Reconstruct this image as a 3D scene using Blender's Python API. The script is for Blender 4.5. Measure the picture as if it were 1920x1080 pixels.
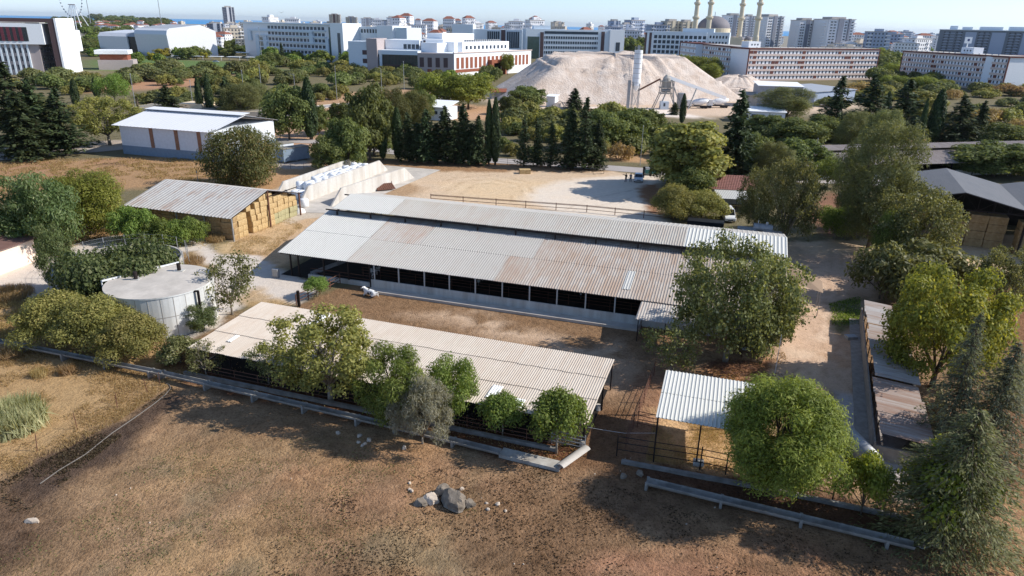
import bpy, math, random
import numpy as np
from mathutils import Vector, Matrix, noise as mnoise
rad=math.radians
for o in list(bpy.data.objects): bpy.data.objects.remove(o)
SC=bpy.context.scene; COL=SC.collection
# ---------------------------------------------------------------- camera
CH=30.0; FP=1300.0; CX,CY=960,540
_roll=rad(1.15); _pit=math.atan((540-45)/FP)
_f=np.array([0,math.cos(_pit),-math.sin(_pit)]); _r0=np.array([1.,0,0]); _u0=np.cross(_r0,_f)
_r=math.cos(_roll)*_r0+math.sin(_roll)*_u0; _u=-math.sin(_roll)*_r0+math.cos(_roll)*_u0
cd=bpy.data.cameras.new('camera'); cam=bpy.data.objects.new('camera',cd); COL.objects.link(cam); SC.camera=cam
cd.sensor_width=36; cd.lens=36*FP/1920; cd.clip_start=0.5; cd.clip_end=90000
M=Matrix.Identity(4)
for i in range(3): M[i][0]=_r[i]; M[i][1]=_u[i]; M[i][2]=-_f[i]
M[2][3]=CH; cam.matrix_world=M
SC.render.resolution_x=1024; SC.render.resolution_y=576
# ---------------------------------------------------------------- light
SUN=Vector((1.38,0.06,1.0)).normalized()
SC.world=bpy.data.worlds.new('World'); SC.world.use_nodes=True
wn=SC.world.node_tree; bg=wn.nodes['Background']; sky=wn.nodes.new('ShaderNodeTexSky')
sky.sky_type='NISHITA'; sky.sun_disc=False; sky.sun_elevation=math.asin(SUN.z); sky.sun_rotation=math.atan2(SUN.x,SUN.y)
sky.altitude=50; sky.air_density=1.0; sky.dust_density=0.3; sky.ozone_density=1.0
tn=wn.nodes.new('ShaderNodeMix'); tn.data_type='RGBA'; tn.blend_type='MULTIPLY'; tn.inputs[0].default_value=1; tc=wn.nodes.new('ShaderNodeTexCoord'); sz=wn.nodes.new('ShaderNodeSeparateXYZ'); mr=wn.nodes.new('ShaderNodeMapRange'); mr.inputs[2].default_value=.3; tt=wn.nodes.new('ShaderNodeMix'); tt.data_type='RGBA'; tt.inputs[6].default_value=(.80,1.04,1.72,1); tt.inputs[7].default_value=(.92,.95,1.02,1); wn.links.new(tc.outputs['Generated'],sz.inputs[0]); wn.links.new(sz.outputs[2],mr.inputs[0]); wn.links.new(mr.outputs[0],tt.inputs[0]); wn.links.new(tt.outputs[2],tn.inputs[7]); wn.links.new(sky.outputs[0],tn.inputs[6]); wn.links.new(tn.outputs[2],bg.inputs[0]); bg.inputs[1].default_value=0.108
sl=bpy.data.lights.new('sun','SUN'); sl.energy=4.2; sl.angle=rad(0.55); sl.color=(1,0.95,0.87)
so=bpy.data.objects.new('sun',sl); COL.objects.link(so); so.rotation_euler=SUN.to_track_quat('Z','Y').to_euler(); so.location=(60,0,80)
SC.view_settings.view_transform='Standard'; SC.view_settings.look='None'; SC.view_settings.exposure=0.42; SC.view_settings.gamma=1
# ---------------------------------------------------------------- survey: pixel of the photo -> point on the ground (or at height z)
def G(x,y,z=0.):
    d=_f*FP+_r*(x-CX)-_u*(y-CY); t=(z-CH)/d[2]
    return (float(d[0]*t),float(d[1]*t))
def PY(X,Y,Z):
    v=np.array([X,Y,Z-CH]); w=v@_f
    return CX+FP*(v@_r)/w, CY-FP*(v@_u)/w
def ZF(X,Y,py):          # height over (X,Y) whose picture row is py
    a=PY(X,Y,0)[1]; b=PY(X,Y,10)[1]; z=10*(py-a)/(b-a)
    for _ in range(3): z+=(py-PY(X,Y,z)[1])*10/(PY(X,Y,z+10)[1]-PY(X,Y,z)[1])
    return z
def srgb(r,g,b,k=1.0):
    return tuple(k*((c/255)/12.92 if c<10 else ((c/255+0.055)/1.055)**2.4) for c in (r,g,b))
# ---------------------------------------------------------------- node helpers
class NT:
    def __init__(s,m): s.t=m.node_tree; s.n=s.t.nodes; s.bsdf=s.n.get('Principled BSDF')
    def new(s,ty,**k):
        x=s.n.new('ShaderNode'+ty)
        for a,b in k.items(): setattr(x,a,b)
        return x
    def link(s,a,b): s.t.links.new(a,b)
    def put(s,sock,v):
        if hasattr(v,'links') or hasattr(v,'is_linked'): s.link(v,sock)
        else:
            if sock.type=='RGBA' and len(v)==3: v=(*v,1)
            sock.default_value=v
    def mix(s,fac,a,b,mode='MIX'):
        x=s.new('Mix',data_type='RGBA',blend_type=mode); s.put(x.inputs[0],fac); s.put(x.inputs[6],a); s.put(x.inputs[7],b); return x.outputs[2]
    def math(s,op,a,b=0.0,c=None):
        x=s.new('Math',operation=op); s.put(x.inputs[0],a); s.put(x.inputs[1],b)
        if c is not None: s.put(x.inputs[2],c)
        return x.outputs[0]
    def noise(s,vec,scale,det=3,rough=.55,dist=0):
        x=s.new('TexNoise'); s.put(x.inputs['Vector'],vec); x.inputs['Scale'].default_value=scale; x.inputs['Detail'].default_value=det
        x.inputs['Roughness'].default_value=rough; x.inputs['Distortion'].default_value=dist; return x.outputs[0]
    def ramp(s,f,a,b,lo=0.,hi=1.):
        x=s.new('MapRange',clamp=True); s.put(x.inputs[0],f); x.inputs[1].default_value=a; x.inputs[2].default_value=b; x.inputs[3].default_value=lo; x.inputs[4].default_value=hi; return x.outputs[0]
    def coord(s,w='Object'): return s.new('TexCoord').outputs[w]
    def mapping(s,vec,sc=(1,1,1),rot=(0,0,0)):
        x=s.new('Mapping'); s.put(x.inputs[0],vec); x.inputs['Scale'].default_value=sc; x.inputs['Rotation'].default_value=rot; return x.outputs[0]
    def bump(s,h,st=.4,d=.05):
        x=s.new('Bump'); s.put(x.inputs['Height'],h); x.inputs['Strength'].default_value=st; x.inputs['Distance'].default_value=d; s.link(x.outputs[0],s.bsdf.inputs['Normal'])
MT={}
def base(name):
    m=bpy.data.materials.new(name); m.use_nodes=True; t=NT(m); t.bsdf.inputs['Specular IOR Level'].default_value=.25; MT[name]=m; return m,t
def mat(name,c,rough=.8,var=.25,scale=1.5,c2=None,bump=0,metal=0,streak=False,spec=None):
    m,t=base(name); v=t.coord()
    if streak: v=t.mapping(v,(1,1,.12))
    n=t.noise(v,scale,4); n2=t.noise(t.coord(),scale*6,3)
    f=t.ramp(n,.35,.68); c2=c2 or tuple(x*(1-var) for x in c)
    a=t.mix(f,c,c2); a=t.mix(t.ramp(n2,.3,.75,0,var),a,tuple(x*.55 for x in c))
    t.put(t.bsdf.inputs['Base Color'],a); t.bsdf.inputs['Roughness'].default_value=rough; t.bsdf.inputs['Metallic'].default_value=metal
    if spec is not None: t.bsdf.inputs['Specular IOR Level'].default_value=spec
    if bump: t.bump(n2,bump,.03 if scale>.4 else .38)
    return m
# ---------------------------------------------------------------- mesh builder
class MB:
    def __init__(s): s.v=[]; s.f=[]; s.m=[]
    def add(s,vs,fs,mi=0):
        o=len(s.v); s.v+= [tuple(p) for p in vs]; s.f+=[tuple(i+o for i in f) for f in fs]; s.m+=[mi]*len(fs)
    def box(s,x0,y0,z0,x1,y1,z1,mi=0):
        s.hexa([(x0,y0,z0),(x1,y0,z0),(x1,y1,z0),(x0,y1,z0),(x0,y0,z1),(x1,y0,z1),(x1,y1,z1),(x0,y1,z1)],mi)
    def hexa(s,p,mi=0): s.add(p,[(3,2,1,0),(4,5,6,7),(0,1,5,4),(1,2,6,5),(2,3,7,6),(3,0,4,7)],mi)
    def rbox(s,cx,cy,z0,sx,sy,sz,a=0,mi=0):
        c,n=math.cos(a),math.sin(a)
        q=[(cx+dx*c-dy*n,cy+dx*n+dy*c) for dx,dy in ((-sx/2,-sy/2),(sx/2,-sy/2),(sx/2,sy/2),(-sx/2,sy/2))]
        s.hexa([(x,y,z0) for x,y in q]+[(x,y,z0+sz) for x,y in q],mi)
    def beam(s,p,q,w,h=None,mi=0):
        h=h or w; p=Vector(p);q=Vector(q);d=(q-p).normalized(); up=Vector((0,0,1))
        if abs(d.z)>.95: up=Vector((0,1,0))
        r=d.cross(up).normalized()*w/2; u=r.cross(d).normalized()*h/2
        s.hexa([p-r-u,p+r-u,q+r-u,q-r-u,p-r+u,p+r+u,q+r+u,q-r+u],mi)
    def tube(s,pts,rs,n=8,mi=0,cap=True):
        pts=[Vector(p) for p in pts]
        if not hasattr(rs,'__len__'): rs=[rs]*len(pts)
        vs=[];fs=[]
        for i,p in enumerate(pts):
            d=(pts[min(i+1,len(pts)-1)]-pts[max(i-1,0)]).normalized(); up=Vector((0,0,1)) if abs(d.z)<.9 else Vector((1,0,0))
            a=d.cross(up).normalized(); b=a.cross(d)
            for k in range(n):
                t=2*math.pi*k/n; vs.append(p+(a*math.cos(t)+b*math.sin(t))*rs[i])
        for i in range(len(pts)-1):
            for k in range(n): fs.append((i*n+k,i*n+(k+1)%n,(i+1)*n+(k+1)%n,(i+1)*n+k))
        if cap: fs.append(tuple(range(n-1,-1,-1))); fs.append(tuple((len(pts)-1)*n+k for k in range(n)))
        s.add(vs,fs,mi)
    def lathe(s,prof,n=24,c=(0,0),mi=0,a0=0,a1=2*math.pi):
        vs=[];fs=[];full=abs(a1-a0-2*math.pi)<1e-6; m=n if full else n+1
        for r,z in prof:
            for k in range(m):
                t=a0+(a1-a0)*k/n; vs.append((c[0]+r*math.cos(t),c[1]+r*math.sin(t),z))
        for i in range(len(prof)-1):
            for k in range(n):
                k2=(k+1)%m; fs.append((i*m+k,i*m+k2,(i+1)*m+k2,(i+1)*m+k))
        s.add(vs,fs,mi)
    def prism(s,poly,z0,z1,mi=0):
        n=len(poly); s.add([(x,y,z0) for x,y in poly]+[(x,y,z1) for x,y in poly],[tuple(range(n-1,-1,-1)),tuple(range(n,2*n))]+[(i,(i+1)%n,n+(i+1)%n,n+i) for i in range(n)],mi)
    def xprism(s,prof,x0,x1,mi=0):     # (y,z) profile swept along x
        n=len(prof); s.add([(x0,y,z) for y,z in prof]+[(x1,y,z) for y,z in prof],[tuple(range(n)),tuple(range(2*n-1,n-1,-1))]+[(i,n+i,n+(i+1)%n,(i+1)%n) for i in range(n)],mi)
    def corr(s,x0,x1,y0,z0,y1,z1,pitch,amp,rows=1,lap=.03,mi=0,wob=0,trap=False,th=0.03,seed=0):
        """corrugated sheet: waves along x, running from (y0,z0) up to (y1,z1), rows of overlapping sheets"""
        rng=random.Random(seed)
        prof=[(0,0),(.5,1)] if not trap else [(0,0),(.55,0),(.68,1),(.87,1)]
        xs=[];k=0;n=max(2,int(round((x1-x0)/pitch))); pp=(x1-x0)/n
        for i in range(n):
            for a,b in prof: xs.append((x0+(i+a)*pp,b*amp))
        xs.append((x1,0)); L=len(xs)
        for r in range(rows):
            ya=y0+(y1-y0)*r/rows; yb=y0+(y1-y0)*(r+1)/rows; za=z0+(z1-z0)*r/rows; zb=z0+(z1-z0)*(r+1)/rows
            dz=lap*1.0; ext=(y1-y0)/abs(y1-y0)*.12 if r<rows-1 else 0
            w=[rng.uniform(-wob,wob) for _ in range(int((x1-x0)/1.0)+3)]
            def ww(x): q=(x-x0)/1.0; i=int(q); return w[i]
            lo=[(x,ya+ww(x),za+b+(dz if r>0 else 0)) for x,b in xs]; hi=[(x,yb+ext,zb+b+(z1-z0)/(y1-y0)*ext) for x,b in xs]
            vs=lo+hi+[(x,y,z-th) for x,y,z in lo]
            s.add(vs,[(i,i+1,L+i+1,L+i) for i in range(L-1)]+[(2*L+i,2*L+i+1,i+1,i) for i in range(L-1)],mi)
    def build(s,name,mats=None,parent=None,loc=None,smooth=False,rot=0):
        me=bpy.data.meshes.new(name); me.from_pydata(s.v,[],s.f)
        ms=mats if isinstance(mats,(list,tuple)) else [mats]
        for m in ms: me.materials.append(MT[m] if isinstance(m,str) else m)
        if len(ms)>1: me.polygons.foreach_set('material_index',s.m)
        if smooth: me.polygons.foreach_set('use_smooth',[True]*len(s.f))
        me.update(); o=bpy.data.objects.new(name,me); COL.objects.link(o)
        if parent: o.parent=parent
        if loc: o.location=loc
        if rot: o.rotation_euler.z=rot
        return o
def tag(o,label,cat,group=None):
    o['label']=label; o['category']=cat
    if group: o['group']=group
    return o
def thing(name,label,cat,loc=(0,0,0),rot=0,group=None):
    o=bpy.data.objects.new(name,None); COL.objects.link(o); o.empty_display_size=.3
    o.location=loc if len(loc)==3 else (loc[0],loc[1],0); o.rotation_euler=(0,0,rot); return tag(o,label,cat,group)
def struct(o,kind='structure'): o['kind']=kind; return o
def inst(name,me,parent,loc=(0,0,0),rot=0,scale=None,label=None):
    o=bpy.data.objects.new(name,me); COL.objects.link(o); o.parent=parent; o.location=loc; o.rotation_euler.z=rot
    if scale: o.scale=scale
    if label: o['label']=label
    return o
def smooth_bevel(o,w,seg=2):
    b=o.modifiers.new('b','BEVEL'); b.width=w; b.segments=seg; b.limit_method='ANGLE'
def vnoise(x,y,seed=0):
    """value noise, numpy"""
    xi=np.floor(x).astype(np.int64); yi=np.floor(y).astype(np.int64); fx=x-xi; fy=y-yi; fx=fx*fx*(3-2*fx); fy=fy*fy*(3-2*fy)
    def h(a,b):
        n=(a*374761393+b*668265263+seed*1442695)&0x7fffffff; n=((n^(n>>13))*1274126177)&0x7fffffff; return ((n^(n>>16))&0xffff)/65535.
    return (h(xi,yi)*(1-fx)+h(xi+1,yi)*fx)*(1-fy)+(h(xi,yi+1)*(1-fx)+h(xi+1,yi+1)*fx)*fy
def fbm(x,y,seed=0,o=4):
    r=0;a=.5
    for i in range(o): r=r+a*vnoise(x,y,seed+i); x=x*2.03+7.1; y=y*2.03+3.3; a*=.5
    return r/(1-.5**o)
# ================================================================ ground: one sheet to the coast, its soils as zones
def axis(a,b,step,far_lo,far_hi,gr=1.055):
    c=list(np.arange(a,b+1e-6,step)); d=step; x=b
    while x<far_hi: d*=gr; x+=d; c.append(x)
    d=step; x=a
    while x>far_lo: d*=gr; x-=d; c.insert(0,x)
    return np.array(c)
gx=axis(-75,85,.5,-4200,4200); gy=axis(24,175,.5,-200,3450)
XX,YY=np.meshgrid(gx,gy); shp=XX.shape; X=XX.ravel(); Y=YY.ravel()
nz=lambda s,sd: fbm(X/s,Y/s,sd)
wob=1+np.clip((Y-120)/120,0,4)
XD=X+(nz(3.,1)-.5)*3.0*wob+(nz(.9,2)-.5)*.9; YD=Y+(nz(3.,5)-.5)*3.0*wob+(nz(.9,6)-.5)*.9
def sdist(poly,x,y):
    inside=np.zeros(x.shape,bool); dm=np.full(x.shape,1e9); n=len(poly)
    for i in range(n):
        x0,y0=poly[i]; x1,y1=poly[(i+1)%n]
        with np.errstate(divide='ignore',invalid='ignore'):
            cr=((y0>y)!=(y1>y))&(x<(x1-x0)*(y-y0)/(y1-y0+1e-12)+x0)
        inside^=cr; dx,dy=x1-x0,y1-y0; t=np.clip(((x-x0)*dx+(y-y0)*dy)/(dx*dx+dy*dy+1e-9),0,1)
        dm=np.minimum(dm,np.hypot(x-x0-t*dx,y-y0-t*dy))
    return np.where(inside,dm,-dm)
C=np.tile(np.array(srgb(122,116,84)),(X.size,1)); clod=np.full(X.size,.5); 
def zone(px,col,soft=.6,cl=None,k=1.0,straight=False,patch=None):
    global C,clod
    poly=[G(*p) for p in px]; x0=min(p[0] for p in poly)-soft-3; x1=max(p[0] for p in poly)+soft+3; y0=min(p[1] for p in poly)-soft-3; y1=max(p[1] for p in poly)+soft+3
    if straight: idx=np.where((X>x0)&(X<x1)&(Y>y0)&(Y<y1))[0]; d=sdist(poly,X[idx],Y[idx])
    else:
        m=8*wob; idx=np.where((X>x0-m)&(X<x1+m)&(Y>y0-m)&(Y<y1+m))[0]; d=sdist(poly,XD[idx],YD[idx])
    a=np.clip(d/soft*.5+.5,0,1)*k
    if patch: a=a*np.clip((fbm(X[idx]/patch[0],Y[idx]/patch[0],patch[1])-patch[2])/.12,0,1)
    a=a[:,None]; C[idx]=C[idx]*(1-a)+np.array(srgb(*col))*a
    if cl is not None: clod[idx]=clod[idx]*(1-a[:,0])+cl*a[:,0]
# broad fields
zone([(-900,1400),(2900,1400),(2600,560),(1600,520),(900,600),(-600,560)],(158,130,98),2,.8)
far=Y>185
zone([(-900,330),(380,292),(520,330),(400,380),(300,350),(-600,440)],(178,142,98),2,.5)          # orange field left
zone([(-200,300),(250,300),(300,330),(60,350),(-200,345)],(180,134,102),3,.5,.6,patch=(9,3,.45))
zone([(-900,900),(-900,560),(0,548),(60,575),(330,660),(345,700),(320,722),(225,790),(0,905)],(182,152,106),1.2,.5)
zone([(0,1000),(0,905),(230,788),(320,722),(336,748),(240,838),(110,930),(-100,1060),(-100,950)],(98,82,70),.7,1.0)
zone([(-100,1120),(-100,940),(50,930),(110,960),(90,1020),(-20,1090)],(116,94,74),1.2,1.0)
zone([(100,1000),(330,840),(700,830),(900,1100),(120,1100)],(176,146,104),3,.8,.75,patch=(5,11,.47))
zone([(100,1100),(330,790),(1100,830),(1000,1120)],(132,124,98),2,.7,.5,patch=(2.6,14,.56))
zone([(300,740),(560,790),(900,850),(820,960),(420,930),(300,860)],(176,136,98),2,.8,.6,patch=(6,15,.45))
zone([(520,900),(900,860),(1100,900),(900,1000),(600,1000)],(168,132,104),3,.9,.6,patch=(2.5,25,.45))
zone([(500,960),(760,890),(1100,900),(1500,1000),(1940,1090),(1900,1300),(500,1300)],(142,112,82),3,1.0,.7,patch=(7,17,.42))
zone([(1000,1000),(1250,880),(1420,990),(1300,1080),(1050,1100)],(120,94,70),1.5,1.0,.6,patch=(3,19,.4))
zone([(1250,1060),(1500,1020),(1700,1100),(1300,1140)],(178,132,100),1.5,.7,.6,patch=(3,21,.42))
zone([(1080,1090),(1160,1040),(1300,1050),(1360,1100)],(196,142,112),1.,.5,.5)
zone([(1730,960),(1990,840),(2100,1100),(1860,1120)],(188,148,106),1.5,.7,.8)
zone([(1800,520),(2300,520),(2300,900),(1900,930),(1820,800),(1850,640)],(150,112,80),2,.8)
zone([(1850,690),(1960,670),(1990,740),(1870,760)],(92,112,62),1.5,.6,.8)
def track(px,w,col,k,jit=.25):
    P=[G(*p) for p in px]; d=np.full(X.size,1e9)
    for (x0,y0),(x1,y1) in zip(P,P[1:]):
        dx,dy=x1-x0,y1-y0; t=np.clip(((XD-x0)*dx+(YD-y0)*dy)/(dx*dx+dy*dy),0,1)*1.0; d=np.minimum(d,np.hypot(X*(1-jit)+XD*jit-x0-t*dx,Y*(1-jit)+YD*jit-y0-t*dy))
    a=(np.clip(1.3-d/w,0,1)*k*np.clip((fbm(X/1.5,Y/1.5,5)-.3)*3,0,1))[:,None]; C[:]=C*(1-a)+np.array(srgb(*col))*a
for tr_ in ([(1130,900),(1080,960),(960,1030),(780,1100)],[(1150,900),(1130,960),(1030,1040),(900,1120)],[(1140,905),(1230,990),(1420,1060),(1600,1110)]): track(tr_,.45,(112,88,66),.6)
for tr_ in ([(100,1060),(330,960),(620,900),(900,870),(1080,880)],[(60,1100),(360,985),(660,920),(940,890)]): track(tr_,.5,(178,146,112),.5)
# strip between flume and open shed: leaf litter
zone([(300,690),(345,640),(700,745),(1100,800),(1105,860),(1040,880),(930,845),(620,775),(430,735)],(122,84,60),.5,.9)
zone([(1120,880),(1230,860),(1720,970),(1715,1020),(1210,905)],(112,82,62),.5,.9)
# barn yard
zone([(545,585),(640,538),(700,530),(1210,612),(1300,640),(1230,745),(1200,830),(1180,880),(1085,880),(1120,800),(1148,690),(640,590),(560,590)],(150,120,88),.5,.8)
zone([(760,590),(900,585),(1105,648),(1150,640),(1190,700),(1140,730),(1150,680),(1010,650)],(206,180,152),1.6,.4,.9,patch=(3.2,23,.27))  # sunlit middle of the yard, put into the soil colour as a paler patch
zone([(1000,640),(1190,680),(1230,730),(1130,760)],(176,146,118),1.6,.4,.6)
zone([(1085,760),(1200,770),(1180,885),(1090,880)],(136,104,74),.8,.9)
zone([(1200,700),(1270,690),(1290,760),(1240,790),(1210,850),(1170,850)],(166,128,98),.6,.9)
zone([(1230,775),(1400,790),(1500,850),(1480,900),(1210,865)],(212,176,128),.5,.7)
zone([(1310,690),(1460,660),(1480,720),(1420,730),(1300,705)],(170,124,88),.8,.9)
# right track
zone([(1420,710),(1470,620),(1485,520),(1500,455),(1560,448),(1640,452),(1655,470),(1640,520),(1640,560),(1612,620),(1612,900),(1540,900),(1560,740),(1440,725)],(206,178,152),.8,.3)
zone([(1490,452),(1660,448),(1830,440),(1990,440),(1990,470),(1840,520),(1800,500),(1650,475),(1520,478)],(214,190,158),.8,.3)
zone([(1750,455),(2000,430),(2000,480),(1850,520)],(218,196,158),1,.3)
zone([(1525,690),(1560,610),(1600,560),(1612,760),(1560,760),(1500,720)],(192,154,118),1.,.4,.7,patch=(2.5,29,.4))
zone([(1470,660),(1510,640),(1530,500),(1550,500),(1560,640),(1520,720)],(222,198,172),.8,.2,.7,patch=(2,31,.45))
zone([(1555,570),(1612,555),(1616,600),(1590,625),(1560,612)],(98,108,62),.7,.8,.9)
zone([(1560,740),(1640,760),(1720,880),(1700,930),(1600,900)],(190,186,186),.8,.3)
zone([(1540,440),(1700,440),(1720,400),(1560,360),(1500,400)],(146,106,80),1.2,.6)
zone([(1540,385),(1680,385),(1680,415),(1560,415)],(166,120,92),1.2,.6)
# upper yard
zone([(700,318),(760,303),(1130,318),(1220,330),(1240,420),(1310,440),(1400,450),(1500,460),(1500,520),(1250,430),(800,385),(660,370),(520,470),(460,480),(430,460),(540,400),(620,400)],(214,190,158),1.2,.35)
zone([(440,460),(540,400),(640,380),(640,420),(510,520),(460,480)],(208,178,138),1.2,.5)
zone([(520,410),(560,425),(500,470),(440,462)],(214,184,136),.8,.7)
zone([(830,345),(960,335),(1080,345),(1000,385),(860,372)],(224,198,154),3,.3,.7)
zone([(1010,350),(1080,335),(1230,326),(1240,345),(1225,400),(1280,430),(1180,425),(1060,400),(980,375)],(222,212,196),1.5,.15)
zone([(1195,348),(1240,345),(1240,405),(1215,400)],(164,120,84),.8,.5)
zone([(700,370),(720,345),(760,340),(790,352),(760,385)],(176,142,100),1.2,.5,.8)
zone([(640,300),(1130,305),(1130,322),(900,322),(700,318)],(170,132,90),1.2,.7)
for r_ in range(5): track([(800+r_*14,352+r_*5),(850+r_*10,334+r_*3),(920,328+r_*4),(985-r_*6,340+r_*3),(1000-r_*10,362+r_*4)],.5,((176,148,112),(236,216,180))[r_%2],.55)
for r_ in range(4): track([(1010+r_*20,405-r_*3),(1100,390-r_*8),(1180,372-r_*7),(1215,345)],.45,((180,160,136),(238,228,212))[r_%2],.5)
for r_ in range(5): track([(1560+r_*9,470),(1555+r_*10,540),(1530+r_*12,620),(1490+r_*14,700)],.35,((170,140,112),(226,202,176))[r_%2],.55)
# concrete aprons around the slurry pits
zone([(-300,620),(-300,500),(75,492),(130,462),(205,440),(370,450),(420,475),(480,478),(545,512),(600,540),(570,575),(470,560),(385,625),(360,640),(230,560),(140,575),(0,548)],(208,202,194),.35,.15)
zone([(325,475),(365,470),(395,510),(350,535),(330,510)],(164,140,100),.6,.7)
zone([(430,560),(470,540),(560,572),(540,590),(470,575)],(190,160,112),.6,.5,.8)
zone([(110,440),(200,415),(320,430),(350,447),(205,438),(130,460)],(196,156,102),.8,.6)
zone([(400,455),(470,455),(455,475),(415,475)],(214,188,142),.8,.5,.8)
zone([(470,380),(560,330),(680,305),(700,325),(640,400),(540,420),(470,405)],(196,186,170),.6,.2)
zone([(400,330),(640,290),(640,310),(500,360),(440,360)],(196,154,104),1,.6)
zone([(490,280),(560,300),(600,312),(540,318),(490,300)],(176,168,160),1,.4)
# beyond the road
zone([(-400,302),(240,262),(260,274),(-400,330)],(184,172,160),1.5,.3)
zone([(430,230),(620,205),(700,235),(560,290),(480,270)],(196,160,128),2,.4)
zone([(550,180),(800,165),(830,200),(760,215),(560,210)],(186,150,112),3,.4)
zone([(150,155),(420,140),(430,158),(170,175)],(184,140,104),6,.4)
zone([(160,112),(300,110),(480,118),(560,138),(300,136),(170,132)],(96,128,62),6,.4)
zone([(900,180),(1480,172),(1620,200),(1500,215),(1330,220),(1000,215),(930,200)],(214,192,168),5,.3)
zone([(960,206),(1180,208),(1250,222),(960,226)],(186,136,104),2,.7,.8)
zone([(1000,199),(1250,205),(1330,222),(1150,215)],(232,224,214),2,.2)
zone([(830,195),(930,200),(950,225),(860,225)],(200,158,118),3,.4)
zone([(1130,285),(1210,275),(1215,305),(1135,300)],(196,158,110),2,.6)
zone([(1700,255),(1770,255),(1760,275),(1690,275)],(164,126,92),2,.4)
zone([(1290,150),(1430,145),(1400,178),(1300,172)],(196,180,166),8,.4)
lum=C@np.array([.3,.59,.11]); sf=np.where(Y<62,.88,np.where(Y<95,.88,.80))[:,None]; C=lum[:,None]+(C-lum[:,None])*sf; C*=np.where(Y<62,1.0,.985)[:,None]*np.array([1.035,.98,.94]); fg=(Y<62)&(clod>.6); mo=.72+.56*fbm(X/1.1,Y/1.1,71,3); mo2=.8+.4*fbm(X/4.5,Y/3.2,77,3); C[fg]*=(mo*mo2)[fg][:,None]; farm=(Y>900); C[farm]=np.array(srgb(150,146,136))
Z=np.zeros(X.size)
nearm=(Y<138)
Z+=np.where(nearm,(nz(2.2,40)-.5)*.10*clod+(nz(.8,41)-.5)*.05*clod,0)
gm=bpy.data.meshes.new('ground'); ny,nx=shp
vid=np.arange(X.size).reshape(shp); F=np.stack([vid[:-1,:-1],vid[:-1,1:],vid[1:,1:],vid[1:,:-1]],-1).reshape(-1,4)
gm.vertices.add(X.size); gm.vertices.foreach_set('co',np.stack([X,Y,Z],1).ravel().astype(np.float32))
gm.loops.add(F.size); gm.loops.foreach_set('vertex_index',F.ravel().astype(np.int32)); gm.polygons.add(len(F))
gm.polygons.foreach_set('loop_start',(np.arange(len(F))*4).astype(np.int32)); gm.polygons.foreach_set('use_smooth',[True]*len(F)); gm.update(calc_edges=True)
at=gm.color_attributes.new('soil','FLOAT_COLOR','POINT'); at.data.foreach_set('color',np.concatenate([C,clod[:,None]],1).ravel().astype(np.float32))
def ground_mat():
    m,t=base('soil'); v=t.coord('Object')
    a=t.new('Attribute',attribute_name='soil'); col=a.outputs['Color']; cl=a.outputs['Alpha']
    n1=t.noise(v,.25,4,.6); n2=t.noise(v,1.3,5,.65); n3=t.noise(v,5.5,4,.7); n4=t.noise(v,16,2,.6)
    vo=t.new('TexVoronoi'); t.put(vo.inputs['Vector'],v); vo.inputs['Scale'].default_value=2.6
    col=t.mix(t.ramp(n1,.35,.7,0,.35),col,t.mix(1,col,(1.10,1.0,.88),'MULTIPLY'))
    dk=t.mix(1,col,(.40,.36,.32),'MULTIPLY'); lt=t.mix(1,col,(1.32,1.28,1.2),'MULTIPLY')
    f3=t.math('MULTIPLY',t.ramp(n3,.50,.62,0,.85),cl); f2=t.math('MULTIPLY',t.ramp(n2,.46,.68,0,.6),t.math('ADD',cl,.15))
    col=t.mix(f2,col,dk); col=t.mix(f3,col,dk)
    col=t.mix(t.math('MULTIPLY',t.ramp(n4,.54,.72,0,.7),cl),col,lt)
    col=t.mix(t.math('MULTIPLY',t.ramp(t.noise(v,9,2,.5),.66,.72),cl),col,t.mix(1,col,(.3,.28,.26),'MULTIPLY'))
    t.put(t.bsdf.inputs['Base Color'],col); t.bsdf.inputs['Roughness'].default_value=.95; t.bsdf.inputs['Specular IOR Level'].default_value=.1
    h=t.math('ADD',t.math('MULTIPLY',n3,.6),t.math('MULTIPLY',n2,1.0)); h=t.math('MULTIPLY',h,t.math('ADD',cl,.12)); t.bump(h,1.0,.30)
    return m
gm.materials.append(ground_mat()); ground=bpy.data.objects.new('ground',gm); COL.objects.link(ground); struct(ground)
# sea
m,t=base('sea'); t.put(t.bsdf.inputs['Base Color'],srgb(40,140,200)); t.bsdf.inputs['Roughness'].default_value=.55; t.bsdf.inputs['Specular IOR Level'].default_value=.3
t.bump(t.noise(t.mapping(t.coord(),(.02,.02,.02)),1,3),.3,2)
b=MB(); b.add([(-30000,3300,-40),(30000,3300,-40),(30000,34000,-40),(-30000,34000,-40)],[(0,1,2,3)]); struct(b.build('sea','sea'))
# roads
mat('asphalt',srgb(176,168,164),.9,.12,.3); mat('old_concrete',srgb(196,188,178),.9,.2,.8); mat('kerb_paint',srgb(214,206,190),.8,.1)
def ribbon(name,pts,w,z,m,kerb=0):
    b=MB(); P=[Vector((*G(*p),0)) for p in pts]; L=[];R=[]
    for i,p in enumerate(P):
        d=(P[min(i+1,len(P)-1)]-P[max(i-1,0)]).normalized(); n=Vector((-d.y,d.x,0)); L.append(p+n*w/2); R.append(p-n*w/2)
    for i in range(len(P)-1):
        b.add([(R[i].x,R[i].y,z),(R[i+1].x,R[i+1].y,z),(L[i+1].x,L[i+1].y,z),(L[i].x,L[i].y,z)],[(0,1,2,3)])
        if kerb:
            for S in (L,R): b.beam((S[i].x,S[i].y,z+.04),(S[i+1].x,S[i+1].y,z+.04),.3,.16,1)
    o=b.build(name,[m,'kerb_paint']); return struct(o)
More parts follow.
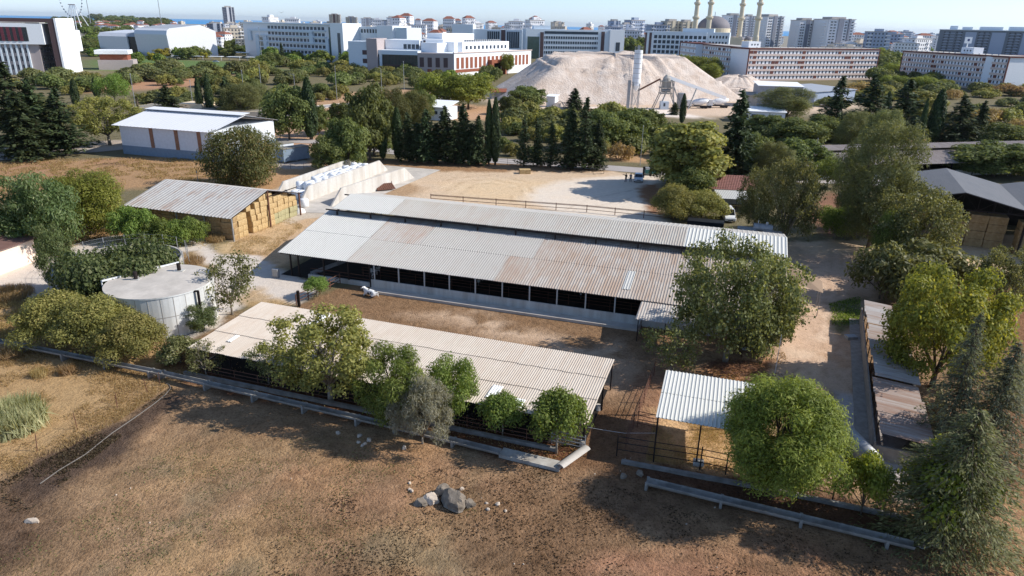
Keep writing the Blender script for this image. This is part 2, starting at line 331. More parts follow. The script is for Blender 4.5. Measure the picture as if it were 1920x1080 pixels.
ribbon('road',[(-300,318),(0,297),(120,287),(240,276),(360,262),(500,262),(640,268),(760,288),(900,300),(1050,308),(1230,322),(1330,330),(1430,334),(1700,345)],6.2,.06,'asphalt')
ribbon('road',[(395,262),(500,228),(590,202),(640,197),(760,188),(830,184),(930,177)],8,.064,'asphalt',1)
# ================================================================ vegetation
def leaf_mat(name,c1,c2,c3,trans=.35):
    m,t=base(name); a=t.new('Attribute',attribute_name='tone').outputs['Fac']; oi=t.new('ObjectInfo').outputs['Random']
    col=t.mix(t.ramp(a,0,.6),c1,c2); col=t.mix(t.ramp(a,.72,1.0),col,c3)
    hs=t.new('HueSaturation'); t.put(hs.inputs['Hue'],t.ramp(oi,0,1,.485,.515)); t.put(hs.inputs['Value'],t.ramp(oi,0,1,.85,1.2)); t.put(hs.inputs['Color'],col)
    t.put(t.bsdf.inputs['Base Color'],hs.outputs[0]); t.bsdf.inputs['Roughness'].default_value=.6; t.bsdf.inputs['Specular IOR Level'].default_value=.25
    tr=t.new('BsdfTranslucent'); t.put(tr.inputs[0],t.mix(1,hs.outputs[0],(1.25,1.15,.6),'MULTIPLY')); mx=t.new('MixShader'); mx.inputs[0].default_value=trans
    t.link(t.bsdf.outputs[0],mx.inputs[1]); t.link(tr.outputs[0],mx.inputs[2]); t.link(mx.outputs[0],t.n['Material Output'].inputs[0]); return m
K=1.0
LM=dict(
 plane=((.13,.14,.04),(.30,.285,.085),(.46,.39,.14)), green=((.075,.12,.025),(.20,.27,.055),(.38,.43,.14)), lime=((.11,.15,.02),(.28,.31,.05),(.44,.43,.08)),
 pine=((.085,.10,.02),(.235,.265,.045),(.42,.42,.10)), dark=((.026,.042,.018),(.06,.085,.034),(.13,.15,.06)), cypress=((.02,.038,.014),(.05,.078,.026),(.10,.125,.04)),
 olive=((.09,.105,.04),(.20,.215,.085),(.34,.33,.15)), mid=((.07,.095,.028),(.18,.21,.065),(.32,.33,.13)), rust=((.065,.08,.025),(.16,.165,.055),(.30,.21,.09)),
 cedar=((.10,.115,.045),(.24,.25,.115),(.40,.39,.20)), bluegreen=((.10,.12,.075),(.23,.255,.165),(.36,.38,.25)), grey=((.22,.21,.15),(.36,.35,.26),(.48,.46,.36)),
 fig=((.05,.08,.028),(.15,.195,.07),(.36,.37,.20)), gold=((.20,.18,.03),(.34,.30,.05),(.46,.38,.07)), leaf=((.075,.085,.03),(.20,.205,.075),(.46,.43,.25)), dry=((.28,.19,.09),(.40,.29,.14),(.52,.40,.22)), reed=((.28,.26,.14),(.34,.34,.19),(.50,.44,.27)),
 drybrown=((.20,.14,.08),(.30,.215,.125),(.42,.31,.18)), soil=((.05,.035,.022),(.09,.065,.042),(.16,.12,.08)),
 walnut=((.10,.115,.022),(.26,.25,.045),(.48,.41,.09)))
for k,(a,b_,c) in LM.items(): leaf_mat('foliage_'+k,a,b_,c,.24 if k in('dark','cypress') else .42)
mat('bark',srgb(112,98,84),.9,.35,3,bump=.5); mat('pale_bark',srgb(150,140,126),.9,.3,3,bump=.5)
def quads(me_name,P,Nn,size,asp,rng,mat_,tone=None,axis=None,bend=0):
    n=len(P); Nn=Nn/(np.linalg.norm(Nn,axis=1,keepdims=True)+1e-9)
    if axis is None: axis=rng.normal(size=(n,3))
    T=axis-Nn*np.sum(axis*Nn,1,keepdims=True); T/=np.linalg.norm(T,axis=1,keepdims=True)+1e-9; B=np.cross(Nn,T)
    s=(size*rng.uniform(.65,1.35,n))[:,None]; h=s*.5; w=s*asp*.5
    v=np.stack([P-T*h,P+B*w-T*h*.1,P+T*h,P-B*w-T*h*.1],1).reshape(-1,3)
    me=bpy.data.meshes.new(me_name); me.vertices.add(4*n); me.vertices.foreach_set('co',v.astype(np.float32).ravel())
    me.loops.add(4*n); me.loops.foreach_set('vertex_index',np.arange(4*n,dtype=np.int32)); me.polygons.add(n); me.polygons.foreach_set('loop_start',(np.arange(n)*4).astype(np.int32)); me.update(calc_edges=True)
    a=me.attributes.new('tone','FLOAT','FACE'); a.data.foreach_set('value',(rng.random(n) if tone is None else np.clip(tone,0,1)).astype(np.float32))
    me.materials.append(MT[mat_]); return me
def blob_leaves(lobes,n,rng,shell=.5,up=.25,wild=.9):
    c=np.array([l[:3] for l in lobes]); r=np.array([l[3:6] for l in lobes]); w=(r[:,0]*r[:,1]+r[:,0]*r[:,2]); i=rng.choice(len(lobes),n,p=w/w.sum())
    d=rng.normal(size=(n,3)); d/=np.linalg.norm(d,axis=1,keepdims=True); low=(d[:,2]<-.35)&(rng.random(n)<.6); d[low,2]*=-1
    f=1-shell*rng.random(n)**1.6; f*=1+.10*rng.normal(size=n); P=c[i]+d*r[i]*f[:,None]
    N_=d+rng.normal(size=(n,3))*wild*.55; N_[:,2]+=up
    lt=rng.random(len(lobes)); tone=.25*lt[i]+.75*rng.random(n)
    return P,N_,tone
def limbs(mb,h0,lobes,r,rng,k=8,lean=(0,0),wig=.25):
    top=max(l[2] for l in lobes); fork=h0
    tp=Vector((lean[0],lean[1],fork)); mb.tube([(0,0,-.2),(lean[0]*.4,lean[1]*.4,fork*.5),tp],[r*1.25,r*.95,r*.8],8)
    ls=sorted(lobes,key=lambda l:-(l[3])) [:k]
    for l in ls:
        e=Vector(l[:3]); m=tp.lerp(e,.5)+Vector((rng.normal()*wig,rng.normal()*wig,.15*(e-tp).length)); mb.tube([tp,tp.lerp(m,.5),m,e],[r*.55,r*.45,r*.3,r*.1],6)
        for q in range(2):
            e2=e+Vector((rng.normal()*l[3]*.6,rng.normal()*l[4]*.6,rng.random()*l[5]*.7)); mb.tube([m,e2],[r*.2,r*.05],5)
def _nolobe(): pass
def lobeset(R,H,h0,n,rng,flat=1.0,rr=(.28,.45),shape='round'):
    out=[]; ch=H-h0; ph=rng.random(4)*6.28; n0=n; n=int(n*1.22)
    for i in range(n):
        stray=i>=n0; a=2.399*i+rng.random()*.9; t=(i+.5)/n0 if not stray else rng.uniform(.2,.95)
        if shape=='round': zc=h0+ch*(.12+.74*t); prof=math.sqrt(max(.05,1-((zc-h0)/ch*1.9-.85)**2*.9))
        elif shape=='ball':
            zf=1-2*t; zc=h0+ch*(.5+.36*zf); prof=math.sqrt(max(0,1-zf*zf))
        elif shape=='dome': zc=h0+ch*(.25+.6*t); prof=math.sqrt(max(.03,1-t**1.6))
        elif shape=='cone': zc=h0+ch*(.08+.84*t); prof=(1-t)**.8+.12
        elif shape=='flat': zc=h0+ch*(.5+.25*rng.random()); prof=1
        elif shape=='tall': zc=h0+ch*(.06+.84*t); prof=math.sin(math.pi*(.14+.76*t))**.7
        ir=1+.16*math.sin(a*2+ph[0])+.12*math.sin(a*3+ph[1]+t*3)
        q=R*prof*(.35+.45*rng.random()**.5)*ir; s=R*rng.uniform(*rr)*(.6+.5*prof)
        if shape=='ball': q=R*rng.uniform(.50,.72)*prof*ir; s=R*rng.uniform(*rr); zc+=ch*rng.uniform(-.05,.05)
        elif stray: q=R*prof*rng.uniform(.82,1.0)*ir; s*=.5
        out.append((q*math.cos(a),q*math.sin(a),zc,s,s,s*flat*rng.uniform(.65,.9)))
    return out
PROTO={}
def broad(key,R,H,h0,nl,n,size,asp,mt,seed,shape='round',shell=.55,rr=(.28,.45),r=.18,limb=8,bark='bark',up=.25,wild=.9,lean=(0,0),droop=False):
    rng=np.random.default_rng(seed); lb=lobeset(R,H,h0,nl,rng,rr=rr,shape=shape); lb=[(l[0]+lean[0],l[1]+lean[1],*l[2:]) for l in lb]
    P,N_,tn=blob_leaves(lb,n,rng,shell,up,wild); ax=None
    if droop: ax=np.tile([0,0,-1.],(n,1))+rng.normal(size=(n,3))*.6
    P[:,2]=np.maximum(P[:,2],.12)
    me=quads('crown',P,N_,size,asp,rng,'foliage_'+mt,tn,ax); t=MB(); limbs(t,max(.3,h0*1.05),lb,r,rng,limb,lean); PROTO[key]=(me,t,bark,R,H); return key
def conifer(key,R,H,h0,whorl,nb,size,mt,seed,asp=.35,droop=.25,per=16,power=.9,r=.16,gap=.25,curl=0):
    rng=np.random.default_rng(seed); Pl=[];Nl=[];Ax=[];Tn=[]; t=MB(); t.tube([(0,0,-.2),(0,0,H*.5),(0,0,H*.98)],[r*1.2,r*.7,.03],7)
    z=h0
    while z<H*.985:
        tt=(z-h0)/(H-h0); L0=R*((1-tt)**power)*(.75+.25*math.sin(min(1,tt*6+.35)*1.57))+.12
        for k in range(nb):
            if rng.random()<gap*.5: continue
            a=rng.random()*6.283; L=L0*rng.uniform(.55,1.12); d=np.array([math.cos(a),math.sin(a),0]); m=max(4,int(per*L/R+3))
            u=rng.random(m)**.7; zz=z+L*(.22*(1-tt)*u-droop*u*u*1.2)+curl*u**3*L; side=rng.normal(size=m)*L*.13*(1.1-u*.6); sd=np.array([-d[1],d[0],0])
            p=d*(u*L)[:,None]+sd*side[:,None]+np.array([0,0,1.])*(zz+rng.normal(size=m)*.10*size*3)[:,None]
            Pl.append(p); Nl.append(np.array([0,0,1.])+d*.3+rng.normal(size=(m,3))*.55); Ax.append(d*1.+sd*(side/ (L*.2+.01))[:,None]+rng.normal(size=(m,3))*.35+np.array([0,0,-droop])); Tn.append(rng.random(m)*.7+.3*rng.random())
            if R>1.5: t.tube([(0,0,z),tuple(d*L*.85+np.array([0,0,z+L*(.15-droop*.85)]))],[r*.22,r*.05],4)
        z+=whorl*(.8+.4*rng.random())
    P=np.concatenate(Pl); P[:,2]=np.maximum(P[:,2],.1)
    me=quads('crown',P,np.concatenate(Nl),size,asp,rng,'foliage_'+mt,np.concatenate(Tn),np.concatenate(Ax)); PROTO[key]=(me,t,'bark',R,H); return key
def spindle(key,R,H,n,size,seed,mt='cypress',base=.06,lean=0):
    rng=np.random.default_rng(seed); u=rng.random(n); a=rng.random(n)*6.283; f=np.clip(np.sin(np.pi*np.clip(u*.93+.05,0,1))**.55*(1-.35*u),.05,1)
    rr=R*f*(1-.35*rng.random(n)**2)*(1+.14*np.sin(a*5+u*9)+.08*rng.normal(size=n)); z=H*(base+(1-base)*u)
    P=np.stack([rr*np.cos(a)+lean*z,rr*np.sin(a),z],1); N_=np.stack([np.cos(a),np.sin(a),.15+0*a],1)+rng.normal(size=(n,3))*.35; ax=np.tile([0,0,1.],(n,1))+rng.normal(size=(n,3))*.25
    me=quads('crown',P,N_,size,.3,rng,'foliage_'+mt,None,ax); t=MB(); t.tube([(0,0,-.2),(lean*H*.3,0,H*.3),(lean*H*.9,0,H*.9)],[R*.22,R*.15,.02],6); PROTO[key]=(me,t,'bark',R,H); return key
TRUNKS={}
def plant(key,x,y,label,cat,R=None,H=None,rot=None,name='tree',group=None,z=0):
    me,tb,bark,R0,H0=PROTO[key]; rs=random.Random(int(x*97+y*31))
    th=thing(name,label,cat,(x,y,z),rs.uniform(0,6.28) if rot is None else rot,group)
    sx=(R or R0)/R0; sz=(H or H0)/H0; th.scale=(sx,sx,sz)
    inst('crown',me,th)
    if key not in TRUNKS: TRUNKS[key]=tb.build('trunk',bark,th,smooth=True).data
    else: inst('trunk',TRUNKS[key],th)
    return th
def tree(key,cx,yb,yt,wpx,label,cat='tree',name='tree',group=None,rot=None):
    """base at picture column cx / row yb on the ground, top at row yt, crown wpx wide"""
    cx-=(cx-892)/(3940-yb)*(yb-yt)*.5; x,y=G(cx,yb); H=ZF(x,y,yt); dist=math.hypot(math.hypot(x,y),CH-H/2); R=wpx/2*dist/FP*.97
    return plant(key,x,y,label,cat,R,H,rot,name,group)
# --- kinds
broad('plane',4,7,1.3,52,15500,.2,.7,'plane',1,'round',.9,(.13,.27),.2,14,'pale_bark')
broad('oak',5,8,.8,74,21000,.21,.7,'leaf',2,'round',.85,(.13,.28),.22,12,'pale_bark',wild=1.2)
broad('green_a',3,5,.9,22,11000,.20,.6,'green',3,'round',.55,(.3,.45),.11,8,'pale_bark')
broad('green_b',2,3.4,1.15,16,7000,.17,.7,'green',4,'dome',.6,(.35,.5),.08,7,'pale_bark')
broad('stone_pine',4.4,7.4,.25,84,76000,.24,.24,'pine',5,'ball',.6,(.19,.30),.2,14,up=.5,wild=.8)
broad('pine_small',2.6,4.6,.5,26,15000,.24,.26,'green',6,'round',.5,(.24,.36),.12,10,up=.5)
broad('greybush',2.2,2.9,.2,34,17000,.19,.16,'grey',7,'dome',.85,(.17,.28),.06,16,'pale_bark',wild=1.3)
broad('limeshrub',1.7,3,.4,10,5000,.17,.6,'lime',8,'dome',.6,(.35,.5),.06,8)
broad('walnut',4.6,7.2,.8,52,30000,.22,.6,'walnut',9,'round',.75,(.16,.3),.2,10)
broad('sparse',2,3.4,.6,16,2600,.15,.65,'leaf',10,'round',.9,(.25,.4),.07,16,'pale_bark',wild=1.3)
broad('hedge',2.6,3.8,.1,26,24000,.16,.5,'plane',11,'dome',.4,(.32,.45),.1,8)
broad('creeper',4.2,2.6,.1,44,26000,.22,.75,'fig',12,'flat',.6,(.22,.34),.1,6)
broad('ailanthus',2.0,4.6,.5,22,9000,.22,.3,'fig',13,'tall',.7,(.28,.42),.07,9,droop=True)
broad('ailbush',1.7,2.4,.1,11,7000,.26,.28,'green',14,'dome',.7,(.4,.55),.05,6,droop=True)
broad('juniper',2.4,5,.02,30,26000,.22,.28,'pine',15,'round',.35,(.36,.48),.12,5,up=.6)
broad('rusty',4.2,6.5,.05,44,24000,.28,.4,'rust',16,'tall',.55,(.30,.42),.18,8,droop=True)
broad('casuarina',4,11,.6,40,26000,.42,.16,'olive',17,'tall',.6,(.28,.42),.22,12,up=.4)
broad('grove',4,8,.8,24,12000,.42,.6,'mid',18,'round',.6,(.28,.42),.2,8)
broad('poplar',2.6,8,.8,22,10000,.36,.65,'plane',19,'tall',.6,(.3,.46),.15,8)
broad('aleppo',5,9,1.5,26,10000,.55,.35,'pine',20,'round',.5,(.28,.42),.22,8,up=.5)
broad('scrub_a',2.5,3,.1,12,2600,.5,.6,'olive',21,'dome',.5,(.38,.55),.08,4)
broad('scrub_b',2.5,3,.1,12,2600,.5,.6,'mid',22,'dome',.5,(.38,.55),.08,4)
broad('scrub_c',2.5,2.6,.1,10,2000,.5,.5,'plane',23,'dome',.6,(.38,.55),.08,4)
broad('scrub_d',2.2,1.8,.1,8,1300,.45,.3,'dry',24,'dome',.7,(.38,.55),.05,3)
broad('far_pine',5,9,1,14,1800,1.3,.5,'mid',25,'round',.5,(.35,.5),.2,3)
broad('far_round',4,6,.5,10,1300,1.2,.6,'green',26,'round',.5,(.4,.55),.2,3)
broad('goldtree',2.5,5,.8,10,2400,.5,.6,'gold',27,'round',.6,(.35,.5),.1,5)
broad('nearscrub',1.6,2.2,.1,12,4200,.2,.45,'leaf',28,'dome',.7,(.35,.5),.05,9)
conifer('cedar',3.6,9,.3,.24,13,.26,'cedar',31,asp=.24,droop=.40,per=70,power=.55,r=.17,gap=.2)
conifer('bluecedar',3.4,8.5,.5,.25,11,.27,'bluegreen',32,asp=.26,droop=.34,per=60,power=.75,r=.17,gap=.25)
conifer('darkfir',2.4,10,.5,.3,9,.55,'dark',33,asp=.45,droop=.2,per=18,power=.7,r=.16,gap=.15)
conifer('darkfir_b',2.2,10,1.4,.3,9,.5,'dark',34,asp=.45,droop=.05,per=18,power=.55,r=.16,gap=.2,curl=.2)
conifer('openfir',3,11,.6,.36,9,.6,'dark',35,asp=.42,droop=.06,per=20,power=.8,r=.16,gap=.4,curl=.12)
spindle('cypress',1.0,11,5200,.5,41); spindle('cypress_b',.9,9,3000,.5,42,lean=.03); spindle('cypress_far',1.1,8,700,1.0,43)
def palm():
    rng=np.random.default_rng(5); P=[];N_=[];A=[]
    for k in range(26):
        a=rng.random()*6.28; e=rng.uniform(-.4,1.1); d=np.array([math.cos(a),math.sin(a),0]); u=np.linspace(.1,1,14)
        p=d*(u*2.2*math.cos(e*.6))[:,None]; p[:,2]=4.5+u*2*math.sin(e)-u*u*1.3; P.append(p); N_.append(np.tile([0,0,1.],(14,1))+rng.normal(size=(14,3))*.4); A.append(np.tile(d,(14,1))+rng.normal(size=(14,3))*.4)
    me=quads('crown',np.concatenate(P),np.concatenate(N_),.55,.25,rng,'foliage_mid',None,np.concatenate(A)); t=MB(); t.tube([(0,0,0),(0,0,4.5)],[.35,.25],8); PROTO['palm']=(me,t,'bark',2.4,5.5)
palm()
# --- near trees, one by one
T=tree
T('plane',613,754,580,222,'yellow-green plane tree with a thick pale trunk standing before the cream shed roof')
T('pine_small',735,800,650,140,'bright green pine bush between the plane tree and the grey shrub','pine tree')
T('green_a',850,790,672,100,'light green leafy tree behind the grey leafless-looking shrub')
T('greybush',790,832,700,150,'silvery grey twiggy shrub hanging over the concrete flume','shrub','shrub')
T('green_b',943,818,740,84,'small round green tree left of the leaning-trunk tree, before the open shed')
T('green_b',1046,850,736,112,'small bright green tree with a bent pale trunk near the end of the shed')
T('stone_pine',1470,930,708,262,'large bright green pine covering the corner of the white canopy','pine tree','pine_tree')
T('limeshrub',1628,965,848,92,'yellow-green shrub with several thin stems right of the big pine','shrub','shrub')
T('cedar',1805,1012,768,262,'tall drooping green cedar at the lower right corner, over the broken trough','cedar tree','cedar_tree',rot=1)
T('bluecedar',1805,850,585,130,'blue-green drooping cedar behind the lower right one','cedar tree','cedar_tree')
T('bluecedar',1880,860,640,150,'blue-green cedar at the right edge beside the taller one','cedar tree','cedar_tree')
T('limeshrub',1790,1000,828,150,'yellow-leaved shrub half hidden behind the corner cedar','shrub','shrub')
T('walnut',1778,725,500,205,'broad yellow-green walnut tree behind the row of patched tin roofs')
T('oak',1378,678,438,236,'large dense olive-green tree over the end of the cattle barn')
T('oak',1455,662,500,104,'smaller dense tree leaning to the track beside the big barn tree')
T('sparse',1262,705,604,112,'thin sparse young tree just behind the white canopy')
T('hedge',104,638,548,128,'leftmost rounded olive bush of the clump by the concrete tank','shrub','large_bush','round bushes by the tank')
T('hedge',176,656,556,136,'middle olive bush of the clump by the concrete tank','shrub','large_bush','round bushes by the tank')
T('hedge',246,672,588,112,'rightmost lower olive bush of the clump by the concrete tank','shrub','large_bush','round bushes by the tank')
T('nearscrub',335,680,632,76,'dry twiggy bush between the round bushes and the cream shed','shrub','shrub')
T('sparse',382,706,642,66,'small fig bush at the left corner of the cream shed')
T('sparse',500,720,640,70,'sparse fig bush beside the crown of the plane tree')
T('sparse',428,590,478,112,'sparse yellow-leaved young tree on the concrete beside the tank')
T('ailanthus',376,622,570,62,'small feathery tree growing against the white tank wall')
T('creeper',222,566,480,172,'mass of broad green leaves overgrowing the round slurry pit','shrub','creeper')
T('ailanthus',100,545,420,62,'feathery tall tree beside the grey hut and pink building')
T('ailanthus',85,480,322,110,'feathery tree with a bare top left of the dense round juniper')
T('ailanthus',20,475,335,120,'feathery green tree at the left edge of the picture')
T('green_a',50,470,385,120,'low leafy tree between the feathery trees at left')
T('juniper',160,440,318,112,'dense round bright green juniper left of the hay shed','juniper','juniper_tree')
for i,(cx,yb,yt,w,l) in enumerate(((240,452,388,62,'leftmost'),(268,458,394,62,'second'),(300,462,410,58,'middle'),(330,462,414,56,'fourth'),(358,458,408,52,'rightmost'))):
    T('ailbush',cx,yb,yt,w,l+' dark green ailanthus bush in front of the hay shed','shrub','ailanthus_bush','bushes before the hay shed')
T('rusty',452,348,238,128,'big dark tree with reddish seed clusters right of the white warehouse')
T('grove',618,322,254,64,'leafy tree right of the blue cabin container')
T('grove',650,318,220,76,'darker leafy tree right of the one by the container')
for a in ((690,300,158,86,'grove','tall dark tree before the curve of the campus road'),(640,250,192,50,'grove','dark tree beside the curve of the campus road'),(735,250,165,70,'rusty','reddish-green tree behind the cypress row'),(775,240,170,60,'rusty','rusty green tree behind the cypress row, nearest the small white house'),(700,290,230,70,'grove','dense dark tree left of the first dark cypress'),(790,225,168,50,'grove','dark tree by the small white gabled house')):
    T(a[4],*a[:4],a[5])
for i,(cx,yb,yt,w,k,l) in enumerate(((716,300,207,19,'cypress','first dark columnar cypress at the left of the roadside row'),(745,299,203,24,'cypress','broad dark columnar cypress, second in the roadside row'),(917,308,188,18,'cypress','tall thin cypress of the pair at the right of the row'),(929,309,184,22,'cypress','tallest cypress of the pair at the right of the row'))):
    T(k,cx,yb,yt,w,l,'cypress','cypress_tree',rot=0)
xs=[(765,212,36),(783,230,34),(800,206,40),(818,232,34),(835,200,44),(853,226,36),(868,196,40),(884,232,34),(897,218,36)]
nm=['first','second','third','fourth','fifth','sixth','seventh','eighth','ninth']
for i,(cx,yt,w) in enumerate(xs):
    T(('darkfir','darkfir_b')[i%2],cx,303+i*.6+(i%3),yt,w*1.45,nm[i]+' dark fir from the left in the dense roadside row','fir tree','fir_tree','dark firs along the road')
for i,(cx,yb,yt,w,l) in enumerate(((983,312,218,36,'dark fir just right of the cypress pair'),(1008,312,222,26,'slim dark fir between two others right of the cypress pair'),(1034,314,228,40,'low spreading dark fir in the middle of the right roadside group'),(1070,316,196,46,'tall dark fir left of the tallest one by the gate'),(1098,318,184,62,'tallest spreading dark fir beside the road gate'),(1122,318,226,36,'shorter dark fir nearest the road gate'))):
    T(('openfir','darkfir')[i%2],cx,yb,yt,w*1.2,l,'fir tree','fir_tree','dark firs along the road')
T('poplar',1292,362,222,140,'large light green tree beside the parked silver car')
T('grove',1262,345,232,80,'green tree at the left of the large light green one')
T('darkfir',1384,345,172,92,'tall black-green conifer behind the tiled house','fir tree','fir_tree')
T('hedge',1262,410,344,84,'grey-green bush at the yard corner, nearest the pipe fence','shrub','shrub')
T('hedge',1318,410,356,96,'wide grey-green bush left of the white van','shrub','shrub')
T('grove',1302,378,312,72,'leafy shrub between the yard corner and the tiled house')
T('oak',1422,440,308,70,'bushy tree right of the white van beside the tiled house')
T('oak',1482,465,286,118,'tall light green tree at the end of the barn ridge')
T('casuarina',1655,465,214,128,'very tall dark feathery casuarina right of the red soil','tree')
T('casuarina',1600,430,265,60,'slim dark tree left of the tall casuarina')
T('oak',1710,500,338,160,'wide olive-green tree in front of the grey hay barn')
T('green_a',1672,505,396,58,'bright green young tree in front of the wide olive tree')
T('nearscrub',1660,560,460,110,'twiggy dark bush beside the dirt track')
T('nearscrub',1740,545,455,150,'brownish tangled bush before the open hay barn')
T('nearscrub',1700,575,480,120,'tangled bush just above the walnut tree')
T('oak',1890,590,455,110,'dark leafy tree at the right edge below the hay barn')
T('green_a',1570,448,385,70,'small dark tree on the red soil nearest the barn end')
T('green_a',1610,445,392,60,'small dark tree on the red soil, right of its twin')
T('green_a',1555,352,296,60,'tree behind the lamp left of the long grey barn')
T('green_b',593,556,520,46,'low yellow-green bush by the yard rail','shrub','shrub')
T('nearscrub',1415,665,620,80,'shrub growing at the foot of the big barn tree','shrub','shrub')
# --- middle distance
mids=[('openfir',22,292,118,86,'tall dark conifer at the left edge of the picture'),('openfir',62,290,148,80,'dark conifer second from the left edge'),('openfir',112,290,166,74,'dark conifer left of the light green round tree'),('darkfir',40,300,175,80,'broad dark fir in front of the other conifers at left'),('casuarina',92,280,172,60,'light olive tree among the dark conifers at left'),
('plane',197,272,176,98,'light yellow-green tree with clear trunk left of the warehouse'),('green_a',211,192,138,46,'round bright green tree behind the light green one'),('cypress_b',180,186,146,12,'small dark cypress left of the round bright tree'),('cypress_b',138,200,148,14,'small cypress among the conifers at left'),
('cypress_b',373,222,146,14,'left one of two leaning cypresses behind the warehouse roof'),('cypress_b',391,222,141,16,'right one of two leaning cypresses behind the warehouse roof'),('openfir',313,232,160,64,'spreading dark fir before the low sand-coloured building'),('darkfir',425,225,146,52,'dark fir right of the two leaning cypresses'),('casuarina',452,228,152,66,'olive dark tree right of the leaning cypresses'),('casuarina',478,222,150,56,'dark olive tree nearest the big cypress'),
('cypress',579,262,146,30,'big dark columnar cypress behind the cabin containers'),('grove',538,262,160,74,'dark bushy tree left of the big cypress'),('grove',597,255,198,36,'dark tree right of the big cypress'),('openfir',505,240,170,40,'thin dark fir between the olive trees'),
('aleppo',836,202,136,100,'broad green pine left in the clump before the quarry mound'),('aleppo',878,204,138,96,'broad green pine right in the clump before the quarry mound'),('grove',990,205,162,64,'green tree at the foot of the quarry mound'),('grove',955,215,180,40,'low dark tree left of the mound-foot tree'),('darkfir',1078,215,166,46,'dark tree before the mound by the stone heap'),
('grove',1130,280,205,80,'scrubby green tree between road and batching plant'),('grove',1170,275,205,80,'dense green tree between road and batching plant'),('grove',1215,260,205,60,'dark tree left of the slim cypress by the plant'),('cypress',1281,232,176,13,'slim dark cypress before the conveyor of the plant'),('darkfir',1265,215,192,24,'low dark tree beside the slim cypress'),
('casuarina',1475,225,160,90,'olive tree left of the dark firs at right'),('openfir',1572,262,144,64,'tall ragged fir left of the second one before the dormitory'),('openfir',1632,262,140,74,'tall ragged fir with bare crown before the dormitory'),('openfir',1696,270,150,84,'ragged fir before the gap between the dormitories'),('cypress_b',1665,230,172,14,'small cypress between the ragged firs'),
('cypress',1757,275,168,26,'thick dark cypress of the pair near the right dormitory'),('cypress_b',1730,292,186,12,'thin cypress of the pair near the right dormitory'),('openfir',1800,275,180,70,'dark fir right of the cypress pair'),('darkfir',1838,275,190,40,'narrow dark fir right of the cypress pair'),('grove',1870,330,268,110,'dark round tree behind the grey hay barn roof'),('grove',1825,325,285,80,'dark round tree left of the one behind the hay barn'),('grove',1905,330,290,70,'dark tree at the right edge behind the hay barn'),
('grove',1500,275,222,90,'green tree left of the long grey barn'),('grove',1440,262,215,80,'leafy green tree behind the conifer and tiled house'),('grove',1545,265,215,70,'green tree before the ragged firs'),('casuarina',1600,290,205,60,'ochre-green tree above the long grey barn'),('casuarina',1655,310,200,70,'olive green tree rising above the long barn'),('grove',1420,330,250,60,'green tree right of the black conifer'),('palm',258,225,172,30,'palm tree behind the left end of the warehouse'),('poplar',1725,235,168,60,'yellow-green tree behind the thin cypress'),
('grove',1890,290,232,80,'olive green tree at the right edge above the long barn'),('grove',1500,330,262,90,'dense green tree left end of the long barn'),('casuarina',1452,352,262,70,'tree beside the lamp left of the long barn')]
for k,cx,yb,yt,w,l in mids:
    T(k,cx,yb,yt,w*(1.3 if k=='openfir' else 1.05),l,'cypress' if 'cypress' in k else 'palm' if k=='palm' else 'fir tree' if 'fir' in k else 'tree',{'cypress':'cypress_tree','cypress_b':'cypress_tree','openfir':'fir_tree','darkfir':'fir_tree','aleppo':'pine_tree','palm':'palm_tree'}.get(k,'tree'))
# --- belts of scrub and trees on the plain
def inpoly(p,x,y):
    c=False;n=len(p)
    for i in range(n):
        x0,y0=p[i];x1,y1=p[(i+1)%n]
        if (y0>y)!=(y1>y) and x<(x1-x0)*(y-y0)/(y1-y0)+x0: c=not c
    return c
def belt(poly,n,kinds,hpx,aspect,label,group,cat='shrub',name='bush',seed=0):
    rs=random.Random(seed); xs=[p[0] for p in poly]; ys=[p[1] for p in poly]; k=0; tries=0
    while k<n and tries<n*30:
        tries+=1; px=rs.uniform(min(xs),max(xs)); py=rs.uniform(min(ys),max(ys))
        if not inpoly(poly,px,py): continue
        h=rs.uniform(*hpx); kk=rs.choice(kinds); x,y=G(px,py); T(kk,px,py,py-h,h*rs.uniform(*aspect),label,cat,name,group); k+=1
S3=['scrub_a','scrub_a','scrub_b','scrub_c']
belt([(500,190),(470,150),(440,125),(700,118),(800,140),(800,170),(690,172),(600,192)],64,S3,(12,24),(1.5,2.4),'rounded olive-green bush of the scrub before the long blue office block','scrub before the long office block',seed=1)
belt([(225,160),(210,142),(300,128),(470,140),(500,165),(430,172),(300,160)],34,S3,(12,24),(1.4,2.2),'green bush of the scrub behind the warehouse','scrub behind the warehouse',seed=2)
belt([(-30,170),(-30,148),(130,145),(180,165),(170,185)],16,S3,(14,26),(1.3,2),'green bush before the red-louvred building','scrub before the louvred building',seed=3)
belt([(230,200),(250,180),(500,178),(520,200),(430,205)],14,S3,(12,22),(1.5,2.4),'green bush round the low sand-coloured building','bushes round the low building',seed=31)
belt([(1120,290),(950,240),(960,222),(1200,226),(1240,250),(1220,285)],30,['scrub_b','scrub_a','scrub_c'],(16,34),(1.3,2),'green bush between the road and the batching plant','scrub before the batching plant',seed=4)
belt([(1440,190),(1560,172),(1700,165),(1960,175),(1960,205),(1700,200),(1640,190),(1500,215)],46,S3+['scrub_d'],(10,20),(1.5,2.6),'bush of the scrub before the dormitories','scrub before the dormitories',seed=5)
belt([(1500,300),(1480,260),(1620,215),(1960,205),(1960,280),(1780,300),(1700,265),(1620,262)],40,S3+['scrub_b','scrub_d'],(14,26),(1.4,2.2),'bush among the dark firs at right','scrub among the dark firs',seed=6)
belt([(1240,300),(1230,262),(1500,262),(1540,300),(1500,340),(1430,340)],16,['scrub_b','scrub_a'],(20,34),(1.3,1.9),'green undergrowth bush behind the tiled house','undergrowth behind the tiled house',seed=7)
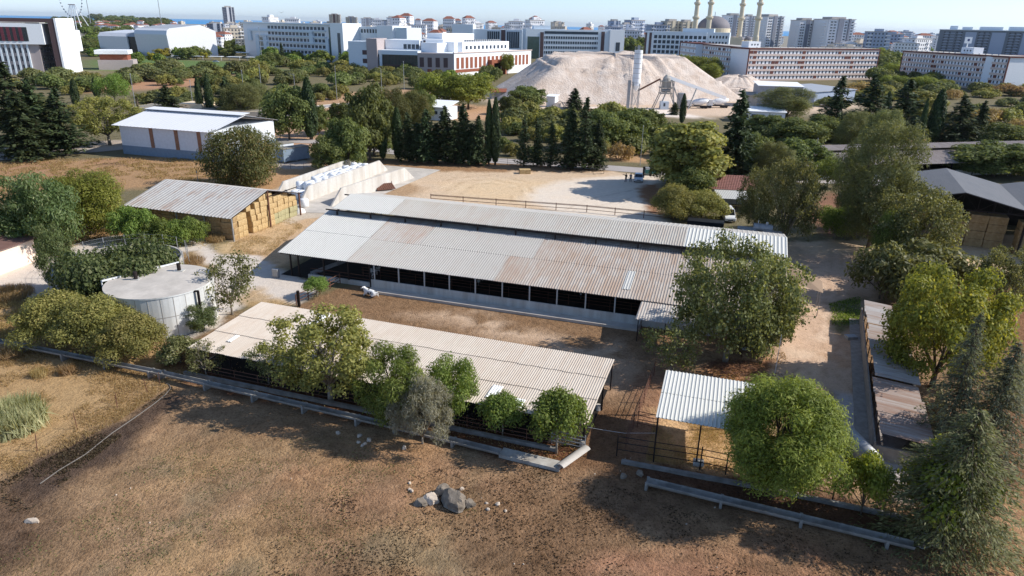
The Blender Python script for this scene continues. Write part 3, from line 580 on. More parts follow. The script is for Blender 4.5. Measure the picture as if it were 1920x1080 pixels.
belt([(930,300),(935,245),(1120,262),(1130,285)],12,['scrub_b','scrub_c'],(16,28),(1.3,2),'light green bush behind the right roadside firs','bushes behind the roadside firs',seed=8)
belt([(330,113),(330,90),(460,92),(470,106)],34,['far_pine'],(14,22),(1.2,1.7),'pine of the grove left of the long blue office block','pine grove beside the office block','pine tree','pine_tree',seed=9)
belt([(1245,150),(1240,138),(1300,138),(1345,150),(1340,158)],16,['aleppo'],(26,42),(1.0,1.4),'pine of the clump between mound and dormitory','pines before the dormitory','pine tree','pine_tree',seed=10)
belt([(1155,108),(1160,98),(1210,100),(1215,108)],9,['far_pine'],(18,32),(.9,1.3),'pine of the grove right of the glazed office','pines beside the glazed office','pine tree','pine_tree',seed=11)
belt([(1635,148),(1645,108),(1690,104),(1690,150)],32,['far_pine','aleppo'],(18,30),(1.0,1.4),'pine of the grove between the two dormitories','pines between the dormitories','pine tree','pine_tree',seed=12)
belt([(1640,172),(1640,150),(1780,158),(1780,172)],16,['aleppo','scrub_b'],(16,28),(1.3,1.9),'dark tree at the foot of the right dormitory','trees before the right dormitory','tree','tree',seed=13)
belt([(225,118),(240,104),(330,106),(350,122)],12,['far_round','far_round','goldtree'],(10,22),(.8,1.4),'small garden tree before the curved grey hall','garden trees by the curved hall','tree','tree',seed=14)
belt([(500,122),(480,112),(600,112),(700,118),(690,126)],20,['far_round'],(14,26),(1.,1.6),'garden tree before the long blue office block','garden trees by the office block','tree','tree',seed=15)
belt([(640,140),(660,132),(780,142),(860,150),(940,140),(930,156),(800,160)],16,['far_round','scrub_b'],(12,24),(1.1,1.8),'bush along the front of the brick and white faculty','bushes before the faculty','shrub','bush',seed=16)
belt([(90,40),(90,34),(300,40),(320,46),(280,56),(90,58)],80,['far_pine'],(7,12),(1.4,2.4),'pine of the dark wood on the headland','pines on the headland','pine tree','pine_tree',seed=17)
T('darkfir',528,118,80,16,'dark fir standing before the long blue office block','fir tree','fir_tree'); T('grove',510,128,98,36,'round garden tree left of the fir before the office block'); T('aleppo',712,140,98,40,'tall tree before the dark glazed front of the faculty')
T('aleppo',952,140,100,28,'round pine at the right end of the brick faculty','pine tree','pine_tree'); T('goldtree',383,112,98,14,'small golden tree by the campus car park'); T('goldtree',283,118,98,14,'small golden tree before the curved grey hall')
T('scrub_d',1165,300,272,52,'heap of dry straw-coloured brush beside the road','shrub','dry_bush')
belt([(160,112),(160,62),(250,56),(262,66),(215,72),(200,112)],26,['far_pine','far_round'],(8,18),(1.2,2),'tree between the louvred building and the curved hall','trees beside the curved hall','tree','tree',seed=41)
belt([(560,140),(700,120),(760,150),(640,160)],10,S3,(12,20),(1.4,2),'low bush right of the long office block garden','bushes by the office garden',seed=42)
# ================================================================ farm buildings
def sheet(name,c,rust=None,amount=.5,pw=.9,pl=4.0,rough=.6,metal=0,dirt=.25,edge=0):
    m,t=base(name); v=t.coord(); sp=t.new('SeparateXYZ'); t.put(sp.inputs[0],v)
    px=t.math('FLOOR',t.math('DIVIDE',sp.outputs[0],pw)); py=t.math('FLOOR',t.math('DIVIDE',sp.outputs[1],pl))
    cb=t.new('CombineXYZ'); t.put(cb.inputs[0],px); t.put(cb.inputs[1],py); wn_=t.new('TexWhiteNoise'); wn_.noise_dimensions='2D'; t.put(wn_.inputs[0],cb.outputs[0]); rnd=wn_.outputs[0]
    st=t.noise(t.mapping(v,(2.2,.18,1)),1.6,4,.6); st2=t.noise(t.mapping(v,(6,.5,1)),2,3); big=t.noise(v,.22,3)
    col=t.mix(t.ramp(rnd,0,1,0,.14),c,tuple(x*.78 for x in c)); col=t.mix(t.ramp(st2,.45,.75,0,dirt),col,tuple(x*y for x,y in zip(c,(.55,.5,.46))))
    if rust:
        f=t.math('ADD',t.math('MULTIPLY',rnd,.16),t.math('ADD',t.math('MULTIPLY',st,.85),t.math('MULTIPLY',big,.5)))
        lo=1.05-amount*.6; f=t.ramp(f,lo-.12,lo+.22); col=t.mix(f,col,rust)
    t.put(t.bsdf.inputs['Base Color'],col); t.bsdf.inputs['Roughness'].default_value=max(rough,.72); t.bsdf.inputs['Specular IOR Level'].default_value=.12; return m
sheet('white_sheet',srgb(200,199,194),None,dirt=.15); sheet('grey_sheet',srgb(188,184,177),srgb(184,168,156),.15,dirt=.3); sheet('rusty_sheet',srgb(188,181,173),srgb(174,154,138),.6,dirt=.3)
sheet('patch_sheet',srgb(188,183,177),srgb(176,154,138),.45,dirt=.3); sheet('cream_sheet',srgb(202,191,178),srgb(192,176,160),.4,dirt=.3); sheet('canopy_sheet',srgb(214,213,206),None,dirt=.08)
sheet('ridge_sheet',srgb(188,184,176),srgb(180,168,156),.4,dirt=.3); sheet('hay_sheet',srgb(180,178,175),srgb(150,120,102),.3,dirt=.3); sheet('blue_sheet',srgb(150,164,180)); sheet('tin_pale',srgb(188,184,180),srgb(160,138,124),.5,dirt=.5,rough=.55)
sheet('tin_rusty',srgb(182,172,164),srgb(152,124,108),.7,dirt=.5,rough=.55); sheet('hall_sheet',srgb(114,115,118),srgb(104,106,110),.4); sheet('wh_sheet',srgb(226,227,230),None,dirt=.04); sheet('skylight',srgb(242,242,240),None,dirt=.05)
sheet('long_sheet',srgb(160,150,146),srgb(140,128,122),.5)
mat('limewash',srgb(206,208,204),.85,.3,.9,c2=srgb(172,166,158),streak=True); mat('pinkwall',srgb(246,222,204),.85,.08); mat('concrete',srgb(190,186,178),.9,.3,.7,c2=srgb(152,144,134),streak=True); mat('pit_wall',srgb(212,209,203),.9,.35,.6,c2=srgb(184,176,166),streak=True)
mat('channel_concrete',srgb(158,154,148),.9,.35,1.2,c2=srgb(120,116,110)); mat('pale_concrete',srgb(230,230,227),.85,.18,.5,c2=srgb(186,186,182),streak=True); mat('slab',srgb(206,198,188),.9,.25,.5); mat('dark_steel',srgb(46,38,36),.6,.3); mat('rusty_steel',srgb(120,84,68),.8,.4,3); mat('galv',srgb(170,172,174),.45,.3,3,metal=.3); mat('dark_inside',srgb(40,36,32),.95,.3)  # dark_inside: indoor shade painted into interior floors and walls; also the slurry
mat('straw',srgb(208,182,136),.95,.35,3,c2=srgb(176,146,102),bump=.8); mat('hay_old',srgb(186,160,120),.95,.35,2,c2=srgb(152,122,82),bump=.8); mat('green_hay',srgb(184,176,136),.95,.3,3,bump=.8); mat('wrap',srgb(244,245,246),.35,.05,2,spec=.5); mat('block',srgb(168,158,148),.9,.3,2); mat('wood',srgb(176,142,108),.85,.3,2); mat('timber',srgb(120,100,82),.9,.35,3)
mat('tile',srgb(158,112,102),.85,.3,2); mat('brownroof',srgb(120,92,84),.8,.2); mat('greyblue',srgb(132,150,168),.6,.15); mat('containergrey',srgb(220,226,232),.6,.1); mat('cement_roof',srgb(150,144,132),.9,.25); mat('brick',srgb(160,120,96),.9,.3,3); mat('rubble',srgb(206,188,172),.9,.4,1.2); mat('rock',srgb(150,138,124),.92,.45,1.6,c2=srgb(96,88,78),bump=1.0); mat('palerock',srgb(204,188,170),.9,.3,3,bump=.5)
mat('hose',srgb(118,112,106),.6,.1); mat('black_plastic',srgb(36,38,42),.5,.1); mat('glass_dark',srgb(30,38,46),.15,.2,spec=.6); mat('white_paint',srgb(228,230,232),.4,.05,spec=.5); mat('bluepaint',srgb(40,84,150),.5,.1); mat('redpaint',srgb(160,44,32),.5,.1); mat('yellowpaint',srgb(226,186,40),.6,.1)
def posts(pa,pts,zt,w,m='dark_steel',name='post',foot=0):
    b=MB(); b.box(-w/2,-w/2,-.1,w/2,w/2,1); me=None
    for (x,y),z in zip(pts,zt):
        if me is None: o=b.build(name,m,pa); me=o.data
        else: o=inst(name,me,pa)
        o.location=(x,y,0); o.scale=(1,1,z)
# --- cattle barn ------------------------------------------------------------
BA=rad(-17.72); barn=thing('cattle_barn','very long cattle barn with two-step ridge roof, half pale and half rusty corrugated sheets','barn',(-29.18,81.72,0),BA)
k=.208
def roofpart(label,m,x0,x1,n0,n1,z0=3.0,kk=k,n_0=0,pitch=.3,amp=.05,rows=1,dz=0,seed=0,pa=barn,trap=True,name='roof_sheet',wob=.03):
    b=MB(); b.corr(x0,x1,n0,z0+kk*(n0-n_0)+dz,n1,z0+kk*(n1-n_0)+dz,pitch,amp,rows,seed=seed,trap=trap,wob=wob); o=b.build(name,m,pa); o['label']=label; return o
roofpart('pale whitish corrugated sheets at the left end of the lower roof','white_sheet',0,9.6,0,12,rows=2)
roofpart('long grey weathered middle part of the lower roof','grey_sheet',9.62,28.4,0,5.7,seed=1); roofpart('grey weathered sheets high on the lower roof','grey_sheet',16.6,31.3,5.72,12,seed=2)
roofpart('brown rusty patch high on the lower roof','patch_sheet',9.62,16.58,5.72,12,seed=3)
roofpart('rusty brown right half of the lower roof','rusty_sheet',28.42,59.5,0,5.7,seed=4); roofpart('rusty brown upper right part of the lower roof','rusty_sheet',31.32,59.5,5.72,12,seed=5)
roofpart('single white replacement sheet among rusty ones','white_sheet',42.6,43.5,1.6,5.5,dz=.06,name='skylight')
roofpart('pale left end of the raised ridge roof','white_sheet',1.2,9.7,11,16,z0=6.1,kk=.19,n_0=11); roofpart('long raised ridge roof of faded sheets','ridge_sheet',9.72,48,11,16,z0=6.1,kk=.19,n_0=11,pitch=.3); roofpart('whiter right end of the raised ridge roof','canopy_sheet',48.02,59.5,11,16,z0=6.1,kk=.19,n_0=11,pitch=.42,amp=.07)
b=MB(); b.corr(1.2,59.5,21,6.1,16.02,7.0,.6,.03,trap=True); b.corr(0,59.5,32,3,20,5.5,.6,.03,trap=True); b.build('rear_roof','grey_sheet',barn)
bp=[13.34,16.55,19.86,23.01,26.21,29.45,32.66,35.81,39.01,42.22,45.4]
posts(barn,[(s,.12) for s in bp],[3.0]*11,.13,'limewash'); posts(barn,[(x,.3) for x in (1.6,2.7,6.3,9.7,12.6,48.6,52,55.4,59)],[2.95]*9,.16,'dark_steel')
posts(barn,[(x,10.9) for x in np.arange(2,60,5.1)],[6.0]*12,.18); posts(barn,[(x,21) for x in np.arange(2,60,5.1)],[6.0]*12,.18); posts(barn,[(x,31.6) for x in np.arange(2,60,5.1)],[3.0]*12,.18)
b=MB(); b.box(12.9,.0,0,45.2,.16,1.12); b.build('front_wall','limewash',barn); b=MB(); b.box(4.0,.2,0,12.6,.5,.55); b.build('low_wall','limewash',barn)
b=MB(); b.box(12.9,-1.35,-.05,45.2,.0,.16); b.box(12.9,-1.5,-.05,45.2,-1.36,.3); b.build('manger_kerb','slab',barn)
b=MB()
for n,z in ((.3,2.93),(4,3.75),(8,4.6),(11,5.95),(11,5.3),(16,6.9),(21,5.95),(26,4.2)): b.beam((.2,n,z-.06),(59.3,n,z-.06),.1,.16)
for x in np.arange(2,60,5.1): b.beam((x,.3,2.85),(x,11.5,5.15),.1,.2); b.beam((x,11,5.9),(x,16,6.85),.1,.2); b.beam((x,21,5.9),(x,16,6.85),.1,.2); b.beam((x,31.6,2.85),(x,21,5.0),.1,.2); b.beam((x,11,5.2),(x,21,5.2),.08,.12)
b.build('roof_frame','dark_steel',barn)
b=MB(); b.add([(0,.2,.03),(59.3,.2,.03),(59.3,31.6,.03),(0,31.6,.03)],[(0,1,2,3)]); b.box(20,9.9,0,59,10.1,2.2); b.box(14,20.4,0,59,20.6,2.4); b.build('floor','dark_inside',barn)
b=MB()
for y in (3.2,6.6):
    for z in (.5,.9,1.25): b.tube([(9.8,y,z),(58,y,z)],.035,5)
    for x in np.arange(10,58,2.4): b.tube([(x,y,0),(x,y,1.3)],.04,5)
for z in (.55,1.0): b.tube([(3.8,1.2,z),(12.6,1.2,z)],.04,5)
b.build('stall_rail','rusty_steel',barn)
b=MB(); b.beam((4.2,1.0,.4),(9.5,7.5,2.2),.5,.12); b.beam((4.0,.75,.55),(9.3,7.3,2.35),.06,.3); b.beam((4.6,1.3,.55),(9.8,7.8,2.35),.06,.3); tag(b.build('conveyor','galv',None,(-29.18,81.72,0),rot=BA),'grey slanting manure conveyor standing under the left end of the barn roof','conveyor')
b=MB(); b.box(45.2,.1,0,59.4,.25,2.9); b.box(59.25,.25,0,59.4,11.8,2.9); b.build('end_wall','limewash',barn)
b=MB(); b.box(54.6,-.02,0,55.8,.09,2.3); b.build('door','bluepaint',barn)
# lean-to porch on the barn front
po=thing('lean_to','corrugated lean-to porch before the barn, shaded by the big dense tree','lean-to',(-29.18,81.72,0),BA)
b=MB(); b.corr(45.0,50.8,-4.0,2.45,-.06,2.86,.28,.06); b.build('roof','patch_sheet',po); posts(po,[(45.3,-3.8),(48,-3.8),(50.6,-3.8)],[2.4]*3,.09)
b=MB()
for z in (.35,.8,1.2): b.tube([(45.3,-3.8,z),(50.6,-3.8,z)],.03,5); b.tube([(45.3,-3.8,z),(45.3,-.2,z)],.03,5)
b.build('rail','rusty_steel',po)
# tarpaulin shelter at the barn's right end
aw=thing('tarp_shelter','brown canvas shelter at the far right end of the barn ridge','shelter',(-29.18,81.72,0),BA)
b=MB(); b.add([(59.6,10.6,3.6),(63.6,9.6,2.9),(63.8,13.4,3.0),(59.6,16,4.1),(61.8,12,3.7)],[(0,1,4),(1,2,4),(2,3,4),(3,0,4)]); b.build('canvas',mat('canvas',srgb(150,128,108),.9,.1) and 'canvas',aw); posts(aw,[(63.4,9.8),(63.6,13.2),(60,10.8)],[2.8,2.9,3.5],.08,'galv')
tag(MB.build((lambda b:(b.lathe([(.0,.0),(.28,0),(.28,.85),(.24,.9),(.1,1.0),(.1,1.1),(0,1.1)],14),b)[1])(MB()),'milk_can','galv',None,G(1497,508)+(0,)),'small metal drum beside the canvas shelter','drum')
# tank on the yard behind the barn
tk=thing('fuel_tank','grey horizontal tank on legs behind the right end of the barn ridge','tank',G(1424,470)+(0,),BA); b=MB(); b.tube([(-1.3,0,3.4),(1.3,0,3.4)],.62,18); b.build('drum','galv',tk,smooth=False); posts(tk,[(-.9,-.4),(.9,-.4),(-.9,.4),(.9,.4)],[3.1]*4,.1); b=MB(); b.tube([(.5,0,3.9),(.5,0,4.3)],.18,10); b.tube([(-.7,0,3.9),(-.7,0,4.5)],.05,6); b.build('vent','limewash',tk)
# --- open shed in front -------------------------------------------------------
SA=rad(-18.37); shed=thing('open_shed','long low open shed with cream corrugated roof in three lapped rows','shed',(-29.04,56.04,0),SA)
b=MB(); b.corr(0,36.7,0,2.3,10.4,2.82,.2,.05,rows=3,lap=.05,wob=.05,seed=8); o=b.build('roof','cream_sheet',shed)
for i,(x,n,w,l,c) in enumerate(((2.6,2.0,.5,1.3,'skylight'),(7.6,7.2,1.0,2.6,'skylight'),(28.2,1.0,.9,1.9,'skylight'),(30.6,.4,.8,1.2,'skylight'),(15.2,2.2,1.1,1.3,'skylight'))):
    roofpart('translucent white patch sheet','skylight',x,x+w,n,n+l,z0=2.3,kk=.05,pitch=.2,amp=.05,pa=shed,trap=False,dz=.1,name='skylight')
posts(shed,[(x,.6) for x in np.arange(.4,37,3.6)]+[(36.3,.6)],[2.3]*12,.1); posts(shed,[(x,6.3) for x in np.arange(.6,37,4.0)],[2.6]*10,.13); posts(shed,[(x,10) for x in np.arange(.6,37,4.0)],[2.75]*10,.1)
b=MB()
for x in (36.3,): 
    for y in (.6,6.3): b.lathe([(.0,.5),(.2,.5),(.26,0)],8,(x,y))
b.build('footing','slab',shed)
b=MB(); b.box(0,-.9,-.1,34.6,-.62,.32); b.build('kerb','channel_concrete',shed)
b=MB()
for z in (.45,.8,1.15): b.tube([(.2,-.4,z),(34.6,-.4,z)],.03,5)
for x in np.arange(.3,34.7,2.45): b.tube([(x,-.4,0),(x,-.4,1.2)],.03,5)
for n in (.6,5,9.9): b.beam((.1,n,2.22+.05*n),(36.6,n,2.22+.05*n),.08,.12)
b.build('feed_rail','rusty_steel',shed)
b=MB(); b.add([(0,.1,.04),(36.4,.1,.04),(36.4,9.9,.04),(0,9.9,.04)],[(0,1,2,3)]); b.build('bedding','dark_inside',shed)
# --- white canopy --------------------------------------------------------------
x0,y0=10.62,43.75; x1,y1=G(1432,722,4.05); xb,yb=G(1257,695,4.05); CA=math.atan2(y1-yb,x1-xb); Lc=math.hypot(x1-xb,y1-yb)
wdt=(xb-x0)*-math.sin(CA)+(yb-y0)*math.cos(CA)
cano=thing('canopy','small white corrugated canopy on dark posts above a straw pen','canopy',(x0,y0,0),CA)
b=MB(); b.corr(0,Lc+.2,0,3.55,wdt,4.05,.28,.05,rows=2,lap=.02,trap=True); b.build('roof','canopy_sheet',cano)
posts(cano,[(.15,.1),(3.2,.1),(Lc-.2,.1),(.15,wdt-.2),(Lc-.2,wdt-.2)],[3.5,3.5,3.5,3.95,3.95],.11); b=MB()
for n,z in ((.15,3.5),(wdt*.5,3.75),(wdt-.2,3.98)): b.beam((0,n,z),(Lc+.1,n,z),.07,.1)
b.build('purlin','dark_steel',cano)
# --- hay shed at left -----------------------------------------------------------
HA=rad(-18.8); hs=thing('hay_shed','open hay barn with steep ribbed roof, rusty at its left edge, packed with bales','hay barn',(-40.0,95.3,0),HA)
b=MB(); b.corr(-19.6,.0,-.4,3.45,8.3,5.75,.62,.07,trap=True); b.build('roof','hay_sheet',hs); b=MB(); b.corr(-19.6,.0,16.9,3.45,8.3,5.75,.62,.05,trap=True); b.build('rear_roof','hay_sheet',hs)
posts(hs,[(-.1,.0),(-5,0),(-10,0),(-15,0),(-19.3,0)],[3.5]*5,.16,'galv'); posts(hs,[(-.1,8.3),(-.1,16),(-19.3,8.3),(-19.3,16)],[5.6,3.8,5.6,3.8],.2,'rusty_steel')
b=MB(); b.beam((-.05,0,3.45),(-.05,8.3,5.7),.1,.16); b.beam((-.05,16.6,3.5),(-.05,8.3,5.7),.1,.16); b.beam((-.3,8.3,4.7),(-.3,16,4.7),.08,.12)
for y,z in ((2,4.0),(5,4.8),(11,4.9),(14,4.1)): b.beam((-19.4,y,z-.1),(0,y,z-.1),.08,.12)
b.build('truss','dark_steel',hs)
def bale_mesh(sx,sy,sz,m,name='bale'):
    b=MB(); b.box(-sx/2,-sy/2,0,sx/2,sy/2,sz); o=b.build(name,m); smooth_bevel(o,.08,2); return o
rs=random.Random(3)
hb=bale_mesh(2.1,1.0,.86,'straw','straw_bale'); hg=bale_mesh(2.1,1.0,.86,'green_hay','straw_bale'); ho=bale_mesh(2.1,1.0,.86,'hay_old','straw_bale')
def bale(src,loc,rot,label,group,sc=None,used=set()):
    if src in used: o=src.copy(); COL.objects.link(o)
    else: o=src; used.add(src)
    o.location=loc; o.rotation_euler.z=rot; tag(o,label,'bale',group)
    if sc: o.scale=sc
    return o
def loc2(o,x,y,z): a=o.rotation_euler.z; return (o.location.x+x*math.cos(a)-y*math.sin(a),o.location.y+x*math.sin(a)+y*math.cos(a),z)
lev=['bottom','second','third','fourth','fifth']
for r in range(4):          # long front of the shed
    for c in range(9):
        if c>=8 and r>3: continue
        bale(ho,loc2(hs,-1.3-c*2.14+rs.uniform(-.04,.04),.85+rs.uniform(-.16,.14),r*.87),HA+rs.uniform(-.03,.03),'straw bale in the %s layer of the long shaded front of the hay barn'%lev[r],'bales along the shaded front of the hay barn')
for r in range(6):          # sunlit gable end
    for c in range(14):
        y=1.9+c*1.03; zt=3.3+(2.2 if y<8.3 else 0)*(min(y,8.3)/8.3)+(0 if y<8.3 else 2.1*(1-(y-8.3)/8.3)); 
        if (r+1)*.88>zt+.25: continue
        if (c,r) in ((2,2),(2,3),(2,0),(3,4),(2,1)): dx=-1.0
        else: dx=-.0
        s=hg if c>7 and r<2 else hb
        bale(s,loc2(hs,-1.3+dx+rs.uniform(-.14,.1)-(.25 if c>9 else 0),y+rs.uniform(-.04,.04),r*.87),HA+rs.uniform(-.06,.06),('greenish hay bale low at the back of the sunlit gable stack' if s is hg else 'golden straw bale in the %s layer of the sunlit gable stack'%(lev+['top'])[r]),('greenish bales of the gable stack' if s is hg else 'golden bales of the gable stack'))
b=MB(); b.box(-18.8,1.4,0,-2.4,15.4,3.3); o=b.build('bale_core','hay_old',None,(-40.0,95.3,0),rot=HA); tag(o,'solid block of stacked straw inside the hay barn behind the outer bales','straw stack')
# --- silage walls & wrapped bales ------------------------------------------------
for i,(p,q,l,h) in enumerate((((-42.83,121.2),(-33.5,153.3),'left concrete silage wall, behind the white bales',2.5),((-37.17,116.9),(-27.4,148.8),'middle concrete silage wall with slanted ends, right of the white bales',2.7),((-31.5,116.25),(-20.66,141.4),'right concrete silage wall, nearest the barn roof',2.7))):
    a=math.atan2(q[1]-p[1],q[0]-p[0]); L=math.hypot(q[0]-p[0],q[1]-p[1]); b=MB(); pr=[(0,0),(L,0),(L-3.6,h),(3.2,h)]
    n=4; b.add([(x,-.16,z) for x,z in pr]+[(x,.16,z) for x,z in pr],[(0,1,2,3),(7,6,5,4),(0,4,5,1),(1,5,6,2),(2,6,7,3),(3,7,4,0)])
    tag(b.build('silage_wall','pit_wall',None,(p[0],p[1],0),rot=a),l,'wall')
b=MB(); b.add([(-46.5,112,.05),(-29,112,.05),(-16,150,.05),(-36,156,.05)],[(0,1,2,3)]); struct(b.build('concrete_floor','slab'))
b=MB(); b.lathe([(0,0),(.5,0),(.62,.12),(.64,.55),(.6,1.02),(.48,1.14),(0,1.16)],14); wb=b.build('wrapped_bale','wrap',smooth=True); 
a=math.atan2(32.1,9.33); ux,uy=math.cos(a),math.sin(a); nn=0
def wbale(x,y,z,label,group,tip=False):
    global nn
    o=wb if nn==0 else wb.copy(); 
    if nn: COL.objects.link(o)
    nn+=1; o.location=(x,y,z); o.rotation_euler=(rs.uniform(-.12,.12)+(1.57 if tip else 0),rs.uniform(-.12,.12),rs.uniform(0,6)); s=rs.uniform(1.08,1.25); o.scale=(s,s,s); tag(o,label,'bale',group)
for r in range(17):
    for c in range(3):
        if r==0 and c==2: continue
        d=3.4+r*1.42; off=-1.0-c*1.38; x=-37.17+ux*d-uy*off*1.0; y=116.9+uy*d+ux*off*-1.0
        jx=rs.uniform(-.22,.22); x=-37.17+ux*d-uy*(.98+c*1.36)+jx; y=116.9+uy*d+ux*(.98+c*1.36)+jx
        wbale(x,y,.05,'white wrapped silage bale on the floor between the silage walls','white bales between the silage walls')
        if r>1 and rs.random()<.8: wbale(x+ux*.5,y+uy*.5,1.2,'white wrapped silage bale in the upper layer between the silage walls','upper white bales between the silage walls')
for (px,py),l in zip(((534,402),(548,399),(565,400),(571,388),(530,390)),('standing white wrapped bale behind the rear post of the hay barn','white wrapped bale lying second from the hay barn','white wrapped bale third from the hay barn, before the middle wall','white wrapped bale leaning at the slanted foot of the middle wall','white wrapped bale half hidden by the hay barn')): wbale(*G(px,py),.05,l,None and '' or 'white bales before the silage walls',px in(548,565))
b=MB(); b.rbox(0,0,0,3.6,2.2,.9); 
o=thing('metal_trough','rusty ribbed metal feeder tipped on the yard behind the barn ridge','feeder',G(722,356)+(0,),.5); b=MB(); b.corr(-1.8,1.8,-1.1,.25,1.1,1.0,.4,.08); b.build('panel','rusty_steel',o); b=MB(); b.beam((1.7,1,0),(1.7,1,1.4),.08); b.beam((-1.7,1,0),(-1.7,1,1.1),.08); b.build('leg','rusty_steel',o)
# --- concrete slurry tank -----------------------------------------------------------
tx,ty,tr=-36.6,67.3,5.15; tank=thing('concrete_tank','round pale concrete tank with flat lid standing by the cream shed','tank',(tx,ty,0))
b=MB(); b.lathe([(tr,0),(tr,4.25),(tr+.06,4.25),(tr+.06,4.4)],64)
for i in range(28):
    t_=i*2*math.pi/28; b.rbox(tr*math.cos(t_),tr*math.sin(t_),0,.03,.05,4.2,t_,1)
b.lathe([(tr+.03,2.2),(tr+.03,2.25)],64,mi=1); b.build('wall',['pale_concrete','concrete'],tank); b=MB(); b.lathe([(tr+.06,4.4),(3,4.46),(0,4.5)],64); b.build('lid','slab',tank,smooth=True)
b=MB(); b.box(-2.9,-.2,4.4,-2.1,.5,4.52); b.lathe([(.2,4.5),(.2,5.3),(0,5.32)],10,(-2.5,.1),1); b.build('vent',['limewash','dark_steel'],tank); b=MB(); b.box(.2,2.6,4.4,1.2,3.4,4.52); b.lathe([(.2,4.5),(.2,5.3),(0,5.32)],10,(.68,3.0),1); b.build('vent',['limewash','dark_steel'],tank)
b=MB(); b.tube([(-5.7,-.6,0),(-5.7,-.6,4.5)],.07,6); b.tube([(-5.9,.2,0),(-5.9,.2,4.5),(-5.2,.6,4.6)],.07,6); b.beam((-5.6,-.7,4.5),(-.5,5.5,4.55),.12,.16); b.build('ladder','white_paint',tank)
pm=thing('steel_gantry','dark steel frame post standing against the right side of the concrete tank','frame',G(382,618)+(0,)); b=MB(); b.beam((0,0,0),(0,0,4.3),.2); b.beam((0,0,4.25),(-2.2,-.3,4.25),.16); b.build('frame','dark_steel',pm)
# --- open round pit
px_,py_=-49.2,82.6; pit=thing('slurry_pit','round open concrete slurry pit, mostly hidden by the creeper','pit',(px_,py_,0)); b=MB(); b.lathe([(7.0,0),(7.0,1.3),(6.75,1.3),(6.75,-.0)],56); b.build('wall','concrete',pit); b=MB(); b.lathe([(6.74,.3),(0,.3)],40); b.build('slurry','dark_inside',pit)
pf=thing('pit_fence','thin mesh fence with grey posts round the slurry pit','fence',(px_,py_,0)); 
for i in range(17):
    t_=-.3+i*2*math.pi/19; bb=MB(); bb.tube([(7.6*math.cos(t_),7.6*math.sin(t_),0),(7.6*math.cos(t_),7.6*math.sin(t_),2.5)],.05,5); bb.build('post','galv',pf)
b=MB()
for z in (1.35,1.9,2.4):
    b.tube([(7.6*math.cos(t_),7.6*math.sin(t_),z) for t_ in np.linspace(-.3,5.0,40)],.012,4)
b.build('wire','galv',pf)
fl=thing('floodlight','grey pole with slanting arm and lamp head rising out of the creeper','lamp',G(212,560)+(0,)); b=MB(); b.tube([(0,0,0),(0,0,3.9)],.09,6); b.build('pole','galv',fl); b=MB(); b.tube([(0,0,3.9),(2.3,-.4,3.2)],.06,6); b.box(2.1,-.6,2.9,2.7,-.2,3.1); b.build('lamp_arm','galv',fl)
hut=thing('grey_hut','small grey-blue metal hut on legs with ribbed gable roof beside the creeper','hut',G(105,560)+(0,),.15); b=MB(); b.box(0,0,2.2,2.1,4.2,3.5); b.add([(0,0,3.5),(2.1,0,3.5),(1.05,0,3.95),(0,4.2,3.5),(2.1,4.2,3.5),(1.05,4.2,3.95)],[(0,1,2),(5,4,3)]); b.build('wall','greyblue',hut)
b=MB(); 
b.add([(-.1,-.1,3.48),(1.05,-.1,4.0),(1.05,4.3,4.0),(-.1,4.3,3.48),(2.2,-.1,3.48),(2.2,4.3,3.48)],[(0,1,2,3),(1,4,5,2)]); b.build('roof','hall_sheet',hut); posts(hut,[(.1,.1),(2,.1),(.1,4.1),(2,4.1)],[2.3]*4,.12,name='leg')
pk=thing('pink_building','pale pink rendered building with brown roof at the left edge','building',G(72,490)+(0,),0); 
ax,ay=G(8,513); bx_,by_=G(72,489); aa=math.atan2(by_-ay,bx_-ax); pk.location=(bx_,by_,0); pk.rotation_euler.z=aa; hz=ZF(bx_,by_,447)
b=MB(); b.box(-14,0,0,0,7,hz); b.build('wall','pinkwall',pk); b=MB(); b.hexa([(-14.2,-.4,hz),(.3,-.4,hz),(.3,7,hz+.9),(-14.2,7,hz+.9),(-14.2,-.4,hz+.12),(.3,-.4,hz+.12),(.3,7,hz+1.02),(-14.2,7,hz+1.02)]); b.build('roof','brownroof',pk)
for x in (-1.0,-6.5,-9.5):
    w=MB(); w.box(x-1.1,-.05,hz-.9,x-.2,.03,hz-.55); w.build('vent','concrete',pk)
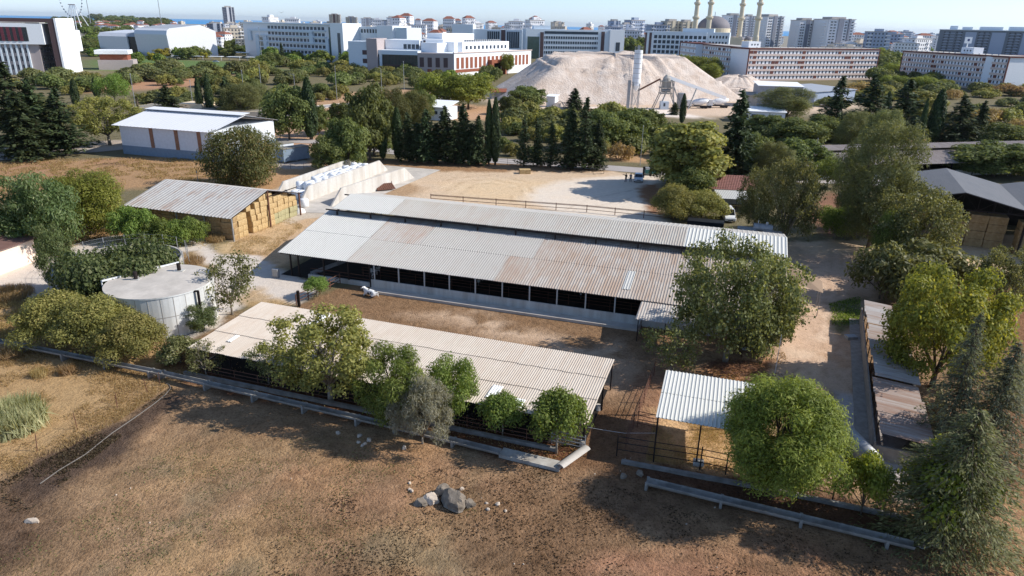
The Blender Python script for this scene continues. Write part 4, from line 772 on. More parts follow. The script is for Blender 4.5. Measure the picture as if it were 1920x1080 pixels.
# --- warehouse
mat('vent_grey',srgb(130,134,142),.8,.1)  # even mid grey for the upright strip under the warehouse ridge vent
WA=math.atan2(302-302,1); ax,ay=-91.31,161.88; bx_,by_=G(398,303); bx_,by_=-66.6,153.9; WA=math.atan2(by_-ay,bx_-ax); WL=math.hypot(bx_-ax,by_-ay)
wh=thing('warehouse','white metal warehouse with brick piers and a raised strip along its roof','warehouse',(ax,ay,0),WA)
b=MB(); b.box(0,0,0,WL,22,2.0); b.build('plinth','greyblue',wh); b=MB(); b.box(.05,.05,2.0,WL-.05,21.9,6.6); b.build('wall','containergrey',wh)
for x in (WL*.35,WL*.62,WL*.86): w=MB(); w.box(x-.45,-.12,2.0,x+.45,.04,6.6); w.build('pier','brick',wh)
b=MB(); b.corr(-1.3,WL+.6,-.9,6.6,11,9.0,1.0,.03,trap=True); b.corr(-1.3,WL+.6,23,6.6,11,9.0,1.0,.03,trap=True); b.build('roof','wh_sheet',wh); b=MB(); b.hexa([(-1.3,9.4,9.15),(WL+.6,9.4,9.15),(WL+.6,12.6,9.35),(-1.3,12.6,9.35),(-1.3,9.4,9.25),(WL+.6,9.4,9.25),(WL+.6,12.6,9.45),(-1.3,12.6,9.45)]); b.box(-1.1,10,8.7,WL+.4,10.2,9.2,1); b.build('ridge_vent',['wh_sheet','vent_grey'],wh)
for (px,py,c,l,dx) in ((533,307,'greyblue','blue-grey site cabin on blocks beside the big reddish tree',5.2),(505,300,'containergrey','pale site cabin behind the blue-grey one',8)):
    x,y=G(px,py); cb=thing('site_cabin',l,'cabin',(x,y,0),.95); b=MB(); b.box(0,0,.35,7,2.6,3.1); b.build('body',c,cb); b=MB(); b.box(-.12,-.12,3.1,7.12,2.72,3.22); b.build('roof','cement_roof',cb)
    for q in ((.3,.2),(.3,2.4),(3.5,.2),(3.5,2.4),(6.7,.2),(6.7,2.4)): w=MB(); w.box(q[0]-.15,q[1]-.15,0,q[0]+.15,q[1]+.15,.35); w.build('foot','block',cb)
# low sand-coloured building behind warehouse
x,y=G(245,222); lb=thing('flat_building','low sand-coloured flat-roofed building behind the warehouse','building',(x,y,0),-.12); b=MB(); b.box(0,0,0,34,12,3.4); b.box(34,-3,0,46,10,3.8); b.box(14,4,3.4,22,12,4.6); b.build('wall',mat('sand',srgb(236,214,184),.85,.1) and 'sand',lb); b=MB(); b.box(.6,.6,3.4,13.6,11.4,3.45); b.box(22.4,.6,3.4,33.4,11.4,3.45); b.box(34.6,-2.4,3.8,45.4,9.4,3.85); b.build('roof','cement_roof',lb)
b=MB(); 
for i in range(6): b.box(2+i*5,-.05,1,4.4+i*5,.05,2.4)
b.build('window','glass_dark',lb)
# --- tiled house + carport
x,y=G(1337,388); hz=2.9; hh=thing('tiled_house','small house with red-brown tiled roof behind the trees right of the yard','house',(x,y+3.2,0),-.12)
b=MB(); b.box(0,0,0,12,7,2.9); b.add([(0,0,2.9),(0,7,2.9),(0,3.5,4.4),(12,0,2.9),(12,7,2.9),(12,3.5,4.4)],[(0,2,1),(3,4,5)]); b.build('wall','limewash',hh); b=MB(); b.corr(-.4,12.4,-.7,2.7,3.5,4.55,.3,.07,rows=9,lap=.04); b.corr(-.4,12.4,7.7,2.7,3.5,4.55,.6,.05); b.build('roof','tile',hh)
cp=thing('carport','white corrugated carport in front of the tiled house','carport',(x+.2,y+.3,0),-.12); b=MB(); b.corr(0,10,-3.0,2.2,1.9,2.66,.3,.06); b.build('roof','white_sheet',cp); posts(cp,[(.2,-2.8),(3.3,-2.8),(9.8,-2.8),(.2,1.8),(9.8,1.8)],[2.2]*3+[2.6]*2,.09)
# --- right hay hall with big bales
fx,fy=G(1811,362,8.4); rx,ry=G(1777,320,8.4); RA=math.atan2(ry-fy,rx-fx)-math.pi/2; hall=thing('hay_hall','large steel hay hall with two grey gabled roofs at the right edge','hay barn',(fx,fy,0),RA+.0)
L=math.hypot(rx-fx,ry-fy)+2
b=MB()
for o_ in (0,16.4):
    for sg in (-1,1): b.hexa([(o_+sg*.0,0,8.4),(o_+sg*8.2,0,6.5),(o_+sg*8.2,L,6.5),(o_,L,8.4),(o_,0,8.5),(o_+sg*8.2,0,6.6),(o_+sg*8.2,L,6.6),(o_,L,8.5)] if sg>0 else [(o_-8.2,0,6.5),(o_,0,8.4),(o_,L,8.4),(o_-8.2,L,6.5),(o_-8.2,0,6.6),(o_,0,8.5),(o_,L,8.5),(o_-8.2,L,6.6)])
b.build('roof','hall_sheet',hall); b=MB()
for o_ in (0,16.4):
    b.beam((o_-8.2,.3,5.9),(o_+8.2,.3,5.9),.1,.14)
    for q in range(-4,5):
        zt=8.3-1.9*abs(q)/4; b.beam((o_+q*2.05,.3,5.9),(o_+q*2.05,.3,zt),.06); 
        if q<4: b.beam((o_+q*2.05,.3,5.9 if q%2 else zt),(o_+(q+1)*2.05,.3,(8.3-1.9*abs(q+1)/4) if q%2 else 5.9),.06)
    b.beam((o_-8.2,.3,6.4),(o_,.3,8.3),.1,.14); b.beam((o_+8.2,.3,6.4),(o_,.3,8.3),.1,.14)
b.build('truss','dark_steel',hall); posts(hall,[(x_,y_) for x_ in (-8.2,8.2,24.6) for y_ in (.3,L*.5,L-.4)],[6.5]*9,.25)
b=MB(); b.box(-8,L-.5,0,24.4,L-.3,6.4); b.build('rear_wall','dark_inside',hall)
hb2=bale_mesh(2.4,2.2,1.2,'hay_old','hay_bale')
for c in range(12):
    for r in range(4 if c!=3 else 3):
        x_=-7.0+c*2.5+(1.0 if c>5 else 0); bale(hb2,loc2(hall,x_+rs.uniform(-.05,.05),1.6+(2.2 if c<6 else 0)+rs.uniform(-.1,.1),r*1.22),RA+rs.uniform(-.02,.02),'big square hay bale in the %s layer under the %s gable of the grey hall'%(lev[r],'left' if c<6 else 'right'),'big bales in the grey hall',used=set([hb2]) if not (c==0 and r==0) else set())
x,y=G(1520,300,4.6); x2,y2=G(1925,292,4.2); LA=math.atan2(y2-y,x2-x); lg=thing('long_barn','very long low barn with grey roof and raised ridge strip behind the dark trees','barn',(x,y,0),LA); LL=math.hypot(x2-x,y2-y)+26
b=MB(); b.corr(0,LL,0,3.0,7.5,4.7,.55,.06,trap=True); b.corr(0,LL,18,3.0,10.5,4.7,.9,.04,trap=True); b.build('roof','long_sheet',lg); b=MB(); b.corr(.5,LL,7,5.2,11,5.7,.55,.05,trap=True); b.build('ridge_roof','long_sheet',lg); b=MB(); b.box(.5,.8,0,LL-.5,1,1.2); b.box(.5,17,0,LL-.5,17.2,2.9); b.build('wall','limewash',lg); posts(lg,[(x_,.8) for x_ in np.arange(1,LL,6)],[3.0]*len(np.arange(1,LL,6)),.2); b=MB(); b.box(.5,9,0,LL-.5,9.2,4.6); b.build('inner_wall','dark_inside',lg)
# --- row of patched tin roofs at right
tp=[((1619,549),(1728,592)),((1630,640),None)]
p0=G(1622,560,2.6); p1=G(1650,805,2.6); TA=math.atan2(p1[1]-p0[1],p1[0]-p0[0]); TL=math.hypot(p1[0]-p0[0],p1[1]-p0[1])
tin=thing('tin_shed','long row of low pens under patched, overlapping rusty tin roofs beside the walnut tree','shed',(p0[0],p0[1],0),TA)
segs=[(0,2.9,3.4,0,'tin_pale'),(3.1,5.6,3.5,.06,'tin_pale'),(5.8,7.2,3.9,-.05,'tin_pale'),(7.3,9.5,4.2,.08,'tin_pale'),(9.6,12.6,4.5,.12,'tin_pale'),(12.7,16.2,4.6,.17,'tin_pale'),(16.3,18.6,4.4,-.03,'tin_rusty'),(18.7,21.4,4.6,.05,'tin_rusty'),(21.5,24.2,4.7,-.02,'tin_rusty')]
sc_=TL/24.2
for i,(a_,b_,w_,dz,mm) in enumerate(segs):
    q=MB(); q.corr(a_*sc_,b_*sc_+.2,-.1+(i%3)*.08,2.45+dz,w_*.78,2.25+dz,.22,.035,seed=i,wob=.05); o=q.build('roof_sheet',mm,tin); o['label']=('rusty patched tin roof panel' if 'rusty' in mm else 'pale tin roof panel')
b=MB(); b.box(0,-.16,0,TL,-.04,1.5); b.box(0,3.2,0,TL,3.4,1.9); b.box(TL-.2,-.1,0,TL,4,1.2); b.build('block_wall','block',tin); posts(tin,[(x_,.08) for x_ in np.arange(.2,TL,3)],[2.4]*len(np.arange(.2,TL,3)),.09,'timber')
b=MB(); b.box(0,-1.15,-.05,TL,-.17,.1); b.build('floor','block',tin)
rf=thing('reed_screen','tan reed fence panels behind the tin pens','fence',(p0[0],p0[1],0),TA); b=MB(); b.box(TL*.6,5.3,0,TL*.85,5.38,1.9); b.build('panel',mat('reedmat',srgb(186,170,126),.95,.3,3) and 'reedmat',rf); posts(rf,[(TL*f_,5.42) for f_ in (.6,.68,.77,.85)],[2.1]*4,.08,'timber')
x,y=G(1606,862); wt=thing('water_tanker','grey round-ended tank trailer between the big pine and the tin pens','trailer',(x,y,0),rad(95)); b=MB(); b.tube([(-2.0,0,1.1),(-1.9,0,1.1),(1.6,0,1.1),(1.8,0,1.1)],[.35,.7,.7,.4],18); b.build('tank','galv',wt,smooth=True)
for sy in (-.75,.75): w=MB(); w.tube([(0,sy-.1,.38),(0,sy+.1,.38)],.38,14); w.build('wheel','black_plastic',wt)
b=MB(); b.beam((1.6,0,.6),(3.2,0,.5),.1); b.build('drawbar','redpaint',wt)
# ================================================================ farm details
def ground_line(pts,z=0): return [Vector((*G(*p,z),z)) for p in pts]
def flume(name,pts,z,label,w=.62,h=.34,step=5.0):
    P=ground_line(pts,z); a=math.atan2(P[-1].y-P[0].y,P[-1].x-P[0].x); L=(P[-1]-P[0]).length
    th=thing(name,label,'channel',(P[0].x,P[0].y,0),a); n=12; x=0; k=0; me=None; ms=None
    while x<L-.3:
        l=min(step,L-x); prof=[]
        for i in range(n+1): t=math.pi*i/n; prof.append((-w/2*math.cos(t),z-h*math.sin(t)))
        inn=[(-(w/2-.06)*math.cos(math.pi*i/n),z+.0-(h-.06)*math.sin(math.pi*i/n)) for i in range(n,-1,-1)]
        b=MB(); poly=prof+inn; vs=[(0.02,y,zz) for y,zz in poly]+[(l-.02,y,zz) for y,zz in poly]; m_=len(poly)
        b.add(vs,[(i,m_+i,m_+(i+1)%m_,(i+1)%m_) for i in range(m_)]+[(i,i+1,m_-2-i,m_-1-i) for i in range(n)]+[(m_+m_-1-i,m_+m_-2-i,m_+i+1,m_+i) for i in range(n)])
        o=b.build('trough','channel_concrete',th); o.location=(x,0,0)
        b=MB(); b.box(-.09,-w/2-.06,-.05,.09,w/2+.06,z-h*.55); b.box(-.09,-w/2-.06,z-h*.55,.09,-w/2+.04,z+.03); b.box(-.09,w/2-.04,z-h*.55,.09,w/2+.06,z+.03)
        o=b.build('support','channel_concrete',th); o.location=(x,0,0); x+=l
    return th
flume('water_channel',[(-30,632),(70,652),(300,697)],.75,'raised half-round concrete channel running in from the left edge past the round bushes')
flume('water_channel',[(302,697),(560,757),(740,797)],.7,'raised half-round concrete channel in front of the plane tree and the cream shed')
flume('water_channel',[(742,798),(938,845)],.5,'lower stretch of concrete channel in front of the small green trees')
flume('water_channel',[(1214,900),(1716,1020)],.6,'raised half-round concrete channel in front of the big pine at lower right',.7,.4)
b=MB(); P=ground_line([(940,845),(1052,872)],.3); a=math.atan2(P[1].y-P[0].y,P[1].x-P[0].x); b.box(0,-.5,0,(P[1]-P[0]).length,.5,.28); tag(b.build('concrete_slab','concrete',None,(P[0].x,P[0].y,0),rot=a),'flat pale concrete slab continuing the channel to its broken end','slab')
def broken(p,q,z0,z1,label,rx=0):
    A=Vector((*G(*p),z0)); B=Vector((*G(*q),z1)); b=MB(); d=B-A; L=d.length; n=12; prof=[(-.44*math.cos(math.pi*i/n),-.34*math.sin(math.pi*i/n)) for i in range(n+1)]; inn=[(-.38*math.cos(math.pi*i/n),-.24*math.sin(math.pi*i/n)) for i in range(n,-1,-1)]; poly=prof+inn; m_=len(poly)
    b.add([(0,y,zz) for y,zz in poly]+[(L,y,zz) for y,zz in poly],[(i,m_+i,m_+(i+1)%m_,(i+1)%m_) for i in range(m_)]+[(i,i+1,m_-2-i,m_-1-i) for i in range(n)]+[(m_+m_-1-i,m_+m_-2-i,m_+i+1,m_+i) for i in range(n)])
    o=b.build('broken_channel','slab',None,A); o.rotation_euler=(rx,-math.asin(d.z/L),math.atan2(d.y,d.x)); return tag(o,label,'channel')
broken((1049,882),(1099,851),.2,.42,'broken piece of half-round channel lying tipped over at the yard gate',2.7)
broken((1722,1025),(1812,1000),.35,.3,'broken channel piece slanting away at the foot of the corner cedar',.3)
P=ground_line([(1165,868),(1400,912),(1700,975)],0); 
kb=thing('pen_kerb','low concrete kerb along the front of the straw pen','kerb',P[0]); b=MB()
for i in range(2): b.beam(P[i]-P[0]+Vector((0,0,.12)),P[i+1]-P[0]+Vector((0,0,.12)),.3,.3)
b.build('kerb','channel_concrete',kb)
# fences ------------------------------------------------------------
def fence(name,pts,label,rails,h,sp,m,pw=.07,rr=.03,wire=False,lean=0):
    P=ground_line(pts); th=thing(name,label,'fence',P[0]); me=None; rs2=random.Random(len(pts)+int(P[0].x))
    for i in range(len(P)-1):
        d=P[i+1]-P[i]; n=max(1,round(d.length/sp))
        for k in range(n+(1 if i==len(P)-2 else 0)):
            p=P[i]+d*k/n-P[0]
            if me is None: b=MB(); b.tube([(0,0,-.1),(0,0,h)],pw/2,6); o=b.build('post',m,th); me=o.data
            else: o=inst('post',me,th)
            o.location=p; o.rotation_euler=(rs2.uniform(-lean,lean),rs2.uniform(-lean,lean),0)
    for z in rails:
        b=MB(); b.tube([p-P[0]+Vector((0,0,z)) for p in P],rr,5); b.build('wire' if wire else 'rail',m,th)
    return th
fence('pipe_fence',[(556,573),(600,552),(638,532)],'rusty three-rail pipe fence at the left end of the barn yard',(.45,.85,1.25),1.35,2.5,'rusty_steel',.12,.045)
b=MB(); b.box(-.14,-.14,0,.14,.14,1.9); tag(b.build('gate_post','dark_steel',None,G(561,575)+(0,)),'thick dark gate post at the left corner of the barn yard','post')
fence('pipe_fence',[(808,377),(930,386),(1100,398),(1262,414)],'long rusty pipe fence across the sandy yard behind the barn ridge',(.5,1.05,1.2),1.3,5.2,'rusty_steel',.14,.05)
fence('pen_fence',[(1172,845),(1187,805),(1207,755),(1226,705)],'leaning pipe fence between barn yard and white canopy',(.35,.7,1.05,1.4),1.5,2.4,'rusty_steel',.08,.022)
fence('pen_fence',[(1195,800),(1232,808)],'short pipe fence joining the leaning fence to the canopy post',(.35,.7,1.05,1.4),1.45,2.6,'rusty_steel',.08,.03)
fence('pen_fence',[(1156,855),(1225,866),(1312,880),(1360,890),(1460,912),(1560,940)],'dark pipe fence along the front of the straw pen',(.6,1.2,1.7),1.9,2.6,'dark_steel',.1,.035)
fence('pen_gate',[(1034,832),(1096,846)],'blue-grey pipe gate at the right end of the cream shed',(.3,.6,.9,1.2),1.35,2.2,'galv',.1,.035)
fence('wire_fence',[(0,868),(70,846),(145,805),(220,765),(276,735),(300,722)],'sagging barbed wire fence with thin rusty stakes at lower left',(.5,.9,1.2),1.35,2.6,'rusty_steel',.06,.006,True,.12)
fence('mesh_fence',[(700,296),(930,307),(1110,325)],'thin mesh fence along the road under the dark firs',(.6,1.1,1.5),1.6,3,'dark_steel',.07,.025)
fence('mesh_fence',[(0,292),(130,282),(232,268)],'thin green mesh fence along the road at the upper left',(.6,1.3,1.8),1.9,4,'dark_steel',.07,.02)
fence('wire_fence',[(200,405),(240,398),(290,380)],'short wire fence left of the hay barn',(.5,1.),1.2,3,'rusty_steel',.07,.015,True)
fence('wire_fence',[(520,318),(570,316),(600,312)],'wire fence between the big reddish tree and the cabin',(.5,1.),1.2,3,'rusty_steel',.07,.015,True)
gt=fence('road_gate',[(1112,327),(1132,326)],'tubular gate at the end of the roadside mesh fence',(.1,1.2,1.9),2.0,2,'dark_steel',.09,.04)
P=G(1206,333); gp_=thing('gate_pillar','dark square gate pillar between the silver car and the dumpster','pillar',P+(0,)); b=MB(); b.box(-.18,-.18,0,.18,.18,2.3); b.build('pillar','dark_steel',gp_); b=MB(); b.beam((.2,0,1.9),(2.6,.2,1.9),.08); b.beam((.2,0,.5),(2.6,.2,.5),.08); b.beam((1.5,.1,.3),(1.5,.1,1.95),.5,.06); b.build('gate_leaf','dark_steel',gp_)
P=G(1218,328); db=thing('dumpster','green-blue waste container with sloped lid by the road gate','container',P+(0,),.1); b=MB(); b.hexa([(-1,-.6,.35),(1,-.6,.35),(1,.6,.35),(-1,.6,.35),(-1.1,-.8,1.3),(1.1,-.8,1.3),(1.1,.8,1.3),(-1.1,.8,1.3)]); b.build('body',mat('bin_green',srgb(72,128,128),.6,.2) and 'bin_green',db); b=MB(); b.xprism([(-.8,1.31),(.8,1.31),(.55,1.7),(-.4,1.75)],-1.1,1.1); b.build('lid','galv',db)
# hose on the pasture
b=MB(); P=ground_line([(75,907),(110,882),(160,852),(210,812),(250,785),(285,760),(308,742),(320,728),(318,722),(305,716)],.06); b.tube(P,.04,6); tag(b.build('hose','hose'),'long grey irrigation hose curving across the lower left pasture','hose')
b=MB(); b.tube([p for p in ground_line([(1103,801),(1130,806),(1170,812),(1230,812)],.7)],.012,5); tag(b.build('rope','white_paint'),'pale rope strung between the shed corner post and the canopy','rope')
# stones -----------------------------------------------------------
def rock(px,py,sx,sy,sz,label,rot=0,seed=1,m='rock',group=None,ang=.0):
    n1,n2=18,12; vs=[]; fs=[]
    if max(sx,sy)<.3: n1,n2=8,6
    for j in range(n2+1):
        ph=math.pi*j/n2
        for i in range(n1):
            t=2*math.pi*i/n1; d=Vector((math.sin(ph)*math.cos(t),math.sin(ph)*math.sin(t),math.cos(ph)))
            r=1+.42*(mnoise.noise(d*1.3+Vector((seed*3.1,0,0))))+.2*mnoise.noise(d*3.1+Vector((0,seed*2.7,0)))+.08*mnoise.noise(d*8+Vector((0,0,seed)))
            for ax_ in (Vector((1,.3,.2)),Vector((-.5,1,.4)),Vector((-.6,-.8,.5)),Vector((.2,-.3,1))):
                a_=ax_.normalized(); dd=d.dot(a_)*r
                if dd>.72: r*= .72/dd
            vs.append((d.x*r*sx,d.y*r*sy,max(-.1,d.z*r*sz)))
    for j in range(n2):
        for i in range(n1): fs.append((j*n1+i,j*n1+(i+1)%n1,(j+1)*n1+(i+1)%n1,(j+1)*n1+i))
    b=MB(); b.add(vs,fs); x,y=G(px,py); o=b.build('rock',m,None,(x,y,sz*.25),rot=rot); o.rotation_euler.y=ang; tag(o,label,'rock',group); return o
rock(852,946,1.15,.72,.85,'largest grey boulder of the rock pile in the pasture',-.75,2)
rock(832,925,.62,.5,.6,'dark upright stone at the top of the rock pile',.3,5)
rock(808,940,.62,.5,.5,'pale cracked stone left in the rock pile',.2,8,'palerock')
rock(790,945,.5,.42,.35,'low rounded stone at the left end of the rock pile',.1,11)
rock(880,948,.42,.36,.42,'small grey stone at the right end of the rock pile',.5,14)
for px,py,s,sd in ((768,918,.16,1),(772,921,.18,2),(912,944,.15,3),(933,946,.22,4),(948,958,.14,5),(915,956,.18,6),(866,917,.2,7),(768,906,.16,8)): rock(px,py,s,s*.8,s*.7,'small loose stone scattered round the rock pile',sd,sd+20,'palerock','stones round the rock pile')
for px,py,s,sd in ((674,818,.26,1),(692,826,.28,2),(672,830,.2,3),(684,833,.2,4),(758,840,.24,5),(634,813,.22,6),(680,836,.18,7)): rock(px,py,s,s*.8,s*.8,'small stone lying in the shade of the grey shrub',sd,sd+40,'palerock','stones near the grey shrub')
rock(61,978,.5,.22,.2,'long pale pinkish stone at the lower left of the pasture',.1,61,'palerock')
rsx=random.Random(9)
for i in range(34):
    px=rsx.uniform(60,1880); py=rsx.uniform(850,1075)
    s=rsx.uniform(.04,.09); rock(px,py,s,s*.8,s*.7,'small pale pebble lying loose on the pasture',i,i+70,'palerock','pebbles on the pasture')
for px,py,s,sd in ((1168,894,.3,1),(1200,889,.35,2)): rock(px,py,s,s*.8,s*.8,('left' if sd==1 else 'right')+' one of two stones left of the lower right channel',sd,sd+150)
# boards, blocks
def boxthing(name,label,cat,px,py,s,rot,m,tilt=0,z=0):
    b=MB(); b.box(-s[0]/2,-s[1]/2,0,s[0]/2,s[1]/2,s[2]); x,y=G(px,py); o=b.build(name,m,None,(x,y,z),rot=rot); o.rotation_euler.x=tilt; smooth_bevel(o,.02,1); return tag(o,label,cat)
boxthing('wooden_crate','left wooden board crate lying under the barn-end tree','crate',1402,672,(1.0,.9,.35),-.3,'wood',.2); boxthing('wooden_crate','right wooden board crate lying under the barn-end tree','crate',1419,676,(1.0,.9,.35),-.3,'wood',.2)
boxthing('white_box','white plastic box on the straw inside the pen','box',1309,872,(.75,.5,.42),-.2,'limewash')
boxthing('white_cabinet','white cabinet standing by the barn end wall under the trees','cabinet',1400,655,(.9,.6,1.2),-.3,'white_paint')
boxthing('metal_trailer','flat grey metal plate on the shaded track left of the tin pens','plate',1595,635,(1.1,.8,.35),.1,'galv')
boxthing('straw_bale','straw bale lying on the yard below the dark firs','bale',984,325,(2.4,1.6,.9),.1,'straw')
boxthing('black_container','long black open container behind the barn ridge','container',1322,428,(5.6,2.2,1.3),BA,'black_plastic')
boxthing('scrap_stack','grey metal sheets stacked behind the barn ridge, left of the tank','panel',1395,468,(2.6,1.4,3.3),BA,'galv'); boxthing('metal_cabinet','pale metal cabinet behind the barn ridge, right of the tank','cabinet',1442,474,(2.6,1.2,3.2),BA,'tin_pale')
boxthing('control_box','grey electric box on the ground at the left corner of the barn','box',518,520,(.8,.5,1.1),BA,'galv')
# rubbish heap of twigs
def twigs(px,py,R,n,label,m,seed,h=.35,name='brush_heap'):
    rs3=random.Random(seed); b=MB()
    for i in range(n):
        a=rs3.uniform(0,6.28); r=R*math.sqrt(rs3.random()); x,y=r*math.cos(a),r*math.sin(a)*.7; z=h*(1-r/R)*rs3.random()+.03; t=rs3.uniform(0,6.28); l=rs3.uniform(.3,1.0)
        b.tube([(x,y,z),(x+l*math.cos(t),y+l*math.sin(t),z+rs3.uniform(-.02,.2))],[.025,.008],4)
    o=b.build(name,m,None,G(px,py)+(0,)); return tag(o,label,'brush heap')
twigs(1375,690,2.4,220,'heap of reddish dead branches under the barn-end tree','rusty_steel',1)
twigs(208,310,3.2,90,'grey heap of dead branches in the orange field','bark',2,.8); 
def tuft(px,py,H,R,n,label,mt,seed,name='grass_tuft'):
    rng=np.random.default_rng(seed); a=rng.random(n)*6.28; r=R*np.sqrt(rng.random(n)); d=np.stack([np.cos(a),np.sin(a),0*a],1); P=d*r[:,None]; hh=H*rng.uniform(.35,.6,n); P[:,2]=hh*.75
    N_=d+rng.normal(size=(n,3))*.5; ax=np.tile([0,0,1.],(n,1))+d*(.35*r/R)[:,None]+rng.normal(size=(n,3))*.16
    me=quads(name,P,N_,H*.95,.045,rng,'foliage_'+mt,None,ax); o=bpy.data.objects.new(name,me); COL.objects.link(o); o.location=G(px,py)+(0,); return tag(o,label,'grass')
tuft(28,800,2.2,2.2,2600,'tall clump of pale green reeds at the left edge of the pasture','reed',1,'reed_clump')
tuft(126,700,1.0,.7,420,'dry straw-coloured tuft below the left bush by the channel','dry',2); tuft(75,705,.9,.7,300,'dry tuft left of the straw-coloured one below the channel','dry',3)
tuft(20,668,1.0,1.2,420,'dry grass tuft at the left edge below the channel','dry',4); tuft(405,452,1.1,1.3,700,'dry grass tuft at the corner of the hay barn','dry',5); tuft(20,555,1.1,2.4,1500,'dry grass mound left of the round bushes','dry',6); tuft(60,620,.8,1.6,700,'dry grass below the dry mound at left','dry',7)
tuft(362,492,.9,1.6,700,'dry grass patch right of the open pit','dry',8)
# ground cover that nobody could count
def cover(name,poly,n,H,mt,seed,asp=.12,hs=.5):
    rng=np.random.default_rng(seed); Pp=[G(*p) for p in poly]; x0,x1=min(p[0] for p in Pp),max(p[0] for p in Pp); y0,y1=min(p[1] for p in Pp),max(p[1] for p in Pp)
    x=rng.uniform(x0,x1,n*3); y=rng.uniform(y0,y1,n*3); k=(sdist(Pp,x,y)>0)&(fbm(x/2.2,y/2.2,seed)+.35*rng.random(len(x))>.74); x=x[k][:n]; y=y[k][:n]; n=len(x)
    P=np.stack([x,y,np.full(n,H*.3)],1); N_=rng.normal(size=(n,3)); N_[:,2]*=.3; ax=np.tile([0,0,1.],(n,1))+rng.normal(size=(n,3))*hs
    me=quads(name,P,N_,H,asp,rng,'foliage_'+mt,None,ax); o=bpy.data.objects.new(name,me); COL.objects.link(o); return struct(o,'stuff')
cover('dry_grass',[(-60,1100),(100,1000),(340,860),(600,800),(900,860),(1100,900),(1200,1000),(1900,1000),(1960,1120),(0,1120)],15000,.075,'drybrown',3,.3,1.2)
cover('dry_grass',[(-200,900),(-100,640),(0,640),(300,700),(315,725),(225,790),(0,905)],30000,.3,'dry',5,.14,.6)
cover('dry_grass',[(-100,640),(-50,560),(0,545),(60,570),(40,640)],9000,.4,'dry',6,.12,.5)
cover('dry_grass',[(0,300),(380,296),(470,330),(380,360),(240,330),(220,400),(0,400)],26000,.5,'dry',7,.2,.6)
cover('dry_grass',[(110,440),(220,400),(380,440),(450,455),(400,470),(200,440)],6000,.35,'dry',8,.15,.6)
cover('clods',[(500,960),(900,860),(1100,890),(1300,960),(1600,1010),(1900,1100),(500,1100)],9000,.11,'soil',16,.9,3)
cover('weeds',[(-60,1100),(100,960),(340,830),(700,820),(900,960),(500,1100)],5000,.12,'olive',9,.5,1.2)
cover('weeds',[(1555,570),(1612,555),(1616,610),(1560,612)],2500,.25,'green',10,.3,.7)
cover('leaf_litter',[(300,700),(345,650),(700,750),(1100,805),(1105,850),(1040,865),(930,835),(620,765),(430,725)],14000,.12,'dry',11,.7,2.5)
cover('leaf_litter',[(1300,690),(1470,660),(1500,720),(1430,740),(1300,710)],5000,.14,'dry',12,.5,2.5)
cover('straw_litter',[(1230,775),(1400,790),(1500,850),(1480,900),(1210,865)],12000,.25,'dry',13,.08,3)
cover('straw_litter',[(440,455),(540,405),(570,425),(500,480),(430,475)],6000,.3,'dry',14,.08,3)
cover('clods',[(0,965),(0,905),(230,790),(322,725),(330,745),(200,840),(60,955)],9000,.14,'soil',15,.8,3)
# lamps and poles ---------------------------------------------------
def lamp(px,py,top,label,arm=True,r=.07,hook=-1):
    x,y=G(px,py); H=ZF(x,y,top); th=thing('street_lamp',label,'street lamp',(x,y,0)); b=MB(); k=max(r,math.hypot(x,y)/FP*.55); b.tube([(0,0,0),(0,0,H)],[k,k*.7],6); b.build('pole','galv',th)
    b=MB(); 
    if arm: b.tube([(0,0,H),(hook*1.2,0,H+.25)],k*.6,5); b.box(hook*1.9 if hook<0 else hook*1.1,-.15,H+.18,hook*1.1 if hook<0 else hook*1.9,.15,H+.32)
    else: b.tube([(0,0,H),(0,0,H+.35)],k*1.3,6)
    b.build('lamp_head','galv',th)
for a in ((259,228,140,'thin tall grey pole behind the left end of the warehouse',0),(364,212,152,'thin grey pole left of the two leaning cypresses',0),(459,188,133,'thin grey pole above the dark trees right of the cypresses',0),(490,165,25 and 122,'short grey pole in the scrub by the campus lawn',0),(555,190,140,'curved grey street lamp beside the big columnar cypress',1),(632,188,125,'tall street lamp at the bend of the campus road',0),(716,172,128,'street lamp in the scrub before the brick faculty',1),(758,168,116,'tall street lamp beyond the bend, nearest the brick faculty',0),(691,238,208,'street lamp with bent arm among the dark trees',1),(1200,312,238,'grey street lamp beside the road left of the big light tree',0),(1523,323,262,'white lamp post left of the long grey barn',0),(1889,330,290,'grey lamp post in front of the dark tree at right',0),(922,140,113,'small lamp before the brick faculty entrance',0),(841,145,118,'small lamp before the grey side of the brick faculty',1),(1340,92,88,'short mast on the roofline of the left dormitory',0)):
    lamp(a[0],a[1],a[2],a[3],bool(a[4]))
lamp(311,100,-60,'very tall thin white mast beside the curved grey hall',False,.3); lamp(172,55,-40,'tall white mast behind the red-louvred building',False,.4); lamp(492,120,52,'tall lamp mast before the left end of the long office block',False,.2)
lamp(372,345,324,'short black lamp post behind the hay barn roof',False)
sg=thing('yellow_sign','small yellow road sign on a post by the dark cypress','sign',G(542,262)+(0,)); b=MB(); b.tube([(0,0,0),(0,0,2)],.06,5); b.build('post','galv',sg); b=MB(); b.box(-.45,-.04,1.9,.45,.04,2.8); b.build('panel','yellowpaint',sg)
wp=thing('wire_post','thin pale pole on the track right of the barn-end tree','pole',G(1452,705)+(0,)); b=MB(); b.tube([(0,0,0),(0,0,4.2)],.03,5); b.build('pole','white_paint',wp)
